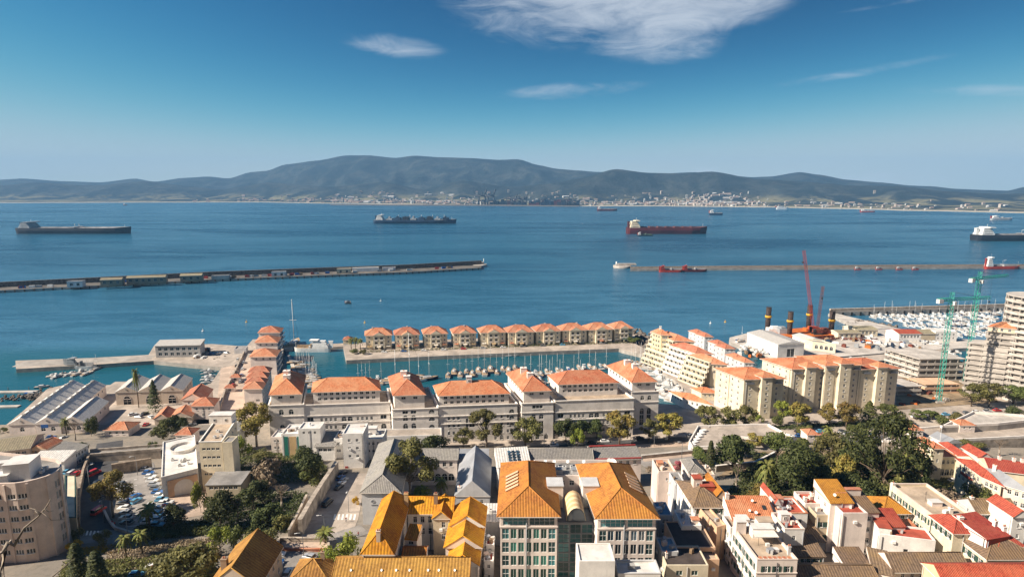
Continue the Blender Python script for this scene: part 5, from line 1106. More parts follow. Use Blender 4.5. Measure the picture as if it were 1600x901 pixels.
block(b, .62, .78, 5.5, 2.6, 2.6, 0, 'bright', 'whiteroof', 'awning_room'); chimney(b, .93, .2, 2.2, .7, 0, 'palegrey', 2); block(b, .12, .9, 2.6, 2.2, 3.4, 0, 'rosewhite', 'whiteroof', 'stair_hut')
for k in range(7): block(b, .1 + .12 * k, .04, .5, .5, .7, 0, 'pink', 'tile_coral', 'planter')
m = MB(); m.box(-3.0, 3.0, -1.5, 1.5, 0, .12); m.build('awning', 'canvas', b.root, b.pt(.55, .55, 2.5), b.ang)
for s in (-1, 1): ob('awning_post', POSTM, b.root, b.pt(.55 + .2 * s, .48, 0), 0, (1, 1, 2.52))
b = T_('white house with red-edged roof terrace and white wall, right of the corner building', (1226, 829), (1257,), ze=30, dep=8, wall='bright', roof='flat', rm='redterrace', par=.5, cap='wall_pink', F=((1, 2, .9, 1.2, 1.4, 3.2, 'std', 2),)); block(b, .35, .6, 2.4, 2, 2.4, 0, 'bright', 'whiteroof', win=1)
b = T_('white house with red terraces stepping up toward the park', (1217, 805), (1262,), ze=29, dep=9, wall='bright', roof='flat', rm='redterrace', par=.7, cap='tile_coral', F=((3, 1, .9, 1.3, 1.1, 3.2),)); block(b, .25, .7, 3, 2.4, 2.2, 0, 'bright', 'tile_coral'); aerial(b, .7, .5); ac_unit(b, .55, .4); ac_unit(b, .75, .7)
b = T_('narrow white gable leaning up to the orange roof, facing the park', (1211, 787), (1219,), ze=30, dep=10, wall='rosewhite', roof='gable', rm='redterrace', rise=1.6, ridge='v', over=.1)
b = T_('white house with chimneys behind the beige box house', (1258, 790), (1285,), ze=29, dep=7, wall='rosewhite', roof='flat', rm='redterrace', par=.8); chimney(b, .2, .3, 1.6, .8); chimney(b, .8, .6, 1.6, .8)
b = T_('beige box house with a pair of square windows', (1276, 806), (1306,), ze=28.5, dep=8, wall='sand', roof='flat', rm='feltroof', par=.4, F=((2, 2, 1.5, 1.6, 1.8, 4, 'shut', 1.2),))
b = T_('weathered grey wall house below the beige box house', (1254, 845), (1290,), ze=24.5, dep=9, wall='grey', roof='shed', rm='tile_brown', rise=1.2, over=.2)
b = T_('brown tiled lean-to roof in the hollow behind the corner building', (1247, 868), (1289,), ze=25, dep=7, wall='beige', roof='shed', rm='tile_brown', rise=1.6, over=.3, F=((3, 1, 1., 1.2, .8, 3, 'shut'),))
b = T_('tall white house with a blank front and an ochre roof by the park', (1317, 804), (1356,), ze=31.5, dep=11, wall='rosewhite', roof='flat', rm='redterrace', par=.6, L=((1, 3, .9, 1.3, 1.4, 3.3),), Rr=((3, 4, 1., 1.4, 1.4, 3.3, 'shut'),)); block(b, .5, .8, 3, 2.6, 2.4, 0, 'bright', 'tile_coral')
b = T_('ochre-roofed white gable house behind the tall blank front', (1298, 785), (1334,), ze=33, dep=9, wall='rosewhite', roof='shed', rm='tile_lichenbrown', rise=2.4, over=.2, L=((2, 2, .9, 1.3, 1.4, 3.3),)); dish(b, .3, .2, .7, .8)
b = T_('narrow white house with a slanting brown roof and a raised chimney block', (1345, 800), (1374,), ze=31, dep=9, wall='rosewhite', roof='shed', rm='tile_brown', rise=1.8, over=.2, Rr=((3, 4, 1., 1.4, 1.4, 3.3, 'shut'),), F=((1, 4, 1., 1.4, 1.2, 3.3, 'std', 2),)); block(b, .3, .8, 4.4, 1.2, 3.2, 0, 'rosewhite', 'tile_coral', 'chimney_wall')
b = T_('small house with a mottled orange hip roof beside the long cream building', (1380, 801), (1421,), ze=27, dep=9, wall='rosewhite', roof='hip', rm='tile_lichenbrown', rise=2.6, ridge='u', F=((2, 2, .95, 1.3, .8, 3.1, 'shut'),))
b = T_('white house with a dark red sloping roof and a wide blank wall', (1374, 836), (1462, 847), ze=27.5, dep=6, au='auto', wall='bright', roof='flat', rm='redterrace', par=.5, F=((1, 1, 1.2, 1.7, 3.0, 3, 'plain', 6, 6),)); block(b, .12, .5, 3.2, 4, 1.8, 0, 'bright', 'redterrace')
b = T_('dark red lean-to roof above the wide blank wall', (1374, 822), (1415,), ze=28.5, dep=6, wall='bright', roof='shed', rm='tile_red', rise=2.0, over=.2)
b = T_('low terrace with patches of orange tile beside the long cream building', (1418, 836), (1446,), ze=25.5, dep=7, wall='rosewhite', roof='shed', rm='tile_orange', rise=.8, over=.1)
# long cream building along the street and its neighbours
ST = dict(wall='cream', name='street_house')
W4 = ((7, 3, 1.0, 1.7, 1.2, 3.5, 'shut', .8),)
b = T_('long cream house with a flat grey-beige roof, its lit side along the street', (1475, 822), (1540,), ze=29.5, dep=22, av=1.5, roof='flat', rm='terrace', par=.7, cap='wall_pink', L=((8, 3, 1.0, 1.7, 1.2, 3.5, 'shut', .8),), **ST); block(b, .5, .5, 3, 2, 1.2, 0, 'rosewhite', 'whiteroof'); chimney(b, .02, .95, 1.4, 1.0); chimney(b, .6, .3, 1.6, 1.0); aerial(b, .4, .6)
b = T_('cream street house with an orange-red hip roof, middle of the street row', (1490, 832), (1522,), ze=31.5, dep=8, av=1.5, roof='hip', rm='tile_red', rise=2.2, over=.5, ridge='v', L=((4, 1, 1.0, 1.6, .8, 3.4, 'shut', .6),), **ST); chimney(b, .75, .4, 1.8, 1.2, .8)
b = T_('cream street house with a red roof terrace and railing', (1513, 846), (1552,), ze=29, dep=7, av=1.5, roof='flat', rm='redterrace', par=.5, L=((3, 3, 1.0, 1.7, 1.2, 3.5, 'shut', .6),), **ST)
b = T_('cream corner house with a mossy brown hip roof at the end of the street', (1542, 872), (1625,), ze=29, dep=12, av=1.5, roof='hip', rm='tile_brown', rise=3.4, over=.5, ridge='u', hipk=.55, F=((5, 3, 1.05, 1.7, 1.2, 3.5, 'shut', .8),), L=((5, 3, 1.0, 1.7, 1.2, 3.5, 'shut', .8),), trim=(.4,), **ST)
b = T_('white-sided house with a bright red shed roof and dark red end wall', (1542, 842), (1578, 836), ze=32.5, dep=9, au='auto', wall='bright', roof='shed', rm='tile_red', rise=1.4, over=.2); chimney(b, .95, .4, 2, .9)
m = MB(); m.box(.1, b.c[1].length - .1, -.06, -.004, b.z - 3.4, b.z - .2); m.build('end_panel', 'redterrace', b.root, (0, 0, 0), b.ang)
b = T_('little red hip roof with a white chimney behind the mossy corner house', (1560, 852), (1600,), ze=30.5, dep=6, roof='hip', rm='tile_red', rise=2.0, hipk=.9); chimney(b, .55, .5, 2.4, .9, 1.0, 'bright', 2)
b = T_('long brown-roofed white house at the right edge behind the red roofs', (1528, 801), (1590,), ze=27.5, dep=7, wall='palegrey', roof='gable', rm='tile_brown', rise=2.6, ridge='u', F=((4, 1, 1., 1.5, .8, 3, 'shut'),)); chimney(b, .05, .5, 1.2, .9, 1.8)
b = T_('tall white chimney-like gable house at the right picture edge', (1583, 806), (1606,), ze=31, dep=8, wall='bright', roof='gable', rm='tile_red', rise=2, ridge='v', F=((1, 2, .8, 1.3, 2.2, 3.2, 'std', 1),))
b = T_('long low house with a brown-green tiled roof at the bottom of the street', (1398, 892), (1514,), ze=25.5, dep=7.5, wall='rosewhite', roof='gable', rm='tile_brown', rise=2.8, ridge='u', F=((7, 1, .9, 1.2, .7, 3),), Rr=((2, 1, .8, 1.1, .8, 3),))
b = T_('small brown-roofed house beside the blank white front', (1322, 886), (1362,), ze=25, dep=6, wall='bright', roof='shed', rm='tile_brown', rise=1.8, over=.2)
b = T_('narrow white house with a tilted brown roof between the brown-roofed ones', (1364, 892), (1396, 899), ze=25.5, dep=9, au='auto', wall='rosewhite', roof='shed', rm='tile_brown', rise=1.2, over=.2)
b = T_('wide brown-tiled roof cut by the bottom edge of the picture', (1248, 912), (1374,), ze=24.5, dep=8, wall='bright', roof='gable', rm='tile_brown', rise=2.4, ridge='u')
b = T_('bright red ribbed roof over a yellow gable at the bottom right corner', (1478, 914), (1640,), ze=31, dep=8, av=-3, wall='yellow', roof='gable', rm='tile_red', rise=2.6, ridge='u', over=.4)
mt = MB(); fs = roof_faces(inset(b.c, -.4), b.z, 2.6, 'gable', 'u')[0]; nrib = 64
for k in range(nrib): t = (k + .5) / nrib; mt.tube([fs[0].lerp(fs[1], t) + Vector((0, 0, .05)), fs[3].lerp(fs[2], t) + Vector((0, 0, .05))], .11, 5)
o = mt.build('tile_rows', 'tile_red', b.root); o['kind'] = 'stuff'
# villas under the battery wall
b = T_('cream villa with balcony under a dark red roof, facing the lawn', (1535, 745), (1565, 758), ze=24.5, dep=13, au='auto', av=-6, wall='cream', roof='hip', rm='tile_red', rise=2.6, over=.6, F=((3, 2, 1., 1.6, .9, 3.4, 'std', .8),), L=((5, 2, 1., 1.6, .9, 3.4, 'std', .8),), name='villa')
o_ = b.c[3]; d = (b.c[0] - b.c[3]).normalized(); m = MB(); m.box(-2.4, 2.4, -1.2, 0, 0, .2); m.box(-2.4, 2.4, -1.2, -1.12, .2, 1.1); m.build('balcony', 'tile_red', b.root, (*((b.c[0] + b.c[3]) / 2), b.z - 3.3), math.atan2(d.y, d.x))
b = T_('pink house with a slate grey hip roof beside the dark red roofs', (1568, 757), (1612, 770), ze=24.5, dep=12, au='auto', av=-6, wall='pink', roof='hip', rm='zinc', rise=2.4, over=.5, F=((3, 2, 1., 1.6, .9, 3.4, 'std', .8),), L=((4, 2, 1., 1.6, .9, 3.4, 'shut', .8),), name='villa'); chimney(b, .3, .7, 2.2, 1.0, 1.2)
b = T_('row of dark red roofs with white chimneys behind the slate roof', (1548, 733), (1620, 742), ze=22, dep=9, au='auto', wall='cream', roof='gable', rm='tile_red', rise=2.4, ridge='u', name='villa')
for f in (.3, .62, .8): chimney(b, f, .5, 1.8, .9, 1.6)
b = T_('cream wing with an orange-red roof running back from the arcaded villa', (1497, 712), (1527, 724), ze=21.5, dep=11, au='auto', av=-6, wall='cream', roof='gable', rm='tile_red', rise=1.8, ridge='v', L=((5, 2, .9, 1.4, .9, 3.2),), F=((3, 1, .9, 1.4, .9, 3.2),), name='villa')
b = T_('arcaded cream villa with shady ground-floor arches by the lawn', (1461, 712.5), (1497,), ze=21, dep=8, wall='cream', roof='hip', rm='tile_coral', rise=1.6, over=.4, F=((4, 1, 1., 1.7, 1.4, 3.4, 'arch', .8), (4, 1, 1.7, 2.8, 5.0, 3.4, 'arch', .6)), name='villa')
for k, (x, y, x1, lb) in enumerate(((1445, 693, 1460, 'square cream turret with an orange cap, left one of the villa pair'), (1459, 700, 1475, 'square cream turret with an orange cap, right one of the villa pair'))):
    T_(lb, (x, y), (x1,), ze=25, dep=5, wall='peach' if k == 0 else 'cream', roof='hip', rm='tile_orange', rise=1.4, over=.5, F=((1, 3, .8, 1.5, .8, 3.4, 'arch', .8),), L=((1, 3, .8, 1.5, .8, 3.4, 'arch', .8),), name='turret')
b = T_('small grey-roofed white house behind the villa turrets', (1478, 692), (1500, 690), ze=17.5, dep=7, au='auto', wall='bright', roof='gable', rm='zinc', rise=1.8, ridge='v', F=((2, 1, .8, 1.2, .7, 3),))
b = T_('white gabled house with a pink side behind the dark red roofs', (1530, 714), (1548,), ze=20, dep=8, wall='rosewhite', roof='gable', rm='tile_red', rise=1.8, ridge='v', F=((1, 2, .8, 1.2, .9, 3),))
b = T_('cream low house with red tile strip between street row and park', (1424, 797), (1510, 796), ze=24.5, dep=4, au='auto', wall='rosewhite', roof='shed', rm='tile_coral', rise=.9, over=.2); chimney(b, .1, .5, 1.2, .8); chimney(b, .95, .5, 1.2, .8)

# ------------------------------------------------------------------ building site, concrete towers, cranes
def frame_tower(label, pts, z0_, n, fh, wallm='paleconcrete', group='concrete towers under construction', cols=True):
    P = ccw([tuple(p) for p in pts]); o = Vector(P[0]); root = empty('concrete_tower', (o.x, o.y, z0_), 0, label, 'building', group); Q = [Vector(p) - o for p in P]; cen = sum(Q, Vector((0, 0))) / len(Q)
    core = MB(); core.prism([cen + (p - cen) * .86 for p in Q], 0, n * fh - .2, 0); core.build('core', 'concrete', root)
    for k in range(n):
        m = MB(); m.prism(Q, k * fh + fh - .5, k * fh + fh, 0); m.build('floor_slab', wallm, root)
        r = MB(); 
        for j in range(len(Q)):
            a, b_ = Q[j], Q[(j + 1) % len(Q)]; d = (b_ - a).normalized(); nn = Vector((-d.y, d.x)) * .15
            r.prism([a, b_, b_ + nn, a + nn], k * fh - .001 + .02, k * fh + 1.0)
        r.build('parapet', wallm, root)
        c = MB()
        for j in range(len(Q)):
            a, b_ = Q[j], Q[(j + 1) % len(Q)]; nb = max(1, int((b_ - a).length / 4.5))
            for i in range(nb): p = a.lerp(b_, (i + .1) / nb); p = p + (cen - p).normalized() * .5; c.box(p.x - .25, p.x + .25, p.y - .25, p.y + .25, k * fh + 1.001, k * fh + fh - .501)
        c.build('column_row', 'concrete', root)['kind'] = 'stuff'
    return root
def rect(A, x1, ze, dep, au=0., av=None):
    a = G(A[0], A[1], ze).xy; c_ = G(x1, A[1], ze).xy; w = (c_ - a).length; u = Vector((math.cos(R(au)), math.sin(R(au)))); v = Vector((-math.sin(R(au if av is None else av)), math.cos(R(au if av is None else av))))
    return [a, a + u * w, a + u * w + v * dep, a + v * dep]
def corner(A, z, w, d_, au=36, av=56): a = G(A[0], A[1], z).xy; u = Vector((math.cos(R(au)), math.sin(R(au)))); v = Vector((-math.sin(R(av)), math.cos(R(av)))); return [a, a + u * w, a + u * w + v * d_, a + v * d_]
a = G(1582, 462, 62).xy; pts = [a + Vector((14 + 14 * math.cos(t), 14 * math.sin(t) * .9)) for t in (math.pi + .001 + 2 * math.pi * k / 18 for k in range(18))]
frame_tower('tall round concrete tower under construction at the right picture edge', pts, 2.8, 18, 3.3)
frame_tower('lower concrete block with stacked balconies in front of the round tower', corner((1576, 543), 33, 12, 18), 2.8, 10, 3.05)
frame_tower('concrete block with an orange penthouse roof beside the round tower', corner((1606, 524), 41, 14, 18), 2.8, 12, 3.2)
p = corner((1588, 514), 44, 9, 12); b = building('penthouse', 'orange hip-roofed penthouse on top of the concrete block', None, None, foot=p, ze=44, z0=41.25, wall='cream', roof='hip', rm='tile_orange', rise=2.6, F=((4, 1, 1.2, 1.6, .5, 3),), L=((3, 1, 1.2, 1.6, .5, 3),))
frame_tower('wide unfinished concrete building with pale floors behind the left tower crane', rect((1437, 560), 1512, 17.5, 24, 2, 16), 2.8, 4, 3.6)
frame_tower('low open concrete frame on the building site', rect((1402, 603), 1442, 8.5, 14, 2, 12), 2.8, 2, 2.8, cols=True, group='low concrete frames on the site')
frame_tower('low open concrete frame with reddish formwork on the building site', rect((1446, 600), 1502, 8.5, 12, 2, 12), 2.8, 2, 2.8, wallm='wall_peach', group='low concrete frames on the site')
patch('building_site', [(1400, 640), (1560, 628), (1535, 585), (1400, 590)], .05, 'earth', False, 2.9)
for k in range(16):                                      # materials stacked on the site
    p = G(rnd.uniform(1408, 1515), rnd.uniform(606, 634), 2.95); m = MB(); w, d_, h_ = rnd.uniform(1.5, 4), rnd.uniform(1, 2), rnd.uniform(.5, 1.4)
    for q in range(3): m.box(-w / 2 + .1 * q, w / 2 - .12 * q, -d_ / 2, d_ / 2, h_ / 3 * q + .004 * q, h_ / 3 * (q + 1))
    tag(m.build('building_materials', ['timber', 'rust', 'paleconcrete', 'orangepaint'][k // 4], None, p, rnd.random() * 3), '%s %s on the building site' % (['neat', 'low', 'untidy', 'tall'][k % 4], ['stack of timber boards', 'stack of rusty steel', 'stack of concrete blocks', 'stack of orange formwork'][k // 4]), 'materials', 'stacks on the building site')
def lattice(m, p, q, w, step, r=.12, n=4):
    p, q = Vector(p), Vector(q); d = (q - p); L_ = d.length; d /= L_; a = d.cross(Vector((0, 1, 0)) if abs(d.y) < .9 else Vector((1, 0, 0))).normalized(); b_ = d.cross(a)
    cs = [a * sx * w / 2 + b_ * sy * w / 2 for sx, sy in ((-1, -1), (1, -1), (1, 1), (-1, 1))]
    for c_ in cs: m.tube([p + c_, q + c_], r, 4, smooth=False)
    k = max(1, int(L_ / step))
    for i in range(k):
        s0, s1 = p + d * (L_ * i / k), p + d * (L_ * (i + 1) / k)
        for j in range(4): m.tube([s0 + cs[j], s1 + cs[(j + 1) % 4]], r * .7, 3, smooth=False)
def tower_crane(label, base, px, py_top, jib, cjib, az_):
    g = G(base[0], base[1], 2.8); zt = z_over(px, py_top, g) - 2.8; root = empty('tower_crane', g, 0, label, 'crane', 'green tower cranes')
    m = MB(); m.box(-2.2, 2.2, -2.2, 2.2, -.1, 1.0); m.build('base', 'concrete', root)
    m = MB(); lattice(m, (0, 0, 1.0), (0, 0, zt), 1.8, 2.4, .15); m.build('mast', 'greenpaint', root)
    d = Vector((math.cos(az_), math.sin(az_), 0))
    m = MB(); lattice(m, (0, 0, zt), (0, 0, zt + 5), 1.3, 2.0, .12); m.build('apex', 'greenpaint', root)
    m = MB(); lattice(m, d * 1.0 + Vector((0, 0, zt + .9)), d * jib + Vector((0, 0, zt + .9)), 1.2, 2.2, .12); m.build('jib', 'greenpaint', root)
    m = MB(); lattice(m, -d * 1.0 + Vector((0, 0, zt + .9)), -d * cjib + Vector((0, 0, zt + .9)), 1.4, 1.8, .17); m.build('counter_jib', 'greenpaint', root)
    m = MB(); m.tube([Vector((0, 0, zt + 5)), d * jib * .7 + Vector((0, 0, zt + 1.5))], .07, 4); m.tube([Vector((0, 0, zt + 5)), -d * cjib * .9 + Vector((0, 0, zt + 1.5))], .07, 4); m.build('tie_bar', 'iron', root)
    m = MB(); m.box(-1.4, 1.4, -1, 1, -1.2, 1.0); m.build('counterweight', 'whitepaint', root, -d * (cjib - 1.5) + Vector((0, 0, zt + .2)), az_)
    m = MB(); m.box(-.8, .8, -.8, .8, 0, 2.0, 0); m.build('cab', 'whitepaint', root, d * 1.2 + Vector((0, -1.2, zt - 2.1)), az_)
    q = d * jib * .45; m = MB(); m.tube([q + Vector((0, 0, zt + .4)), q + Vector((0, 0, zt - 14))], .05, 4); m.box(q.x - .4, q.x + .4, q.y - .3, q.y + .3, zt - 15, zt - 14); m.build('hook', 'iron', root)
tower_crane('green lattice tower crane standing nearer on the site, its counterweight to the left', (1466, 628), 1478, 470, 26, 9, R(12))
tower_crane('taller green lattice tower crane beside the concrete towers', (1508, 598), 1521, 437, 30, 9, R(24))
# ------------------------------------------------------------------ moles and what stands on them
def mole(name, label, front, w_px, z, wall_h=0, wall_m='concrete', top='quaytop'):
    if 'quaytop' not in MAT: mat('quaytop', (.15, .135, .12), .9, .3, .08)
    F_ = [G(a, c_, z) for a, c_ in front]; Bk = [G(a, c_ - w_px, z) for a, c_ in front]; o = F_[0]; root = empty(name, (o.x, o.y, -2.5), 0, label, 'breakwater')
    P = ccw([(p - o).xy for p in F_] + [(p - o).xy for p in reversed(Bk)]); m = MB(); m.prism(P, 0, z + 2.5, 0, 1, bottom=False); m.build('body', ['concrete', top], root)
    if wall_h:
        m = MB()
        for a, b_ in zip(Bk, Bk[1:]):
            d = (b_ - a).xy.normalized(); n = Vector((-d.y, d.x)) * 2.0; a, b_ = (a - o).xy, (b_ - o).xy; m.prism([a - n, b_ - n, b_ + n * .1, a + n * .1], z + 2.504, z + 2.5 + wall_h)
        m.build('sea_wall', wall_m, root)
    m = MB()
    for a, b_ in zip(F_, F_[1:]):                          # fenders along the quay face
        k = int((b_ - a).xy.length / 9)
        for i in range(k): p = (a.lerp(b_, (i + .5) / k) - o).xy; m.box(p.x - .8, p.x + .8, p.y - .5, p.y + .1, 1.6, z + 2.2)
    if name != 'detached_mole': m.build('fenders', 'tyre', root)['kind'] = 'stuff'
    return root
mole('south_mole', 'long harbour mole with sheds and a dark sea wall, reaching in from the left', [(-260, 469), (0, 453.5), (330, 436.5), (640, 424.5), (752, 418)], 5.0, 3.2, 6.5, 'rock')
m = MB(); p = G(748, 416, 0); root = empty('round_breakwater', (p.x, p.y, -2.5), 0, 'rounded pale head at the end of the left mole', 'breakwater'); m.cyl(0, 0, 0, 6.2, 13, 13, 20); m.build('platform', 'paleconcrete', root); m = MB(); m.cyl(3, 4, 6.2, 9, 4.5, 4.5, 12); m.build('gun_base', 'concrete', root); m = MB(); m.cyl(8, 0, 6.2, 15, .6, .5, 8); m.build('beacon', 'whitepaint', root)
mole('detached_mole', 'long straight detached mole across the right half of the harbour', [(985, 420.5), (1150, 419), (1400, 417.5), (1620, 416.5), (1900, 415)], 2.6, 3.0, 1.4, 'stone')
m = MB(); p = G(972, 418, 0); root = empty('round_breakwater', (p.x, p.y, -2.5), 0, 'rounded pale head at the left end of the detached mole', 'breakwater'); m.cyl(0, 0, 0, 6.2, 14, 14, 20); m.build('platform', 'concrete', root); m = MB(); m.box(-6, 22, -2, 8, 6.2, 8.6); m.build('battery', 'concrete', root); m = MB(); m.cyl(-9, 0, 6.2, 12, 1.2, 1, 8); m.build('beacon', 'whitepaint', root)
def mshed(label, x0, x1, py, ze, rm='sheet_olive', wall='beige', dep=9, rise=2.2, roof='gable'):
    return building('mole_shed', label, (x0, py), (x1,), ze=ze, dep=dep, au=14, wall=wall, roof=roof, rm=rm, rise=rise, over=.3, ridge='u', z0=3.1, cat='shed', group='sheds on the left mole', F=((max(2, int((x1 - x0) / 9)), 1, 3.2, 3.4, 1.6, 4, 'slide', 1),))
for a in ((104, 128, 440.5, 10, 'feltroof', 'palegrey', 'white boxy shed on the left mole, first of the row', 'flat'), (156, 190, 437.5, 11.5, 'sheet_olive', 'brownwall', 'gabled shed on the left mole with a pale roof, left of the longest one', 'gable'), (197, 258, 434.5, 11.5, 'sheet_olive', 'brownwall', 'longest gabled shed on the left mole', 'gable'), (281, 315, 431, 11, 'sheet_olive', 'brownwall', 'gabled shed on the left mole, right of the longest one', 'gable'), (330, 357, 431.5, 7.5, 'feltroof', 'grey', 'low grey shed on the left mole beside the last gabled one', 'flat'), (424, 446, 425.5, 9, 'feltroof', 'palegrey', 'white shed standing alone in the middle of the left mole', 'flat'), (526, 548, 420.8, 9.5, 'sheet_pale', 'sand', 'cream shed in the outer half of the left mole', 'flat'), (550, 592, 419.6, 8, 'sheet_pale', 'bright', 'low pale shed joined to the cream one on the left mole', 'flat'), (598, 618, 418.8, 7.5, 'feltroof', 'palegrey', 'small white shed nearest the end of the left mole', 'flat')):
    mshed(a[6], a[0], a[1], a[2], a[3], a[4], a[5], roof=a[7])
for k in range(44):
    x = rnd.uniform(5, 720); y = lerp_tab([(0, 452), (330, 435.3), (640, 423.3), (752, 417)], x) ; p = G(x, y - .8, 3.2); m = MB(); m.box(-3, 3, -1.2, 1.2, 0, 2.6, 0); m.box(-3.05, 3.05, -1.25, 1.25, 2.604, 2.75, 0)
    c_ = ['redpaint', 'hullgrey', 'whitepaint', 'timber', 'bluepaint'][k % 5]
    tag(m.build('cargo_container', c_, None, p, R(14 + rnd.uniform(-10, 10))), '%s cargo container standing on the left mole' % ['red', 'grey', 'white', 'brown', 'blue'][k % 5], 'container', 'containers on the left mole')
mole('marina_mole', 'long outer mole with a pale parapet enclosing the crowded marina', [(1296, 488), (1420, 484.5), (1565, 480.5), (1750, 476)], 3.6, 4.0, 1.6, 'palestone')

# ------------------------------------------------------------------ ships in the bay
def L_big(x0, x1, wl): return (G(x1, wl) - G(x0, wl)).length > 60
def ship(name, label, x0, x1, wl, hull, deck, free=9., sup=.86, suph=18., supw=.09, cat='ship', kind='tanker', superm='whitepaint', funnel='hullred', zw=0.0, group=None, flip=False):
    """x0 stern .. x1 bow in the picture, lying on the water at height wl"""
    if L_big(x0, x1, wl): free *= 1.25; suph *= .68
    a, c_ = G(x0, wl), G(x1, wl); L_ = (c_ - a).length; az_ = math.atan2(c_.y - a.y, c_.x - a.x); Bm = L_ * .155; root = empty(name, (a.x, a.y, 0), az_, label, cat, group)
    m = MB(); prof = [(0, .72), (.03, .9), (.12, 1), (.8, 1), (.9, .86), (.96, .5), (1, .04)]; rings = []
    for z, k, rake in ((-2, .86, .0), (free * .55, 1, .006), (free, 1, .012)):
        rings.append([(L_ * (t * (1 + (rake if t > .5 else -rake))), -Bm / 2 * w * k, z + (free * .18 * max(0, (t - .88) / .12) if z == free else 0)) for t, w in prof] + [(L_ * (t * (1 + (rake if t > .5 else -rake))), Bm / 2 * w * k, z + (free * .18 * max(0, (t - .88) / .12) if z == free else 0)) for t, w in reversed(prof)])
    m.rings(rings, 0, True, False); m.build('hull', hull, root)
    d = MB(); d.face([(x, y * .98, z - .3) for x, y, z in rings[-1]]); d.build('deck', deck, root)
    s0 = L_ * .035; sw = L_ * supw; m = MB(); nt = 4
    for k in range(nt): m.box(s0 + k * sw * .05, s0 + sw * (1 - .08 * k), -Bm * (.42 - .03 * k), Bm * (.42 - .03 * k), free - .2 + suph * k / nt + .01 * k, free + suph * (k + 1) / nt * .98)
    m.box(s0 + sw * .5, s0 + sw * .95, -Bm * .5, Bm * .5, free + suph * .99, free + suph * 1.12); su = m.build('superstructure', superm, root)
    for k in range(1, nt + 1):
        w = MB(); w.box(s0 + sw * (1 - .08 * (k - 1)) + .01, s0 + sw * (1 - .08 * (k - 1)) + .1, -Bm * .3, Bm * .3, free + suph * (k - .55) / nt, free + suph * (k - .3) / nt); w.build('window_row', 'glass', su)
        w = MB(); w.box(s0 + sw * .2, s0 + sw * .85, -Bm * (.42 - .03 * (k - 1)) - .1, -Bm * (.42 - .03 * (k - 1)) - .02, free + suph * (k - .55) / nt, free + suph * (k - .3) / nt); w.build('window_row', 'glass', su)
    m = MB(); m.box(s0 - sw * .22, s0 - sw * .02, -Bm * .1, Bm * .1, free - .2, free + suph * .85); m.box(s0 - sw * .24, s0, -Bm * .11, Bm * .11, free + suph * .851, free + suph * .95); m.build('funnel', funnel, root)
    m = MB(); m.cyl(s0 + sw * .7, 0, free + suph * 1.12, free + suph * 1.5, L_ * .002, L_ * .001, 6); m.build('radar_mast', 'whitepaint', root)
    m = MB(); m.cyl(L_ * .955, 0, free, free + suph * .6, L_ * .0016, L_ * .001, 6); m.build('foremast', 'whitepaint', root)
    if kind == 'tanker':
        m = MB(); m.box(L_ * .16, L_ * .93, -Bm * .06, Bm * .06, free + .2, free + 2.2); m.box(L_ * .5, L_ * .54, -Bm * .45, Bm * .45, free + .2, free + 3.0); m.build('pipe_deck', deck if deck != 'deckred' else 'deckgrey', root)
        for f in (.5, .54): q = MB(); q.tube([(L_ * f, 0, free), (L_ * f, 0, free + suph * .62), (L_ * (f + .03), -Bm * .3, free + suph * .8)], L_ * .002, 5); q.build('deck_crane', 'whitepaint', root)
    if kind == 'bulk':
        for k in range(7): m = MB(); x = L_ * (.17 + .105 * k); m.box(x, x + L_ * .075, -Bm * .32, Bm * .32, free - .2, free + 2.2); m.box(x, x + L_ * .037, -Bm * .34, Bm * .34, free + 2.204, free + 2.7); m.build('hatch_cover', deck, root)
    if kind == 'gas':
        for k in range(8): m = MB(); x = L_ * (.16 + .098 * k); m.box(x, x + L_ * .07, -Bm * .4, Bm * .4, free - .2, free + 5 + 3 * (k % 3)); m.box(x + L_ * .02, x + L_ * .04, -Bm * .2, Bm * .2, free + 5 + 3 * (k % 3) + .004, free + 11 + 2 * (k % 2)); m.build('deck_house', ['hullgrey', 'hullblue', 'hullblack'][k % 3], root)
        for k in range(5): q = MB(); x = L_ * (.3 + .14 * k); q.cyl(x, 0, free + 4, free + suph * 1.1, L_ * .0022, L_ * .0015, 5); q.build('derrick', 'whitepaint', root)
    return root
ship('tanker', 'long dark tanker lying across the left part of the bay', 33, 204, 364.5, 'hullblack', 'deckgrey', 13, suph=22, supw=.10, superm='hullgrey', funnel='hullblack')
ship('gas_carrier', 'dark blue ship with a crowded deck, anchored in front of the far port', 585, 712, 349, 'hullblue', 'deckgrey', 11, suph=24, supw=.08, kind='gas', funnel='hullblue')
ship('bulk_carrier', 'maroon bulk carrier with a cream bridge, right of the harbour mouth', 979, 1103, 365, 'hullmaroon', 'deckred', 14, suph=26, supw=.12, kind='bulk', superm='wall_cream', funnel='hullmaroon')
ship('tanker', 'black tanker with a tall white bridge at the right picture edge', 1521, 1668, 376, 'hullblack', 'deckgrey', 12, suph=24, supw=.13, funnel='whitepaint')
ship('bunker_barge', 'small dark bunker barge lying beside the maroon bulk carrier', 996, 1020, 368.5, 'hullblack', 'deckgreen', 3, suph=6, supw=.18)
ship('cargo_ship', 'pale cargo ship far off beside the container port', 933, 964, 329.5, 'hullmaroon', 'deckgrey', 9, suph=18, supw=.12, kind='bulk')
ship('cargo_ship', 'small white-bridged ship far off, above the maroon bulk carrier', 1108, 1129, 336, 'hullblue', 'deckgrey', 8, suph=20, supw=.3)
ship('cargo_ship', 'small orange ship anchored close to the far right shore', 1344, 1367, 331.5, 'hullred', 'deckgrey', 5, suph=11, supw=.3)
ship('cargo_ship', 'grey ship with a white bridge far off at the right edge', 1548, 1581, 344, 'hullgrey', 'deckgrey', 7, suph=13, supw=.3)
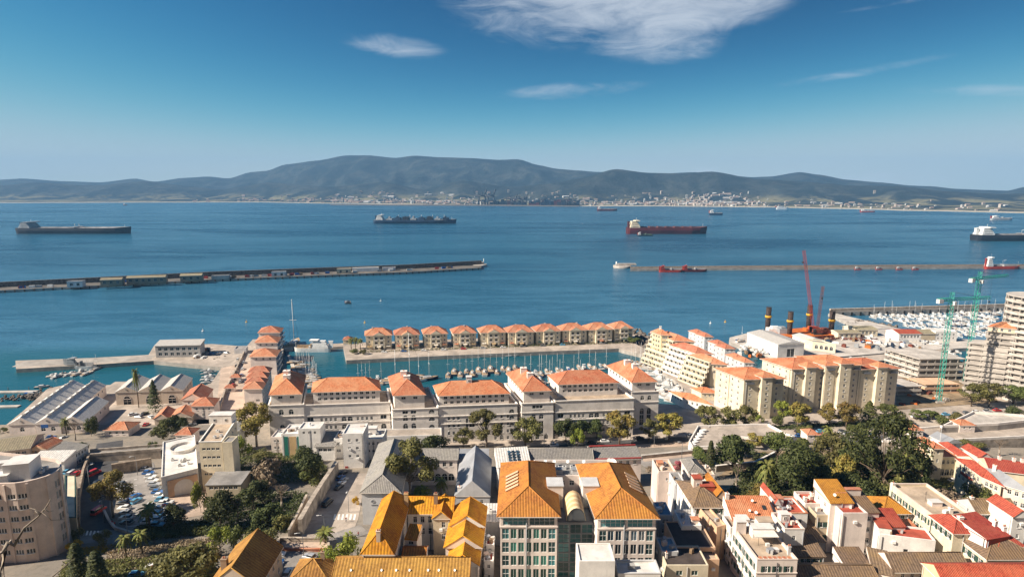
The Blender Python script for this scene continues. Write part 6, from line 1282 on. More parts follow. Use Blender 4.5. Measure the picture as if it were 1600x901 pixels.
ship('ferry', 'white ferry at the far port on the right', 1213, 1231, 327, 'whitepaint', 'deckgrey', 10, suph=10, supw=.7)
ship('tugboat', 'tiny tug far off in front of the left hills', 193, 199, 321, 'hullblack', 'deckgrey', 6, suph=10, supw=.4)
ship('supply_ship', 'red-hulled supply ship with a white bridge moored at the detached mole', 1538, 1592, 420, 'hullred', 'deckred', 4.2, suph=13, supw=.16, zw=0, superm='whitepaint')
ship('work_barge', 'red work barge moored at the near end of the detached mole, left one', 1030, 1066, 425, 'hullred', 'deckred', 3.2, suph=6, supw=.2, superm='hullred')
ship('work_barge', 'red work barge moored at the near end of the detached mole, right one', 1066, 1104, 424.5, 'hullmaroon', 'deckred', 3.2, suph=6, supw=.16, superm='hullred')
for k, x in enumerate((1335, 1368, 1400, 1425)):
    ship('pilot_boat', '%s of four small red launches moored along the detached mole' % ['first', 'second', 'third', 'last'][k], x, x + 11, 421.5, 'hullred', 'deckred', 1.6, suph=3, supw=.4, superm='whitepaint', group='red launches at the detached mole')
ship('tender', 'small dark launch crossing the open water inside the harbour', 539, 549, 474.5, 'hullblack', 'deckgrey', 1.2, suph=2, supw=.3)
ship('patrol_boat', 'grey patrol boat lying at the left jetty', 103, 150, 576, 'hullgrey', 'deckgrey', 2.4, suph=5, supw=.35, superm='hullgrey', funnel='hullgrey')
ship('motor_yacht', 'large white motor yacht moored along the causeway', 516, 461, 549, 'whitepaint', 'teak', 3.2, suph=5.5, supw=.55, superm='bright' if False else 'whitepaint', funnel='whitepaint')
for k, (x, y) in enumerate(((317, 517), (385, 503), (595, 470), (570, 504), (1110, 505), (1133, 503), (910, 349.5))):
    p = G(x, y); m = MB(); m.cyl(0, 0, -.5, .5, 1.1, .9, 8); m.cyl(0, 0, .5, 2.2, .3, .15, 6); tag(m.build('mooring_buoy', 'yellowpaint' if k % 2 else 'whitepaint', None, p), ['white mooring buoy off the promenade', 'yellow mooring buoy beyond the red-roofed row', 'white mooring buoy in the harbour mouth', 'yellow mooring buoy off the island villas', 'white mooring buoy off the terraced row', 'yellow mooring buoy near the work quay', 'white mooring buoy out in the bay'][k], 'buoy')

# ------------------------------------------------------------------ boats
mat('boatwhite', (.58, .58, .58), .45, .1, .4, tint=.5); mat('boatdeck', (.42, .40, .37), .6, .15, .4, tint=.5)
def hull_rings(L_, B_, fr):
    prof = [(0, .8), (.1, .95), (.4, 1), (.7, .8), (.88, .42), (1, .03)]; out_ = []
    for z, k in ((-.3, .6), (.35, .92), (fr, 1)):
        out_.append([(-L_ / 2 + L_ * t, -B_ / 2 * w * k, z + (fr * .25 * t * t if z == fr else 0)) for t, w in prof] + [(-L_ / 2 + L_ * t, B_ / 2 * w * k, z + (fr * .25 * t * t if z == fr else 0)) for t, w in reversed(prof)])
    return out_
def boat_proto(kind, L_, hullm='boatwhite'):
    B_ = L_ * .32; fr = L_ * .11; root = empty('motor_boat' if kind != 'sail' else 'sailing_boat', (0, -3000, 0))
    r = hull_rings(L_, B_, fr); m = MB(); m.rings(r, 0, True, False); m.build('hull', hullm, root); d = MB(); d.face([(x, y * .97, z - .05) for x, y, z in r[-1]]); d.build('deck', 'boatdeck' if kind != 'sail' else 'teak', root)
    if kind == 'sail':
        m = MB(); m.box(-L_ * .2, L_ * .18, -B_ * .25, B_ * .25, fr * .8, fr * 1.45); m.build('cabin', 'boatwhite', root)
        m = MB(); m.cyl(L_ * .08, 0, fr * .8, L_ * 1.35, .11, .07, 6); m.box(L_ * .07, L_ * .09, -B_ * .3, B_ * .3, L_ * .75, L_ * .76); m.build('mast', 'whitepaint', root)
        m = MB(); m.tube([(L_ * .08, 0, L_ * .2), (-L_ * .35, 0, L_ * .19)], [.16, .14], 6); m.build('boom', 'canvas', root)
        m = MB(); m.tube([(L_ * .08, 0, L_ * 1.33), (L_ * .49, 0, fr)], .025, 3); m.tube([(L_ * .08, 0, L_ * 1.33), (-L_ * .48, 0, fr)], .025, 3); m.build('stay', 'iron', root)
    else:
        m = MB(); m.rings([[(-L_ * .22, -B_ * .34, fr * .9), (L_ * .24, -B_ * .26, fr * 1.05), (L_ * .24, B_ * .26, fr * 1.05), (-L_ * .22, B_ * .34, fr * .9)], [(-L_ * .2, -B_ * .3, fr * 1.9), (L_ * .1, -B_ * .25, fr * 1.9), (L_ * .1, B_ * .25, fr * 1.9), (-L_ * .2, B_ * .3, fr * 1.9)]], 0); m.build('cabin', 'boatwhite', root)
        m = MB(); m.rings([[(L_ * .13, -B_ * .262, fr * 1.15), (L_ * .232, -B_ * .245, fr * 1.15), (L_ * .232, B_ * .245, fr * 1.15), (L_ * .13, B_ * .262, fr * 1.15)], [(L_ * .05, -B_ * .262, fr * 1.8), (L_ * .135, -B_ * .24, fr * 1.8), (L_ * .135, B_ * .24, fr * 1.8), (L_ * .05, B_ * .262, fr * 1.8)]], 0); m.build('windscreen', 'glass', root)
        if kind == 'fly': m = MB(); m.box(-L_ * .18, L_ * .02, -B_ * .26, B_ * .26, fr * 1.91, fr * 2.5); m.box(-L_ * .16, -L_ * .02, -B_ * .28, B_ * .28, fr * 3.2, fr * 3.3); m.build('flybridge', 'whitepaint', root); m = MB(); m.tube([(-L_ * .1, -B_ * .24, fr * 2.4), (-L_ * .1, -B_ * .24, fr * 3.25)], .05, 4); m.tube([(-L_ * .1, B_ * .24, fr * 2.4), (-L_ * .1, B_ * .24, fr * 3.25)], .05, 4); m.build('rail', 'whitepaint', root)
        elif kind == 'cover': m = MB(); m.box(-L_ * .46, -L_ * .23, -B_ * .34, B_ * .34, fr * .9, fr * 1.35); m.build('cover', 'bluepaint', root)
    return root
BP = {('motor', 0): boat_proto('motor', 8), ('fly', 0): boat_proto('fly', 11), ('cover', 0): boat_proto('cover', 7, 'hullblue'), ('sail', 0): boat_proto('sail', 10.5), ('sail', 1): boat_proto('sail', 12, 'hullblue')}
BKEYS = list(BP); nboat = 0
BNAME = {('motor', 0): 'small white motor boat', ('fly', 0): 'white flybridge yacht', ('cover', 0): 'blue-covered boat', ('sail', 0): 'white sailing boat', ('sail', 1): 'dark-hulled sailing boat'}
BUSED = set()
def boat(px, py, key, az_, where, sc=1., group=None):
    p = G(px, py, 0); lab = BNAME[key] + ' ' + where
    if key not in BUSED:
        BUSED.add(key); o = BP[key]; o.location = p; o.rotation_euler = (0, 0, az_); o.scale = (sc,) * 3; tag(o, lab, 'boat', group or where); return o
    o = copy_tree(BP[key], p, az_, sc, lab, group or where); o['category'] = 'boat'; return o
def pontoon(label, pts, w=2.2, z=.6):
    P = [G(a, c_, 0) for a, c_ in pts]; o = P[0]; root = empty('pontoon', (o.x, o.y, 0), 0, label, 'pontoon'); m = MB()
    for a, b_ in zip(P, P[1:]):
        d = (b_ - a).xy.normalized(); n = Vector((-d.y, d.x)) * w / 2; a, b_ = (a - o).xy, (b_ - o).xy; m.prism([a - n, b_ - n, b_ + n, a + n], -.4, z)
    m.build('walkway', 'paleconcrete', root); m = MB()
    for a, b_ in zip(P, P[1:]):
        k = max(1, int((b_ - a).xy.length / 12))
        for i in range(k): p = (a.lerp(b_, (i + .5) / k) - o).xy; m.cyl(p.x, p.y + w * .6, -1, 2.6, .18, .18, 6)
    m.build('piles', 'iron', root)['kind'] = 'stuff'
    return root
OR = ['first', 'second', 'third', 'fourth', 'fifth', 'sixth', 'seventh']
MW = {'motor': .5, 'fly': .22, 'cover': .12, 'sail': .16}
def pick(sail=.15):
    r = rnd.random()
    if r < sail: return ('sail', 0 if rnd.random() < .75 else 1)
    r = rnd.random(); return ('motor', 0) if r < .55 else (('fly', 0) if r < .85 else ('cover', 0))
# crowded marina inside the outer mole: pontoons with boats on both sides
for r, (y0_, xa, xb) in enumerate(((489.8, 1350, 1562), (495.5, 1362, 1560), (501.8, 1386, 1560), (508.8, 1412, 1558), (516.5, 1440, 1556), (524.5, 1478, 1552))):
    pontoon('%s floating pontoon from the outer mole of the crowded marina' % OR[r], [(xa, y0_), (xb, y0_ - 2.2)])
    x = xa + 3
    while x < xb:
        yy = y0_ - 2.2 * (x - xa) / (xb - xa)
        for s in ((-1, 1)):
            if rnd.random() < .93: boat(x + rnd.uniform(-1, 1), yy + s * (1.2 + .012 * (yy - 480)), pick(.2), R(96 if s < 0 else -84) + rnd.uniform(-.1, .1), 'on the %s pontoon of the crowded marina' % OR[r], rnd.uniform(.75, 1.0))
        x += rnd.uniform(8.2, 10.5)
# inner basin beside the work quays
pontoon('floating pontoon in the narrow inner basin by the building site', [(1402, 561), (1440, 557.5), (1500, 551)])
for k in range(15):
    x = 1404 + k * 6.6; y = 562 - 10.5 * k / 15; boat(x, y + (1.6 if k % 2 else -1.6), pick(.1), R(90 if k % 2 else -90), 'in the narrow inner basin by the building site', rnd.uniform(.8, 1))
for k in range(16): x = 1290 + k * 10; boat(x, 567.5 - 14.5 * k / 16 + rnd.uniform(-1, 1), pick(.1), R(20 + rnd.uniform(-30, 30)), 'along the work quay behind the cream towers', rnd.uniform(.7, .95))
# harbour of the white quayside apartments
pontoon('pontoon with sailing boats beside the stepped red-roofed row', [(452, 556), (462, 585), (474, 610)]); pontoon('short pontoon behind the long left wing', [(556, 603), (600, 599)]); pontoon('pontoon behind the middle pavilion with the tallest masts', [(596, 600), (680, 591)]); pontoon('long pontoon with many masts behind the right wing', [(805, 590), (880, 582), (952, 576)]); pontoon('second long pontoon behind the right wing', [(800, 602), (960, 592)])
for k in range(11): boat(462 + k * 2.4 + (9 if k % 2 else 0), 568 + k * 3.9, ('sail', k % 3 == 0) if k < 6 else pick(.5), R(10 + rnd.uniform(-8, 8)), 'on the pontoon by the stepped red-roofed row', 1.0)
for k in range(8): boat(482 + k * 2.4, 582 + k * 3.4, pick(.5), R(5 + rnd.uniform(-8, 8)), 'in the outer berths by the stepped red-roofed row', .95)
for k in range(7): boat(560 + k * 6, 600 - k * .6 + (-2.5 if k % 2 else 1.5), ('sail', 0) if k < 4 else pick(.3), R(100), 'behind the long left wing', .95)
for k, (x, y, s) in enumerate(((615, 597, 1.5), (636, 594, 1.9), (652, 596, 1.3), (668, 593, 1.2))): boat(x, y, ('sail', k % 2), R(8 + 5 * k), 'with a tall mast behind the middle pavilion, %s of four' % OR[k], s, 'tall sailing yachts behind the middle pavilion')
for k in range(17): boat(812 + k * 8.4, 588 - k * .95 + (-2.6 if k % 2 else 2.2), ('sail', k % 4 == 0) if k % 3 else pick(.3), R(98 if k % 2 else -82), 'on the long pontoon behind the right wing', rnd.uniform(.85, 1.15))
for k in range(16): boat(835 + k * 8.0, 598 - k * .6 + (-2.2 if k % 2 else 2.2), pick(.45), R(98 if k % 2 else -82), 'on the second pontoon behind the right wing', rnd.uniform(.85, 1.1))
for k in range(14): boat(1003 + k * 5.2, 570 + k * 4.4 + (3 if k % 2 else -1), ('sail', 0) if k < 3 else ('fly', 0) if k % 3 else ('motor', 0), R(150 + rnd.uniform(-6, 6)), 'berthed stern-on to the terraced row', rnd.uniform(1.0, 1.35))
for k in range(5): boat(985 + k * 7, 568 + k * 1.8, ('sail', k % 2), R(60), 'at the marina mouth by the rocks', 1.)
for k, (x, y) in enumerate(((755, 558), (797, 556.5), (806, 556), (967, 548), (578, 564))): boat(x, y, ('motor', 0), R(8), 'tied to the island quay, %s from the tip' % OR[(1, 2, 3, 4, 0)[k]], .85, 'boats at the island quay')
for k in range(12): boat(700 + k * 9.5, 586 - k * .7 + (-2.4 if k % 2 else 2), ('sail', k % 3 == 1), R(95), 'at anchor behind the cupola wing' if k < 5 else 'in the inner berths behind the stepped pavilion', rnd.uniform(.9, 1.25))
for k in range(8): boat(1008 + k * 6, 596 + k * 4.6, ('sail', 0) if k % 2 else ('fly', 0), R(150), 'in the second rank off the terraced row', rnd.uniform(.9, 1.2))
# the tall schooner mast, left inlet and its pontoons
boat(459, 541, ('sail', 0), R(95), 'with the tallest mast, at the causeway', 2.6)
for k in range(11): boat(320 + (k % 2) * 8 + k * .6, 580 + k * 2.3, pick(0), R(10), 'in the small inlet below the promenade', .75)
pontoon('long zigzag pontoon crowded with small boats in front of the left jetty', [(72, 589), (118, 584), (138, 583), (160, 570), (180, 567)], 3)
for k in range(13): x = 82 + k * 7.6; y = lerp_tab([(72, 589), (118, 584), (138, 583), (160, 570), (180, 567)], x); boat(x, y + (1.7 if k % 2 else -1.7), pick(.1), R(80), 'along the zigzag pontoon by the left jetty', .75)
for (pts, lb) in (([(-40, 613.5), (58, 612)], 'straight pontoon at the left edge, seaward one'), ([(-40, 637), (30, 635)], 'straight pontoon at the left edge, shoreward one')): pontoon(lb, pts, 3)
boat(50, 616, ('cover', 0), R(5), 'beside the seaward pontoon at the left edge', 1.2); boat(66, 605, ('motor', 0), R(20), 'off the seaward pontoon at the left edge')
for k in range(9): x = 300 + k * 5 + rnd.uniform(-2, 2); p = G(x, 566.5 + rnd.uniform(-2, 2), 2.8)
# ------------------------------------------------------------------ work quays: hangar, shipyard, jack-up barge, cranes
def Wd(label, A, B, **k): k.setdefault('z0', 2.5); return building(k.pop('name', 'shed'), label, A, B, cat='shed', **k)
b = Wd('big pale hangar with a low ribbed roof on the work quay', (1216, 538), (1257, 536), ze=12.5, dep=36, av=12, wall='bright', roof='gable', rm='sheet_pale', rise=1.8, ridge='v', over=.3, F=((1, 1, 6, 6, 3.5, 3, 'slide', 4),), name='hangar')
Wd('white workshop annex right of the hangar', (1262, 531), (1284,), ze=8, dep=16, au=4, av=14, wall='bright', roof='gable', rm='sheet_white', rise=1.6, ridge='v', F=((2, 1, 1.6, 2.4, 1.2, 3),))
Wd('cream office with arched doors on the inner work quay', (1270, 534.5), (1306, 539), ze=8.5, dep=12, av=20, wall='cream', roof='flat', rm='feltroof', F=((4, 1, 2.2, 3.2, 1.4, 3, 'arch'),))
Wd('long shed with a brown roof on the marina quay', (1338, 515), (1372,), ze=8, dep=14, au=0, av=14, wall='cream', roof='gable', rm='sheet_olive', rise=1.8, ridge='u', F=((5, 1, 2, 2.4, 1.4, 3),))
Wd('red and grey roofed clubhouse on the marina quay', (1405, 521), (1440,), ze=9, dep=12, au=0, av=14, wall='bright', roof='gable', rm='tile_red', rise=2.2, ridge='u', F=((6, 1, 1.6, 2, 1.4, 3),))
Wd('pale shed joined to the clubhouse on its right', (1440.5, 521), (1462,), ze=9, dep=12, au=0, av=14, wall='sand', roof='gable', rm='sheet_olive', rise=2.2, ridge='u')
Wd('white stepped clubhouse beside the crowded marina', (1462, 519), (1496,), ze=10, dep=12, au=0, av=14, wall='bright', roof='flat', rm='whiteroof', F=((5, 2, 1.4, 1.4, 1, 3),))
Wd('cream shed with a low gable near the barge', (1310, 520), (1345,), ze=7.5, dep=10, au=2, av=14, wall='cream', roof='gable', rm='sheet_olive', rise=1.4, ridge='u', F=((4, 1, 2, 2.4, 1.4, 3),))
Wd('blue-walled boat house with two pale roofs on the left jetty', (242, 540), (312,), ze=11.5, dep=12, au=5, av=14, wall='grey', roof='shed', rm='sheet_pale', rise=1.2, over=.6, z0=2.8, F=((7, 2, 2.4, 2.2, 1.6, 3.6, 'slide', 1, 1, 'glass_blue'),), name='boat_house')
Wd('low grey-green store at the root of the left jetty', (366, 546), (384,), ze=6, dep=8, au=5, av=14, wall='palegrey', roof='flat', rm='feltroof', z0=2.8)
root = empty('jackup_barge', G(1240, 518, 0), 0, 'rusty jack-up barge standing on four dark legs beside the hangar', 'barge'); o = G(1240, 518, 0)
m = MB(); P = [(G(a, c_, 5) - o).xy for a, c_ in ((1188, 517), (1240, 527), (1318, 522), (1265, 511))]; m.prism(ccw([tuple(p) for p in P]), 1.2, 5.0, 0, 1); m.build('hull', ['rust', 'orangepaint'], root)
for k, (x, yt, yb) in enumerate(((1199, 480, 515), (1233, 487, 522), (1263, 477, 512), (1298, 486, 521))):
    g = G(x, yb, 4.6); zt = z_over(x, yt, g); q = g - o; m = MB(); m.cyl(q.x, q.y, -2, zt, 2.05, 2.05, 14); lg = m.build('leg', 'pilebrown', root)
    for f in (.55,):
        e = MB(); zz = 4.6 + (zt - 4.6) * f; e.cyl(q.x, q.y, zz, zz + 1.7, 2.6, 2.6, 14); e.build('yellow_collar', 'yellowpaint', lg)
    e = MB()
    for t in range(6): e.cyl(q.x + 1.8 * math.cos(t), q.y + 1.8 * math.sin(t), zt, zt + .9, .12, .12, 5)
    e.build('leg_head', 'pilebrown', lg)
for (x, y, w, h, mt_) in ((1210, 517.5, 12, 3, 'whitepaint'), (1222, 520, 7, 4, 'hullgrey'), (1270, 516, 14, 2, 'orangepaint'), (1288, 520, 9, 3, 'rust')):
    q = G(x, y, 5) - o; m = MB(); m.box(q.x - w / 2, q.x + w / 2, q.y - 3, q.y + 3, 5.004, 5 + h); m.box(q.x - w / 4, q.x + w / 4, q.y - 2, q.y + 2, 5.004 + h, 5 + h + 1.4); m.build('deck_house', mt_, root)
def lattice_crane(label, bx, by, tx, ty, w, cab=True, mt_='redpaint'):
    g = G(bx, by, 5); root = empty('lattice_crane', g, 0, label, 'crane'); d = ray(tx, ty); t = (g.y - 4) / d.y; tip = Vector((d.x * t, d.y * t, CAM_H + d.z * t)) - g
    m = MB(); lattice(m, (0, 0, 3), tip, w, 2.6, .12); m.build('boom', 'rust' if mt_ != 'redpaint' else 'redpaint', root)
    m = MB(); m.box(-3.4, 3.4, -2.6, -1.4, 0, 1.2); m.box(-3.4, 3.4, 1.4, 2.6, 0, 1.2); m.build('crawler_track', 'iron', root)
    m = MB(); m.box(-3, 4.2, -1.9, 1.9, 1.25, 4.2); m.build('body', mt_, root); m = MB(); m.box(-3.6, -2.0, -2.2, -.8, 1.3, 4.6); m.build('cab', 'glass', root)
    m = MB(); m.tube([(4, 0, 4.2), (1, 0, 8), tip], .07, 4); m.build('stay', 'iron', root); m = MB(); m.tube([tip, tip - Vector((0, 0, 9))], .06, 4); m.box(tip.x - .5, tip.x + .5, tip.y - .5, tip.y + .5, tip.z - 10.4, tip.z - 9); m.build('hook', 'iron', root)
lattice_crane('red crawler crane with the tallest lattice boom, on the jack-up barge', 1270, 518, 1256, 391, 1.6)
lattice_crane('dull red crawler crane with a shorter lattice boom, right of the tallest', 1276, 522, 1286, 447, 1.5, mt_='rust')
m = MB()
for k in range(90): p = G(rnd.uniform(1275, 1345), rnd.uniform(521, 532), 2.6) - G(1310, 527, 2.6); L_ = rnd.uniform(3, 9); a = rnd.uniform(-.4, .6); m.tube([(p.x, p.y, rnd.uniform(.2, 1.8)), (p.x + L_ * math.cos(a), p.y + L_ * math.sin(a), rnd.uniform(.2, 2.2))], .25, 5)
tag(m.build('steel_pile', 'rust', None, G(1310, 527, 2.6)), 'heap of rusty steel pipes lying behind the jack-up barge', 'scrap', kind='stuff')
for k in range(34):
    x, y = rnd.uniform(1345, 1480), rnd.uniform(527, 541); p = G(x, y, 2.65); key = pick(0); o2 = boat(x, y, key, rnd.uniform(0, 3), 'laid up ashore on the boatyard quay', rnd.uniform(.7, 1)); o2.location = (p.x, p.y, 2.65 + .28)
for k in range(22):
    x, y = rnd.uniform(1150, 1208), 0; y = rnd.uniform(530, 545) + (x - 1150) * .25; p = G(x, y, 2.65); o2 = boat(x, y, pick(.1), rnd.uniform(0, 3), 'laid up ashore beside the hangar', rnd.uniform(.6, .9)); o2.location = (p.x, p.y, 2.65 + .28)
for k in range(60):                                      # gear lying about on the work quays
    x, y = (rnd.uniform(1150, 1215), rnd.uniform(536, 556)) if k < 16 else ((rnd.uniform(1290, 1440), rnd.uniform(530, 548)) if k < 46 else (rnd.uniform(245, 345), rnd.uniform(545, 560))); y += (x - 1150) * .1 if k < 16 else 0
    p = G(x, y, 2.65); m = MB(); w, d_, h_ = rnd.uniform(1, 3), rnd.uniform(1, 2.2), rnd.uniform(.6, 2.4); m.box(-w, w, -d_ / 2, d_ / 2, 0, h_); m.box(-w * .8, w * .5, -d_ * .4, d_ * .4, h_ + .004, h_ + .5)
    c_ = ['rust', 'hullblue', 'whitepaint', 'timber', 'hullgrey', 'orangepaint'][k % 6]
    tag(m.build('gear_crate', c_, None, p, rnd.random() * 3), '%s crate of gear on the %s' % (['rusty', 'blue', 'white', 'brown', 'grey', 'orange'][k % 6], 'hangar apron' if k < 16 else ('boatyard quay' if k < 46 else 'left jetty')), 'crate', 'gear on the work quays')
# rock armour
def rocks(name, label, pts, n, spread, z, r=(.8, 2.2)):
    m = MB(); P = [G(a, c_, 0) for a, c_ in pts]; o = P[0]
    for k in range(n):
        t = rnd.random() * (len(P) - 1); i = int(t); q = P[i].lerp(P[i + 1], t - i) - o; q += Vector((rnd.gauss(0, spread), rnd.gauss(0, spread), rnd.uniform(-.2, z))); s = rnd.uniform(*r); ring = []
        a0 = rnd.random() * 6
        m.rings([[(q.x + s * f * math.cos(a0 + j * 1.26) * rnd.uniform(.7, 1.2), q.y + s * f * math.sin(a0 + j * 1.26) * rnd.uniform(.7, 1.2), q.z + h_ * s) for j in range(5)] for f, h_ in ((.7, -.6), (1, 0), (.55, .6))], 0)
    return tag(m.build(name, 'rock', None, o), label, 'rocks', kind='stuff')
rocks('rock_armour', 'dark boulders round the end of the island quay', [(985, 520), (1008, 531), (1016, 545)], 160, 3.2, 3.5); rocks('rock_armour', 'boulder bank along the small inlet', [(300, 562), (330, 561), (356, 566)], 140, 2.4, 2.6, (.5, 1.4)); rocks('rock_armour', 'boulder strip at the left edge shore', [(-20, 626), (40, 622), (60, 622), (70, 612)], 140, 1.8, 1.8, (.5, 1.2)); rocks('rock_armour', 'boulders under the work quay jetty', [(1330, 508), (1350, 504), (1400, 514)], 110, 2., 2.2)

# ------------------------------------------------------------------ the far shore: town, port, cranes
def land_z(px, Y):
    c = G(px, lerp_tab(COAST, px)); c.y += 60 * fbm(px / 40, 1.5); k = G(px, 320).x / G(px, 320).y; return land_h(px, k * Y, Y, c.y), k * Y, c.y
FB = []
for n_, c_ in (('far_white', (.55, .54, .52)), ('far_cream', (.50, .44, .38)), ('far_sand', (.42, .38, .33)), ('far_roof', (.40, .27, .21))): mat(n_, c_, .9, .15, .02, tint=.4)
for (w, d_, h_, rf) in ((30, 18, 11, 0), (20, 16, 18, 0), (42, 20, 8, 1), (20, 18, 26, 0), (64, 30, 9, 1)):
    for wm, rm in (('far_white', 'whiteroof'), ('far_cream', 'far_roof'), ('far_sand', 'far_roof')):
        m = MB(); m.box(-w / 2, w / 2, -d_ / 2, d_ / 2, -6, h_, 0)
        if rf or rm != 'whiteroof': m.rings([[(-w / 2 - .5, -d_ / 2 - .5, h_), (w / 2 + .5, -d_ / 2 - .5, h_), (w / 2 + .5, d_ / 2 + .5, h_), (-w / 2 - .5, d_ / 2 + .5, h_)], [(-w / 2, -.3, h_ + 4), (w / 2, -.3, h_ + 4), (w / 2, .3, h_ + 4), (-w / 2, .3, h_ + 4)]], 1)
        else: m.box(-w / 4, w / 4, -d_ / 4, d_ / 4, h_ + .01, h_ + 3, 1)
        for k in range(int(h_ / 5)): m.box(-w / 2 + 1, w / 2 - 1, -d_ / 2 - .2, -d_ / 2 + .1, 1.5 + k * 5, 3.6 + k * 5, 2)
        FB.append(m.mesh('far_building', [wm, rm, 'glass']))
ZONES = [(300, 400, 5, .25), (380, 560, 6, .8), (520, 740, 10, 2.6), (740, 900, 9, 1.0), (860, 1010, 8, 1.6), (1000, 1160, 10, 3.6), (1100, 1200, 9, 1.4), (1225, 1330, 7, .9), (1320, 1430, 5, .9), (1430, 1600, 6, .5)]
WH = ['below the far left hills', 'in the suburb left of the far port', 'in the town behind the far port', 'among the far port cranes', 'in the town right of the far port', 'in the dense white far town', 'in the far harbour quarter', 'in the resort on the far shore', 'along the far right beach', 'on the far right slopes']
spots = []
for zi, (xa, xb, dpx, n) in enumerate(ZONES):
    for k in range(int(n * (xb - xa) * (.55 if zi < 7 else .3))):
        px = rnd.uniform(xa, xb) if zi not in (5,) else rnd.gauss((xa + xb) / 2, (xb - xa) * .27); c = G(px, lerp_tab(COAST, px)); Y = c.y + 70 + abs(rnd.gauss(0, 1)) * (dpx * 95); z, x, _ = land_z(px, Y)
        if z < 95: spots.append((Y, px, x, z, zi))
spots.sort(); mm = MB(); nfar = 0; big = rnd.sample(range(len(spots)), min(240, len(spots))); big = set(big)
sel = {}
for k, (Y, px, x, z, zi) in enumerate(spots):
    me = FB[rnd.choice([0, 0, 1, 1, 2, 3, 4, 5, 6, 7, 8, 9, 12, 13, 10])] if zi not in (0, 1) else FB[rnd.choice([1, 2, 4, 5, 7, 8])]; s = rnd.uniform(.5, 1.0) * (Y / 5000) ** .5; rz = rnd.uniform(-.5, .5)
    if k in big:
        o = ob('far_building', me, None, (x, Y, z), rz, s); tag(o, 'small pale building ' + WH[zi], 'building', 'buildings ' + WH[zi])
    else:
        i = len(mm.v); ca, sa = math.cos(rz) * s, math.sin(rz) * s
        for v in me.vertices: mm.v.append((x + v.co.x * ca - v.co.y * sa, Y + v.co.x * sa + v.co.y * ca, z + v.co.z * s))
        mi = [me.materials[0].name, me.materials[1].name]
        for p in me.polygons: mm.f.append(tuple(i + q for q in p.vertices)); mm.m.append({'far_white': 0, 'far_cream': 1, 'far_sand': 2}[mi[0]] if p.material_index == 0 else ({'whiteroof': 0, 'far_roof': 3}[mi[1]] if p.material_index == 1 else 4))
tag(mm.build('far_town', ['far_white', 'far_cream', 'far_sand', 'far_roof', 'glass']), 'mass of tiny pale buildings spread along the far shore', 'town', kind='stuff')
def sts(label, px, py, h_, up=True):
    c = G(px, lerp_tab(COAST, px)); Y = c.y + 30; root = empty('port_crane', (c.x / c.y * Y, Y, 3), 0, label, 'crane', 'cranes of the far port'); m = MB(); w = h_ * .22
    for sx in (-1, 1):
        for sy in (-1, 1): m.tube([(sx * w, sy * w, 0), (sx * w * .9, sy * w * .9, h_ * .6)], h_ * .05, 4)
    m.tube([(-w, -w, h_ * .3), (w, -w, h_ * .3)], h_ * .045, 4); m.tube([(-w, -w, h_ * .6), (w, -w, h_ * .6)], h_ * .05, 4); m.tube([(-w, w, h_ * .6), (w, w, h_ * .6)], h_ * .05, 4); m.build('gantry', 'hullblack', root)
    m = MB(); m.tube([(-w * 2.2, 0, h_ * .62), (w, 0, h_ * .62)], h_ * .06, 4); m.build('back_boom', 'hullblack', root)
    m = MB(); m.tube([(w * .8, 0, h_ * .62), (w * (1.4 if up else 3.4), 0, h_ * (1.05 if up else .64))], h_ * .055, 4); m.build('front_boom', 'hullblack', root)
    m = MB(); m.tube([(0, -w * .6, h_ * .6), (0, 0, h_ * .86), (0, w * .6, h_ * .6)], h_ * .045, 4); m.build('apex', 'hullblack', root)
for k, (x, h_) in enumerate(((753, 118), (767, 118), (795, 85), (803, 85), (811, 85), (819, 80), (850, 75), (889, 80), (897, 60))):
    sts('dark container crane of the far port, %s from the left' % (OR + ['eighth', 'ninth'])[k], x, 318, h_, k in (0, 1, 3, 5, 6))
m = MB(); P = [G(a, c_, 0) for a, c_ in ((516, 320.6), (640, 321.2), (780, 321.8), (905, 322.8), (905, 322), (780, 321), (640, 320.4), (516, 320.2))]; o = P[0]; m.prism(ccw([tuple((p - o).xy) for p in P]), -2, 6, 0); tag(m.build('far_breakwater', 'rock', None, (o.x, o.y, 0)), 'dark low breakwater line in front of the far port', 'breakwater')
for k in range(44):
    px = rnd.uniform(772, 905); c = G(px, lerp_tab(COAST, px)); m = MB(); h_ = rnd.uniform(22, 46)
    for q in range(3): m.box(-40 + q * 27, -16 + q * 27, -12, 12, 0, h_ * (1 - .2 * ((k + q) % 3)))
    tag(m.build('container_stack', rnd.choice(['hullblue', 'hullblack', 'hullmaroon', 'hullblack']), None, (c.x, c.y + 20 + rnd.random() * 120, 2.5), rnd.uniform(-.2, .2)), 'stack of containers on the quay of the far port', 'containers', 'container stacks of the far port')
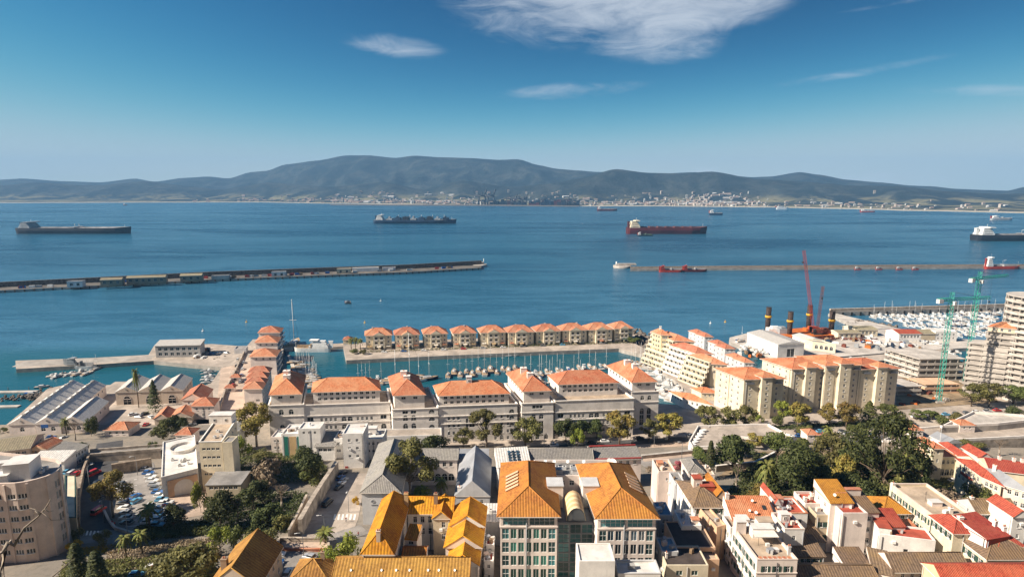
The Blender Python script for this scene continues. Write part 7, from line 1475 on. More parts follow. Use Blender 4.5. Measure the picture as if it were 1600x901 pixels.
# ------------------------------------------------------------------ trees and shrubs
def leaf(m, p, s, nrm, rng):
    a = nrm.cross(Vector((rng.uniform(-1, 1), rng.uniform(-1, 1), rng.uniform(-1, 1)))).normalized(); b_ = nrm.cross(a)
    a, b_ = a * s * rng.uniform(.7, 1.2), b_ * s * rng.uniform(.45, .8); m.face([p - a, p - b_ * .8, p + a, p + b_ * .8])
def crown_mesh(name, clumps, n, size, rng, droop=0., core=.35):
    m = MB(); tot = sum(c[3] * c[4] * c[5] for c in clumps) ** 1
    for (cx, cy, cz, rx, ry, rz) in clumps:
        k = int(n * (rx * ry + ry * rz) / sum(c[3] * c[4] + c[4] * c[5] for c in clumps))
        for _ in range(k):
            d = Vector((rng.gauss(0, 1), rng.gauss(0, 1), rng.gauss(0, 1) + .25)).normalized(); r = core + (1 - core) * rng.random() ** .4; r *= rng.uniform(.85, 1.15)
            p = Vector((cx + d.x * rx * r, cy + d.y * ry * r, cz + d.z * rz * r)); nn = (d + Vector((rng.uniform(-.8, .8), rng.uniform(-.8, .8), rng.uniform(-.3, .9)))).normalized(); leaf(m, p, size * rng.uniform(.7, 1.3), nn, rng)
    return m
def limbs(m, top, clumps, r0, rng, h0):
    m.tube([(0, 0, -.8), (rng.uniform(-.1, .1), rng.uniform(-.1, .1), h0 * .5), (rng.uniform(-.2, .2), rng.uniform(-.2, .2), h0)], [r0 * 1.25, r0 * .9, r0 * .7], 7)
    for c in clumps:
        e = Vector((c[0], c[1], c[2])); s = Vector((0, 0, h0 * rng.uniform(.75, 1.))); mid = s.lerp(e, .5) + Vector((0, 0, -.12 * (e - s).length * rng.uniform(-.5, 1))); m.tube([s, mid, e], [r0 * .5, r0 * .33, r0 * .12], 5)
PROT = {}
def make_tree(kind, name, seed, H, Wd_, n, leafsize, bark='bark', lm='leaf_green', k=14, h0=.3, flat=False, dens=.30, zlo=.35):
    rng = random.Random(seed); cl = []
    for i in range(k):
        a = rng.random() * 6.283; rr = math.sqrt(rng.random()) * Wd_ * .43; t = rng.random()
        z = H * (zlo + (1 - zlo - .12) * t) if not flat else H * rng.uniform(.8, .9)
        if not flat: rr *= math.sin(math.pi * min(1, max(.12, .18 + t * .78))) ** .6 * 1.1
        s = Wd_ * dens * rng.uniform(.55, 1.0); cl.append((rr * math.cos(a), rr * math.sin(a), z, s, s, s * (.8 if not flat else .45)))
    root = empty(name, (0, -3000, 0)); m = MB(); limbs(m, H, cl, H * (.013 if H > 21 else .022), rng, H * h0); m.build('trunk', bark, root); crown_mesh('crown', cl, n, leafsize, rng).build('crown', lm, root)
    PROT[kind] = [root, H, Wd_, False]
make_tree('gum', 'gum_tree', 1, 20, 15, 4800, .42, 'palebark', 'leaf_gold', 20, .42, dens=.19, zlo=.38)
make_tree('gum2', 'gum_tree', 11, 20, 13, 4600, .42, 'palebark', 'leaf_olive', 18, .45, dens=.19, zlo=.34)
make_tree('round', 'round_tree', 2, 9, 9, 3000, .34, 'bark', 'leaf_dark', 22, .25, dens=.2, zlo=.25)
make_tree('street', 'street_tree', 3, 11, 10, 3200, .36, 'bark', 'leaf_olive', 20, .32, dens=.19, zlo=.33)
make_tree('street2', 'street_tree', 13, 11, 10, 3000, .36, 'bark', 'leaf_gold', 17, .32, dens=.18, zlo=.33)
make_tree('big', 'evergreen_tree', 4, 22, 19, 6500, .46, 'bark', 'leaf_dark', 34, .3, dens=.18, zlo=.12)
make_tree('umbrella', 'umbrella_pine', 5, 13, 12, 2600, .36, 'bark', 'leaf_green', 13, .62, flat=True, dens=.24)
make_tree('bush', 'bush', 6, 4, 5.4, 1500, .24, 'bark', 'leaf_green', 9, .2, dens=.28, zlo=.25)
make_tree('bush2', 'bush', 16, 4, 5.4, 1300, .24, 'bark', 'leaf_olive', 10, .2, dens=.24, zlo=.22)
def make_cone(kind, name, seed, H, Wd_, n, size, lm, tiers=None, sharp=.8):
    rng = random.Random(seed); root = empty(name, (0, -3000, 0)); m = MB(); m.cyl(0, 0, -.8, H * .95, H * .014, .04, 6); m.build('trunk', 'bark', root); c = MB()
    for _ in range(n):
        t = rng.random() ** .75; z = H * (.07 + .93 * t); r = Wd_ / 2 * (1 - t) ** sharp + .12
        if tiers: r *= .45 + .55 * abs(math.sin(t * tiers * math.pi + .6))
        a = rng.random() * 6.283; q = r * (.45 + .55 * rng.random() ** .5) * rng.uniform(.8, 1.2); d = Vector((math.cos(a), math.sin(a), .25)); leaf(c, Vector((q * math.cos(a), q * math.sin(a), z - (.12 * q if tiers else 0))), size * rng.uniform(.7, 1.3), (d + Vector((rng.uniform(-.6, .6), rng.uniform(-.6, .6), rng.uniform(0, .8)))).normalized(), rng)
    c.build('crown', lm, root); PROT[kind] = [root, H, Wd_, False]
make_cone('cypress', 'cypress_tree', 7, 14, 3.2, 2200, .26, 'leaf_dark', sharp=.45); make_cone('norfolk', 'norfolk_pine', 8, 16, 8, 3000, .32, 'leaf_dark', 8, .8)
rng = random.Random(9); root = empty('palm_tree', (0, -3000, 0)); m = MB(); m.tube([(0, 0, -.8), (.15, .05, 3), (.1, .1, 6), (0, 0, 8.2)], [.34, .26, .22, .26], 7); m.build('trunk', 'bark', root)
for k in range(26):
    a = k * 2.4; up = 1.2 - 1.9 * (k / 26); m = MB(); L_ = rng.uniform(2.6, 3.4); pts = []
    for j in range(7): t = j / 6; pts.append(Vector((math.cos(a) * L_ * t, math.sin(a) * L_ * t, 8.2 + L_ * (up * t - .95 * t * t))))
    for j in range(6):
        s = Vector((-math.sin(a), math.cos(a), 0)); w = .52 * math.sin(math.pi * (.12 + .85 * (j + .5) / 6)); q0, q1 = pts[j], pts[j + 1]
        for sg_ in (-1, 1): m.face([q0, q1, q1 + s * sg_ * w + Vector((0, 0, -.3 * w)), q0.lerp(q1, .15) + s * sg_ * w + Vector((0, 0, -.3 * w))])
    m.build('frond', 'leaf_palm', root)
PROT['palm'] = [root, 9.5, 6.4, False]
rng = random.Random(10); root = empty('bare_tree', (0, -3000, 0)); m = MB(); m.tube([(0, 0, -.8), (.1, 0, 1.2), (.1, .1, 2.2)], [.26, .2, .17], 6); m.build('trunk', 'palebark', root); m = MB()
def grow(p, d, L_, r, depth):
    q = p + d * L_; m.tube([p, p.lerp(q, .5) + Vector((rng.uniform(-.1, .1), rng.uniform(-.1, .1), .05)) * L_, q], [r, r * .8, r * .55], 4 if depth < 2 else 3, smooth=False)
    if depth < 4:
        for _ in range(3 if depth else 5): grow(q, (d + Vector((rng.uniform(-.9, .9), rng.uniform(-.9, .9), rng.uniform(-.25, .7)))).normalized(), L_ * rng.uniform(.6, .85), r * .58, depth + 1)
grow(Vector((.1, .1, 2.1)), Vector((0, 0, 1)), 1.2, .15, 0); m.build('branches', 'baretwig', root); PROT['bare'] = [root, 6.2, 6, False]
NT_ = {}
def tree(kind, px, pyb, pyt, wpx, label, lm=None, z=None, group=None):
    g = GT(px, pyb) if z is None else G(px, pyb, z); top = z_over(px, pyt, g); P_ = PROT[kind]; sz = max(.2, (top - g.z) / P_[1]); D_ = g.y * _cp - (g.z - CAM_H) * _sp; sx = wpx * D_ / FPX / P_[2]
    sx = min(sx, sz * 2.2); loc = (g.x, g.y, g.z - .02); rz = rnd.random() * 6.28
    if not P_[3]: o = P_[0]; P_[3] = True; o.location = loc; o.rotation_euler = (0, 0, rz); o.scale = (sx, sx, sz)
    else: o = copy_tree(P_[0], loc, rz, (sx, sx, sz))
    tag(o, label, 'palm' if kind == 'palm' else ('bush' if kind.startswith('bush') else 'tree'), group)
    if lm:
        for c in o.children:
            if c.name.startswith('crown'): c.material_slots[0].link = 'OBJECT'; c.material_slots[0].material = MAT[lm]
    return o
TR = [  # street in front of the white apartments (ground 3 m)
 ('gum', 402, 704, 626, 64, 'big golden gum tree beside the promenade end', 'leaf_gold', 3), ('gum2', 760, 702, 636, 54, 'tall gum tree in front of the cupola wing', 'leaf_olive', 3), ('street', 724, 700, 668, 32, 'small olive tree left of the tall street gum', 'leaf_olive', 3), ('street', 821, 700, 651, 50, 'olive tree in front of the stepped pavilion', 'leaf_olive', 3),
 ('round', 884, 688, 652, 36, 'dark evergreen against the right wing, left of three', 'leaf_dark', 3), ('round', 908, 687, 655, 34, 'dark evergreen against the right wing, middle of three', 'leaf_dark', 3), ('round', 932, 684, 652, 34, 'dark evergreen against the right wing, right of three', 'leaf_dark', 3), ('bush', 903, 697, 670, 20, 'slim lime-green tree before the dark evergreens', 'leaf_lime', 3),
 ('street2', 968, 694, 640, 52, 'golden street tree in front of the right wing end', 'leaf_gold', 3), ('street', 1014, 690, 654, 30, 'olive street tree by the car park pavilion', 'leaf_olive', 3), ('street2', 1045, 686, 643, 46, 'golden-brown street tree beside the marina car park', 'leaf_gold', 3), ('street', 1105, 676, 632, 40, 'olive street tree left of the lone cream tower', 'leaf_olive', 3), ('street2', 1140, 674, 634, 36, 'golden street tree at the foot of the lone cream tower', 'leaf_olive', 3), ('street', 1163, 672, 632, 34, 'olive street tree close to the lone cream tower', 'leaf_olive', 3),
 ('bush', 1186, 660, 646, 12, 'small lime bush by the entrance canopy', 'leaf_lime', 3), ('street', 1221, 662, 624, 26, 'lime-green tree before the joined cream towers', 'leaf_lime', 3), ('street2', 1246, 668, 626, 40, 'brown-gold tree before the joined cream towers', 'leaf_gold', 3), ('bush', 1212, 665, 648, 18, 'clipped round bush below the lime-green tree', 'leaf_green', 3), ('street2', 1296, 664, 630, 34, 'brown-gold tree below the tallest cream tower, left of two', 'leaf_gold', 3), ('street2', 1322, 668, 626, 40, 'brown-gold tree below the tallest cream tower, right of two', 'leaf_gold', 3),
 ('norfolk', 1356, 664, 626, 44, 'feathery green conifer beside the end tower', 'leaf_green', 3), ('street', 1388, 664, 630, 36, 'green tree beside the feathery conifer', 'leaf_green', 3), ('street', 1432, 655, 640, 24, 'low green tree at the edge of the building site, left of two', 'leaf_green', 3), ('street', 1456, 655, 641, 22, 'low green tree at the edge of the building site, right of two', 'leaf_green', 3),
 ('street', 1518, 634, 598, 40, 'olive tree under the tower cranes', 'leaf_olive', 3), ('street2', 1545, 634, 596, 36, 'dark golden tree below the concrete towers', 'leaf_olive', 3), ('street', 1583, 630, 601, 40, 'dense tree at the right edge below the concrete towers', 'leaf_green', 3),
 ('palm', 1291, 700, 664, 22, 'slender palm beside the pink hut', None, 3), ('norfolk', 243, 643, 593, 26, 'tall dark conifer in front of the boat sheds', 'leaf_dark', 3), ('palm', 217, 636, 573, 13, 'very tall thin palm in front of the boat sheds', None, 3), ('round', 256, 688, 656, 44, 'bushy green tree in the yard by the coral cottages', 'leaf_green', 3), ('round', 277, 680, 647, 30, 'dark round tree behind the coral cottages', 'leaf_dark', 3), ('bare', 118, 690, 655, 28, 'bare tree before the white-roofed warehouses', None, 3), ('bush', 143, 682, 650, 20, 'small green tree by the right warehouse gable', 'leaf_green', 3), ('bush', 5, 676, 668, 12, 'little bush at the shore corner by the warehouses', 'leaf_green', 3), ('palm', 104, 680, 652, 16, 'thin palm in front of the middle warehouse', None, 3),
 # park
 ('big', 1376, 786, 640, 108, 'huge dark evergreen towering over the park', 'leaf_dark', None), ('big', 1238, 792, 690, 104, 'broad dark evergreen in the middle of the park', 'leaf_dark', None), ('round', 1146, 742, 676, 66, 'dense dark round tree at the park edge by the rampart', 'leaf_dark', None), ('cypress', 1108, 748, 688, 16, 'slim black cypress at the park corner', None, None), ('umbrella', 1212, 748, 679, 48, 'umbrella pine with a flat crown over the park', 'leaf_green', None), ('round', 1299, 738, 671, 54, 'round grey-green tree beside the pink hut', 'leaf_olive', None), ('palm', 1194, 788, 718, 34, 'tall palm rising from the left park shrubs', None, None), ('palm', 1412, 778, 709, 46, 'stout palm with a wide crown by the lawn', None, None), ('round', 1182, 794, 756, 46, 'golden round bush-tree above the orange roof', 'leaf_gold', None), ('round', 1205, 770, 722, 46, 'green tree behind the tall park palm', 'leaf_green', None), ('round', 1280, 784, 724, 62, 'broad green tree right of the middle evergreen', 'leaf_green', None), ('street2', 1318, 770, 706, 50, 'golden-tipped tree in the park centre', 'leaf_gold', None), ('round', 1330, 790, 738, 60, 'dark bushy tree above the tall blank house', 'leaf_dark', None), ('big', 1345, 760, 690, 70, 'dark evergreen left of the huge one', 'leaf_dark', None), ('round', 1404, 790, 738, 50, 'olive tree under the stout palm', 'leaf_olive', None), ('cypress', 1441, 792, 718, 15, 'black cypress at the edge of the lawn', None, None), ('round', 1425, 750, 700, 44, 'dark tree between the huge evergreen and the turrets', 'leaf_dark', None), ('bare', 1150, 772, 722, 50, 'leafless tree in the upper left of the park', None, None), ('bare', 1395, 792, 752, 34, 'pale leafless tree under the stout palm', None, None), ('bush', 1523, 792, 760, 44, 'dark leafy bush under the cream villa', 'leaf_green', None), ('bare', 1560, 712, 684, 44, 'bare pink-grey tree behind the dark red roofs', None, None), ('bush', 1590, 652, 636, 30, 'green bush at the right edge of the battery', 'leaf_dark', 10), ('bush2', 1472, 794, 766, 60, 'dry grey shrub by the lawn', 'leaf_dry', None), ('round', 1090, 722, 698, 34, 'leafy green tree left of the black cypress', 'leaf_green', None), ('bush', 1062, 732, 722, 20, 'pink flowering bush on the terrace beside the blank house', 'flower', None), ('round', 1258, 758, 716, 50, 'dark tree filling the park behind the middle evergreen', 'leaf_dark', None), ('palm', 1262, 790, 742, 36, 'low bushy palm at the foot of the park', None, None),
 # gardens in the middle and on the left
 ('gum', 641, 792, 683, 82, 'large gum tree over the roof of the pale hall', 'leaf_olive', None), ('round', 676, 720, 680, 58, 'dense dark round tree behind the large gum', 'leaf_dark', None), ('bush', 664, 792, 764, 50, 'yellow-green bush in the court of the arcade', 'leaf_lime', None), ('palm', 690, 784, 745, 26, 'dark palm in the court of the arcade', None, None), ('bush', 380, 712, 682, 26, 'lime-yellow tree at the foot of the golden gum', 'leaf_lime', None), ('round', 478, 748, 697, 54, 'dark rounded tree below the white flats', 'leaf_dark', None), ('bush', 488, 756, 733, 34, 'low green shrub beside the dark rounded tree', 'leaf_green', None), ('bush2', 421, 758, 718, 54, 'large dry beige shrub in the garden', 'leaf_dry', None), ('round', 414, 722, 704, 34, 'grey-green shrub behind the dry one', 'leaf_olive', None), ('round', 396, 790, 752, 50, 'dark olive tree at the corner of the annex', 'leaf_dark', None), ('bare', 440, 800, 752, 56, 'leafless purple-grey shrub beside the rubble wall', None, None), ('bare', 372, 815, 774, 40, 'bare tree in the sunken garden', None, None), ('round', 345, 822, 768, 56, 'dark creeper-covered tree by the sunken garden', 'leaf_dark', None), ('round', 420, 822, 786, 46, 'dark shrub deep in the sunken garden', 'leaf_dark', None), ('bush', 314, 800, 752, 20, 'column of yellow-green ivy on the corner of the hall', 'leaf_lime', None), ('bush2', 440, 828, 806, 30, 'grey shrub at the foot of the rubble wall', 'leaf_olive', None), ('bush', 345, 862, 826, 40, 'leafy shrub above the ochre-roofed house, left of three', 'leaf_lime', None), ('bush', 376, 858, 822, 26, 'leafy shrub above the ochre-roofed house, middle of three', 'leaf_green', None), ('bush', 408, 864, 826, 50, 'leafy shrub above the ochre-roofed house, right of three', 'leaf_olive', None), ('round', 305, 912, 846, 84, 'big olive-green tree at the bottom of the garden', 'leaf_olive', None), ('bush2', 258, 905, 868, 60, 'grey-green scrub at the bottom of the garden', 'leaf_olive', None), ('cypress', 125, 915, 848, 30, 'dark conifer at the bottom left, left of the pair', None, None), ('cypress', 155, 918, 860, 30, 'dark conifer at the bottom left, right of the pair', None, None), ('palm', 198, 872, 834, 26, 'small palm by the road bend, left of two', None, None), ('palm', 223, 866, 828, 30, 'small palm by the road bend, right of two', None, None), ('gum', 177, 808, 735, 62, 'golden-green gum tree over the car park', 'leaf_gold', None), ('palm', 234, 824, 788, 34, 'dark palm at the lower edge of the car park', None, None), ('round', 272, 826, 788, 40, 'dark shrub below the forecourt of the hall', 'leaf_dark', None), ('bush', 122, 846, 826, 22, 'small grey tree at the foot of the curved block', 'leaf_olive', None), ('bush', 162, 850, 830, 26, 'small leafy tree on the road island', 'leaf_olive', None), ('bush', 118, 862, 846, 24, 'yellow flowering bed by the curved block', 'flower_yellow', None), ('bush', 552, 882, 836, 46, 'bright leafy shrub left of the lichen-roofed house', 'leaf_lime', None), ('bush2', 515, 900, 858, 54, 'tall pale green shrub above the long front range', 'leaf_lime', None), ('palm', 508, 848, 826, 34, 'low spiky palm at the bottom of the sloping street', None, None), ('bush', 240, 712, 690, 18, 'climbing plant at the corner of the white hall', 'leaf_green', None), ('bush', 557, 788, 776, 12, 'yellow potted bush beside the pale hall', 'flower_yellow', None), ('street', 128, 712, 690, 22, 'dark tree by the slanting white building', 'leaf_dark', None),
 ('street', 1262, 690, 664, 30, 'olive tree by the long row of parked cars, left of three', 'leaf_olive', 3), ('street', 1342, 692, 660, 34, 'olive tree by the long row of parked cars, middle of three', 'leaf_green', 3), ('street', 1408, 684, 652, 34, 'olive tree by the long row of parked cars, right of three', 'leaf_olive', 3), ('bush', 1478, 664, 650, 26, 'bush at the foot of the battery, left of two', 'leaf_green', 3), ('bush', 1500, 660, 646, 26, 'bush at the foot of the battery, right of two', 'leaf_olive', 3), ('street', 640, 706, 680, 30, 'olive tree on the road below the left wing', 'leaf_olive', 3), ('street2', 1180, 700, 676, 30, 'golden tree growing behind the bastion', 'leaf_gold', None), ('round', 1160, 712, 690, 36, 'dark tree growing below the bastion', 'leaf_dark', None), ('round', 1256, 706, 684, 30, 'green tree at the upper edge of the park', 'leaf_green', None), ('palm', 1330, 716, 690, 26, 'palm at the upper edge of the park', None, None), ('bush', 1428, 700, 688, 30, 'bush below the battery wall, left of two', 'leaf_green', None), ('bush', 1520, 700, 688, 34, 'bush below the battery wall, right of two', 'leaf_olive', None),
 ('palm', 549, 545, 527, 13, 'small palm on the island tip, left of three', None, 2.8), ('palm', 556, 545, 526, 13, 'small palm on the island tip, middle of three', None, 2.8), ('palm', 563, 546, 528, 13, 'small palm on the island tip, right of three', None, 2.8), ('bush', 552, 552, 545, 14, 'low bush on the island tip', 'leaf_green', 2.8), ('bush', 567, 553, 545, 12, 'low bush before the first island villa', 'leaf_olive', 2.8), ('bush', 990, 534, 526, 22, 'green bush by the last island villa', 'leaf_green', 2.8),
]
for (k, x, yb, yt, w, lab, lm, z) in TR: tree(k, x, yb, yt, w, lab, lm, z)
# scrub that nobody could count: slopes of the garden, the sunken garden, verges
def scrub(name, label, region, n, lm, size=.35, h=1.6, terrain=True, z=0):
    m = MB(); c = [GT(*p) if terrain else G(*p, z) for p in region]; o = c[0].copy(); rng = random.Random(n)
    for _ in range(n):
        s, t = rng.random(), rng.random(); p = c[0].lerp(c[1], s).lerp(c[3].lerp(c[2], s), t); zz = zg(p.x, p.y) if terrain else z; hh = h * (mnoise.noise(Vector((p.x * .25, p.y * .25, 0))) * .9 + .55)
        if hh <= 0: continue
        for _ in range(3): leaf(m, Vector((p.x + rng.gauss(0, .3), p.y + rng.gauss(0, .3), zz + hh * rng.random() ** .7)) - o, size * rng.uniform(.6, 1.3), Vector((rng.uniform(-1, 1), rng.uniform(-1, 1), rng.uniform(.1, 1.2))).normalized(), rng)
    return tag(m.build(name, lm, None, o), label, 'shrubbery', kind='stuff')
scrub('shrubbery', 'dark undergrowth filling the sunken garden', [(318, 838), (455, 832), (480, 770), (322, 776)], 5200, 'leaf_dark', .32, 2.6); scrub('shrubbery', 'dry scrub on the slope above the ochre-roofed house', [(160, 905), (345, 868), (330, 842), (170, 852)], 4200, 'leaf_dry', .28, 1.2); scrub('shrubbery', 'olive scrub at the bottom of the garden', [(90, 930), (350, 930), (330, 870), (100, 880)], 5200, 'leaf_olive', .34, 1.8); scrub('shrubbery', 'green shrubs between car park and hall', [(205, 848), (320, 836), (330, 812), (215, 824)], 3000, 'leaf_green', .3, 1.6)
scrub('shrubbery', 'dark undergrowth all through the park', [(1120, 800), (1440, 800), (1440, 712), (1180, 716)], 15000, 'leaf_dark', .42, 3.4); scrub('shrubbery', 'olive shrubs in the lower park', [(1150, 796), (1440, 796), (1440, 760), (1160, 764)], 5000, 'leaf_olive', .36, 3.0); scrub('shrubbery', 'green garden between slab block and white flats', [(366, 760), (520, 752), (500, 716), (372, 700)], 5200, 'leaf_green', .32, 2.4); scrub('shrubbery', 'flower bed by the curved block', [(112, 868), (190, 862), (190, 852), (114, 856)], 700, 'flower_yellow', .2, .5); scrub('shrubbery', 'hedge along the foot of the cream towers', [(1200, 672), (1410, 660), (1408, 655), (1198, 666)], 2400, 'leaf_dark', .3, 1.4, False, 3); scrub('shrubbery', 'planting before the island villas', [(566, 551), (985, 536), (985, 534), (566, 549)], 1800, 'leaf_green', .3, 1.4, False, 2.8); scrub('shrubbery', 'weeds along the battery terrace', [(1010, 738), (1110, 728), (1105, 720), (1012, 730)], 1300, 'leaf_dry', .26, .9)
scrub('shrubbery', 'planting on the slope below the villa turrets', [(1445, 765), (1535, 765), (1530, 745), (1450, 735)], 1600, 'leaf_olive', .3, .9)

# ------------------------------------------------------------------ cars
def car_proto(name, L_, H_, van=False):
    root = empty(name, (0, -3000, 0)); W_ = 1.78; m = MB()
    sec = [(-.5, .30, .62), (-.47, .22, .86), (-.30, .22, .92), (.2, .22, .90), (.44, .24, .74), (.5, .3, .55)] if not van else [(-.5, .3, .9), (-.48, .22, 1.05), (.2, .22, 1.05), (.36, .22, 1.0), (.46, .24, .9), (.5, .3, .6)]
    m.rings([[(L_ * t, -W_ / 2, a), (L_ * t, -W_ / 2 * .97, b_ - .12), (L_ * t, -W_ / 2 * .86, b_), (L_ * t, W_ / 2 * .86, b_), (L_ * t, W_ / 2 * .97, b_ - .12), (L_ * t, W_ / 2, a)] for t, a, b_ in sec], 0); m.build('body', 'carpaint', root)
    a, b_, c, d = (-.44, -.32, .02, .22) if not van else (-.49, -.48, .22, .36); g = MB(); zb = .9 if not van else 1.03
    g.rings([[(L_ * a, -W_ * .42, zb - .05), (L_ * d, -W_ * .42, zb - .08), (L_ * d, W_ * .42, zb - .08), (L_ * a, W_ * .42, zb - .05)], [(L_ * b_, -W_ * .35, H_ - .06), (L_ * c, -W_ * .35, H_ - .06), (L_ * c, W_ * .35, H_ - .06), (L_ * b_, W_ * .35, H_ - .06)]], 0); g.build('window_band', 'glass', root)
    r = MB(); r.rings([[(L_ * b_ - .06, -W_ * .365, H_ - .055), (L_ * c + .06, -W_ * .365, H_ - .055), (L_ * c + .06, W_ * .365, H_ - .055), (L_ * b_ - .06, W_ * .365, H_ - .055)], [(L_ * b_ + .1, -W_ * .32, H_), (L_ * c - .05, -W_ * .32, H_), (L_ * c - .05, W_ * .32, H_), (L_ * b_ + .1, W_ * .32, H_)]], 0); r.build('roof', 'carpaint', root)
    for sx in (-.31, .31):
        for sy in (-1, 1):
            w = MB(); n = 12; w.rings([[(L_ * sx + .31 * math.cos(2 * math.pi * k / n), sy * W_ * .4 + y, .31 + .31 * math.sin(2 * math.pi * k / n)) for k in range(n)] for y in (-.11, .11)], 0); w.build('wheel', 'tyre', root)
    for sy in (-1, 1): h = MB(); h.box(L_ * .485, L_ * .503, sy * .62 - .16, sy * .62 + .16, .55, .68); h.build('headlight', 'whitepaint', root); h = MB(); h.box(-L_ * .503, -L_ * .49, sy * .66 - .12, sy * .66 + .12, .62, .78); h.build('tail_light', 'redpaint', root)
    return root
CARC = {}
for nme, c in dict(white=(.80, .80, .79), silver=(.45, .46, .48), black=(.02, .02, .024), blue=(.03, .12, .34), red=(.5, .03, .03), grey=(.16, .17, .18), skyblue=(.12, .36, .55)).items():
    CARC[nme] = mat('car_' + nme, c, .28, .04, .5, spec=.6, metal=.2 if nme in ('silver', 'grey') else 0)
MAT['carpaint'] = CARC['white']; CP = [car_proto('parked_car', 4.2, 1.46), False]; VP = [car_proto('parked_van', 5.0, 2.1, True), False]
def car(px, py, deg, colr, where, van=False, z=None, hd=0.):
    g = GT(px, py) if z is None else G(px, py, z); P_ = VP if van else CP; zz = (zg(g.x, g.y) + .09 if z is None else z + .02) + hd
    if not P_[1]: P_[1] = True; o = P_[0]; o.location = (g.x, g.y, zz); o.rotation_euler = (0, 0, R(deg))
    else: o = copy_tree(P_[0], (g.x, g.y, zz), R(deg))
    tag(o, '%s %s %s' % (colr if colr != 'skyblue' else 'light blue', 'van' if van else 'car', where), 'van' if van else 'car', 'cars ' + where)
    for c in o.children:
        if c.name.split('.')[0] in ('body', 'roof'): c.material_slots[0].link = 'OBJECT'; c.material_slots[0].material = CARC[colr]
CL = ['white', 'silver', 'black', 'white', 'grey', 'blue', 'white', 'silver', 'red', 'skyblue', 'white', 'grey']
cc = lambda: rnd.choice(CL)
for t in range(11): car(229 + t * 3.0, 734 + t * 6.0, 4 + rnd.uniform(-3, 3), ['silver', 'blue', 'white', 'white', 'silver', 'grey', 'blue', 'white', 'skyblue', 'white', 'red'][t], 'in the right row of the car park')
for t in range(9): car(188 + t * 1.3, 757 + t * 7.6, 176 + rnd.uniform(-3, 3), ['grey', 'silver', 'black', 'silver', 'black', 'white', 'silver', 'white', 'grey'][t], 'in the left row of the car park')
for t in range(5): car(262 + t * .6, 786 + t * 6.4, 3, ['white', 'skyblue', 'white', 'grey', 'white'][t], 'beside the forecourt of the hall')
car(211.5, 777, 78, 'blue', 'stopped in the lane of the car park'); car(212.5, 784, 80, 'skyblue', 'driving down the car park lane'); car(154.5, 800, 84, 'red', 'coming down the shaded road', True); car(147, 741, 70, 'red', 'by the gate bridge', True); car(137, 728, 60, 'grey', 'by the gate bridge'); car(150, 757, 250, 'black', 'on the shaded road')
for t in range(4): car(106 + t * 5, 738 + (t % 2) * 3, 90, ['skyblue', 'white', 'silver', 'red'][t], 'behind the yellow-roofed depot', hd=.0)
for t, (x, y) in enumerate(((536, 741), (532, 748), (537, 752), (533, 757), (530, 763))): car(x, y, 70, ['black', 'blue', 'silver', 'white', 'black'][t], 'along the sloping street'); 
car(512, 788, 76, 'black', 'under the rubble wall', True)
for (x, y, c, d) in ((434, 868, 'white', 4), (432, 880, 'blue', 4), (427, 886, 'red', 4), (422, 893, 'silver', 4), (484, 872, 'silver', 160), (450, 897, 'white', 92), (470, 901, 'white', 90)): car(x, y, d, c, 'in the walled car park at the bottom')
for (x, y, c, d) in ((866, 696, 'white', 5), (893, 694, 'grey', 5), (925, 693, 'black', 5), (945, 690, 'white', 5), (1000, 686, 'black', 6), (1080, 682, 'silver', 6), (1290, 688, 'black', 0), (1305, 689, 'white', 0), (1322, 690, 'grey', 0), (1400, 684, 'white', 6)): car(x, y, d, c, 'on the road before the street trees', z=3.0)
for (x, y, c) in ((1030, 652, 'white'), (1036, 656, 'black'), (1044, 650, 'silver'), (1050, 655, 'black'), (1056, 660, 'blue'), (1040, 664, 'white'), (1062, 652, 'silver')): car(x, y, 100, c, 'in the marina car park', z=2.82)
for k in range(9): car(372 + (k % 2) * 10 - k * .9, 562 + k * 5, 100, CL[k], 'parked on the promenade', z=2.84)
for k, (x, y) in enumerate(((208, 648), (217, 652), (226, 647), (236, 652), (300, 665), (80, 684), (60, 683), (100, 685), (228, 664))): car(x, y, rnd.uniform(0, 180), CL[k], 'in the warehouse yard', z=2.86)
for k in range(12): car(600 + k * 31, 550.5 - k * 1.25, 7, CL[(k * 5) % 12], 'parked before the island villas', z=2.82)
for k in range(8): car(270 + k * 12 + rnd.uniform(-3, 3), 556 - k * .6, rnd.uniform(0, 180), CL[k], 'on the left jetty root', z=2.82)
for k in range(6): car(1180 + k * 34, 676 - k * .4, 5, CL[(k * 7) % 12], 'along the foot of the cream towers', z=3.0)
for (x, y, c, d) in ((240, 888, 'white', 20), (252, 894, 'red', 15), (214, 900, 'skyblue', 10), (1150, 712, 'white', 5), (1490, 752, 'white', 10), (1505, 748, 'black', 5)): car(x, y, d, c, 'among the gardens' if x < 300 else 'beside the park', van=(x == 252))

for k in range(12): car(1236 + k * 13 + rnd.uniform(-2, 2), 682 - k * .5, 4, CL[(k * 5) % 12], 'in the long row behind the park', z=3.0)
for k in range(9): car(1430 + k * 16, 652 - k * 1.3, 5, CL[(k * 7) % 12], 'beside the building site', z=3.0)
for k in range(8): car(238 + (k % 2) * 15 - k, 792 + k * 4.2, 4, CL[(k * 3) % 12], 'at the lower end of the car park')
for k in range(7): car(560 + k * 46, 714 - k * 1.6, 3, CL[(k * 5) % 12], 'on the road below the apartments', z=3.0)
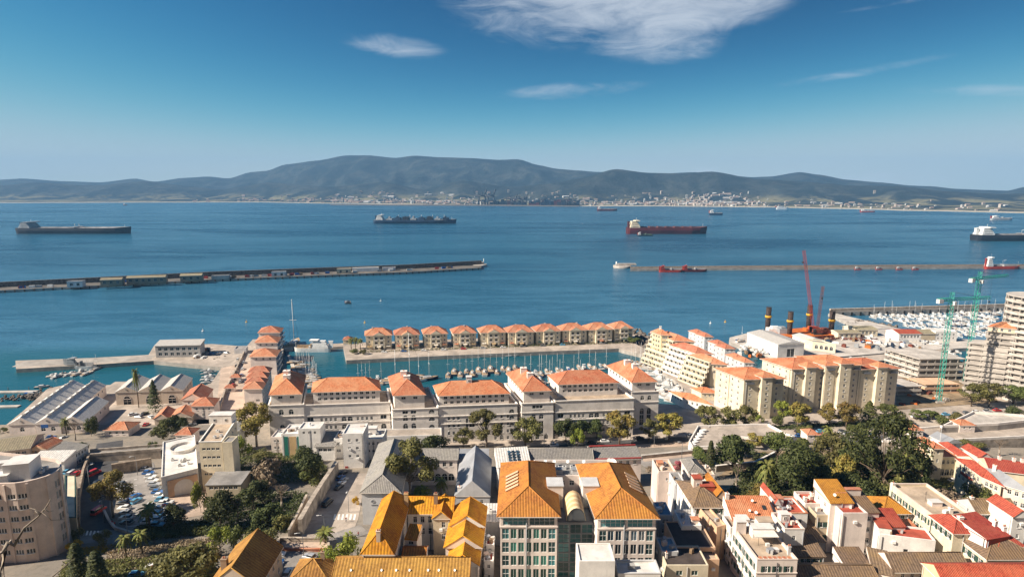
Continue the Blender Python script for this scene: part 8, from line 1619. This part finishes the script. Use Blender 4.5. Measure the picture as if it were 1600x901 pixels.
# ------------------------------------------------------------------ lamps, poles, people, flags
LAMP = MB(); LAMP.tube([(0, 0, -.2), (0, 0, 7.5), (.5, 0, 8.0), (1.6, 0, 8.1)], [.11, .08, .06, .05], 6)
lp = empty('street_lamp', (0, -3000, 0)); LAMP.build('pole', 'hullgrey', lp); m = MB(); m.box(1.3, 2.1, -.15, .15, 7.98, 8.12); m.build('lamp_head', 'whitepaint', lp); used = [False]
def lamp(px, py, where, z=None, rz=0.):
    g = GT(px, py) if z is None else G(px, py, z)
    if not used[0]: used[0] = True; o = lp; o.location = g; o.rotation_euler = (0, 0, rz)
    else: o = copy_tree(lp, g, rz)
    tag(o, 'grey street lamp ' + where, 'street lamp', 'street lamps')
for x, y, w, z in ((163, 815, 'at the road bend below the car park', None), (140, 760, 'beside the shaded road', None), (215, 742, 'behind the car park', None), (200, 838, 'by the small palms', None), (545, 800, 'beside the pale hall', None), (508, 842, 'above the zebra crossing', None), (475, 872, 'in the walled car park', None), (985, 700, 'on the tree-lined road, first from the apartments', 3), (1022, 697, 'on the tree-lined road, second from the apartments', 3), (1110, 690, 'on the tree-lined road by the bastion', 3), (1065, 718, 'on the rampart road', None), (700, 702, 'before the cupola wing', 3), (850, 702, 'before the stepped pavilion', 3), (345, 640, 'at the near end of the promenade', 2.8), (362, 600, 'in the middle of the promenade', 2.8), (1200, 682, 'before the joined cream towers', 3), (1345, 690, 'at the end of the tower road', 3)): lamp(x, y, w, z, rnd.uniform(0, 6))
m = MB(); m.cyl(0, 0, 0, 14, .09, .05, 6); g = GT(1465, 716); tag(m.build('flagpole', 'whitepaint', None, (g.x, g.y, g.z)), 'white flagpole beside the villa turrets', 'flagpole')
m = MB(); m.cyl(0, 0, 0, 9, .09, .05, 6); g = GT(1508, 790); tag(m.build('flagpole', 'whitepaint', None, (g.x, g.y, g.z)), 'pale pole at the edge of the lawn', 'pole')
def person_mesh():
    me = bpy.data.meshes.new('person'); V = [(0, 0, .95), (0, 0, 1.2), (0, .01, 1.42), (0, .02, 1.52), (0, .03, 1.66), (.1, 0, .9), (.12, -.08, .5), (.12, .02, .06), (.12, -.12, .03), (-.1, 0, .9), (-.12, .1, .5), (-.12, .18, .06), (-.12, .05, .03), (.2, 0, 1.4), (.25, .06, 1.15), (.25, -.06, .92), (-.2, 0, 1.4), (-.25, -.04, 1.15), (-.25, -.12, .94)]
    E = [(0, 1), (1, 2), (2, 3), (3, 4), (0, 5), (5, 6), (6, 7), (7, 8), (0, 9), (9, 10), (10, 11), (11, 12), (2, 13), (13, 14), (14, 15), (2, 16), (16, 17), (17, 18)]; me.from_pydata(V, E, [])
    o = bpy.data.objects.new('person', me); COL.objects.link(o); md = o.modifiers.new('skin', 'SKIN'); rr = [.15, .16, .16, .06, .11, .09, .065, .05, .04, .09, .065, .05, .04, .06, .045, .035, .06, .045, .035]
    for k, s in enumerate(me.skin_vertices[0].data): s.radius = (rr[k], rr[k]); s.use_root = (k == 0)
    sb = o.modifiers.new('sub', 'SUBSURF'); sb.levels = 1; sb.render_levels = 1
    dg = bpy.context.evaluated_depsgraph_get(); ev = bpy.data.meshes.new_from_object(o.evaluated_get(dg)); bpy.data.objects.remove(o)
    for mt_ in ('cloth_dark', 'cloth_red', 'skin'): ev.materials.append(MAT[mt_])
    for p in ev.polygons: z = p.center.z; p.material_index = 2 if z > 1.5 or (abs(p.center.x) > .22 and z < 1.0 and z > .86) else (1 if z > .95 else 0)
    return ev
pm = person_mesh()
for x, y, lab in ((176, 820, 'person in a red top walking on the pavement below the car park, left of two'), (180, 822, 'person in a red top walking on the pavement below the car park, right of two'), (541, 815, 'person in a red top near the zebra crossing'), (560, 838, 'person in a red top on the path left of the lichen-roofed house')):
    g = GT(x, y); tag(ob('person', pm, None, (g.x, g.y, zg(g.x, g.y) + .1), rnd.random() * 6), lab, 'person')
# the bare branches close to the viewpoint, lower left
def near(px, py, Y): d = ray(px, py); t = Y / d.y; return Vector((d.x * t, d.y * t, CAM_H + d.z * t))
g0 = near(-60, 960, 6.0); base = Vector((g0.x - .8, g0.y + .2, zg(g0.x - .8, g0.y + .2))); root = empty('bare_shrub', base, 0, 'bare pale branch reaching in close at the lower left corner', 'branch'); L0 = lambda p: p - base
m = MB(); m.tube([Vector((0, 0, -.5)), L0(g0) * .5 + Vector((.3, 0, 0)), L0(g0), L0(near(2, 905, 6)), L0(near(6, 862, 6.0)), L0(near(14, 845, 6.0))], [.16, .11, .07, .038, .03, .027], 7); m.build('trunk', 'palebark', root)
m = MB(); m.tube([L0(near(14, 845, 6)), L0(near(22, 852, 6.02)), L0(near(38, 824, 6.05)), L0(near(60, 806, 6.1)), L0(near(72, 792, 6.1)), L0(near(80, 778, 6.12))], [.026, .017, .011, .010, .008, .004], 6); m.build('branch', 'palebark', root)
m = MB(); m.tube([L0(near(14, 845, 6)), L0(near(4, 862, 5.95)), L0(near(-20, 872, 5.9))], [.024, .018, .016], 6); m.build('branch', 'palebark', root)
for a, b_, c in (((64, 802), (54, 795), (46, 793)), ((66, 800), (80, 812), (102, 811)), ((62, 804), (55, 798), (52, 806)), ((70, 795), (76, 799), (84, 797)), ((16, 850), (17, 842), (20, 848)), ((18, 848), (8, 853), (2, 850))):
    m = MB(); m.tube([L0(near(*a, 6.08)), L0(near(*b_, 6.1)), L0(near(*c, 6.15))], [.006, .004, .002], 4); m.build('twig', 'palebark', root)
m = MB(); m.tube([L0(near(60, 930, 6.2)), L0(near(82, 900, 6.2)), L0(near(100, 885, 6.25)), L0(near(117, 871, 6.3))], [.012, .009, .007, .004], 5); m.build('branch', 'palebark', root)

# ------------------------------------------------------------------ things that still share a label are told apart by their order from the left
def ordinal(n): return '%d%s' % (n, 'th' if 10 <= n % 100 <= 20 else {1: 'st', 2: 'nd', 3: 'rd'}.get(n % 10, 'th'))
by = {}
for o in COL.objects:
    if o.parent is None and o.get('label') and o.get('kind') is None: by.setdefault(o['label'], []).append(o)
for lab, os_ in by.items():
    if len(os_) > 1:
        os_.sort(key=lambda o: proj(o.location)[0])
        for k, o in enumerate(os_): o['label'] = '%s, %s from left' % (lab, ordinal(k + 1))
for o in list(COL.objects):                                # prototypes that were never set out
    if o.parent is None and o.location.y < -2000:
        for c in list(o.children): bpy.data.objects.remove(c)
        bpy.data.objects.remove(o)
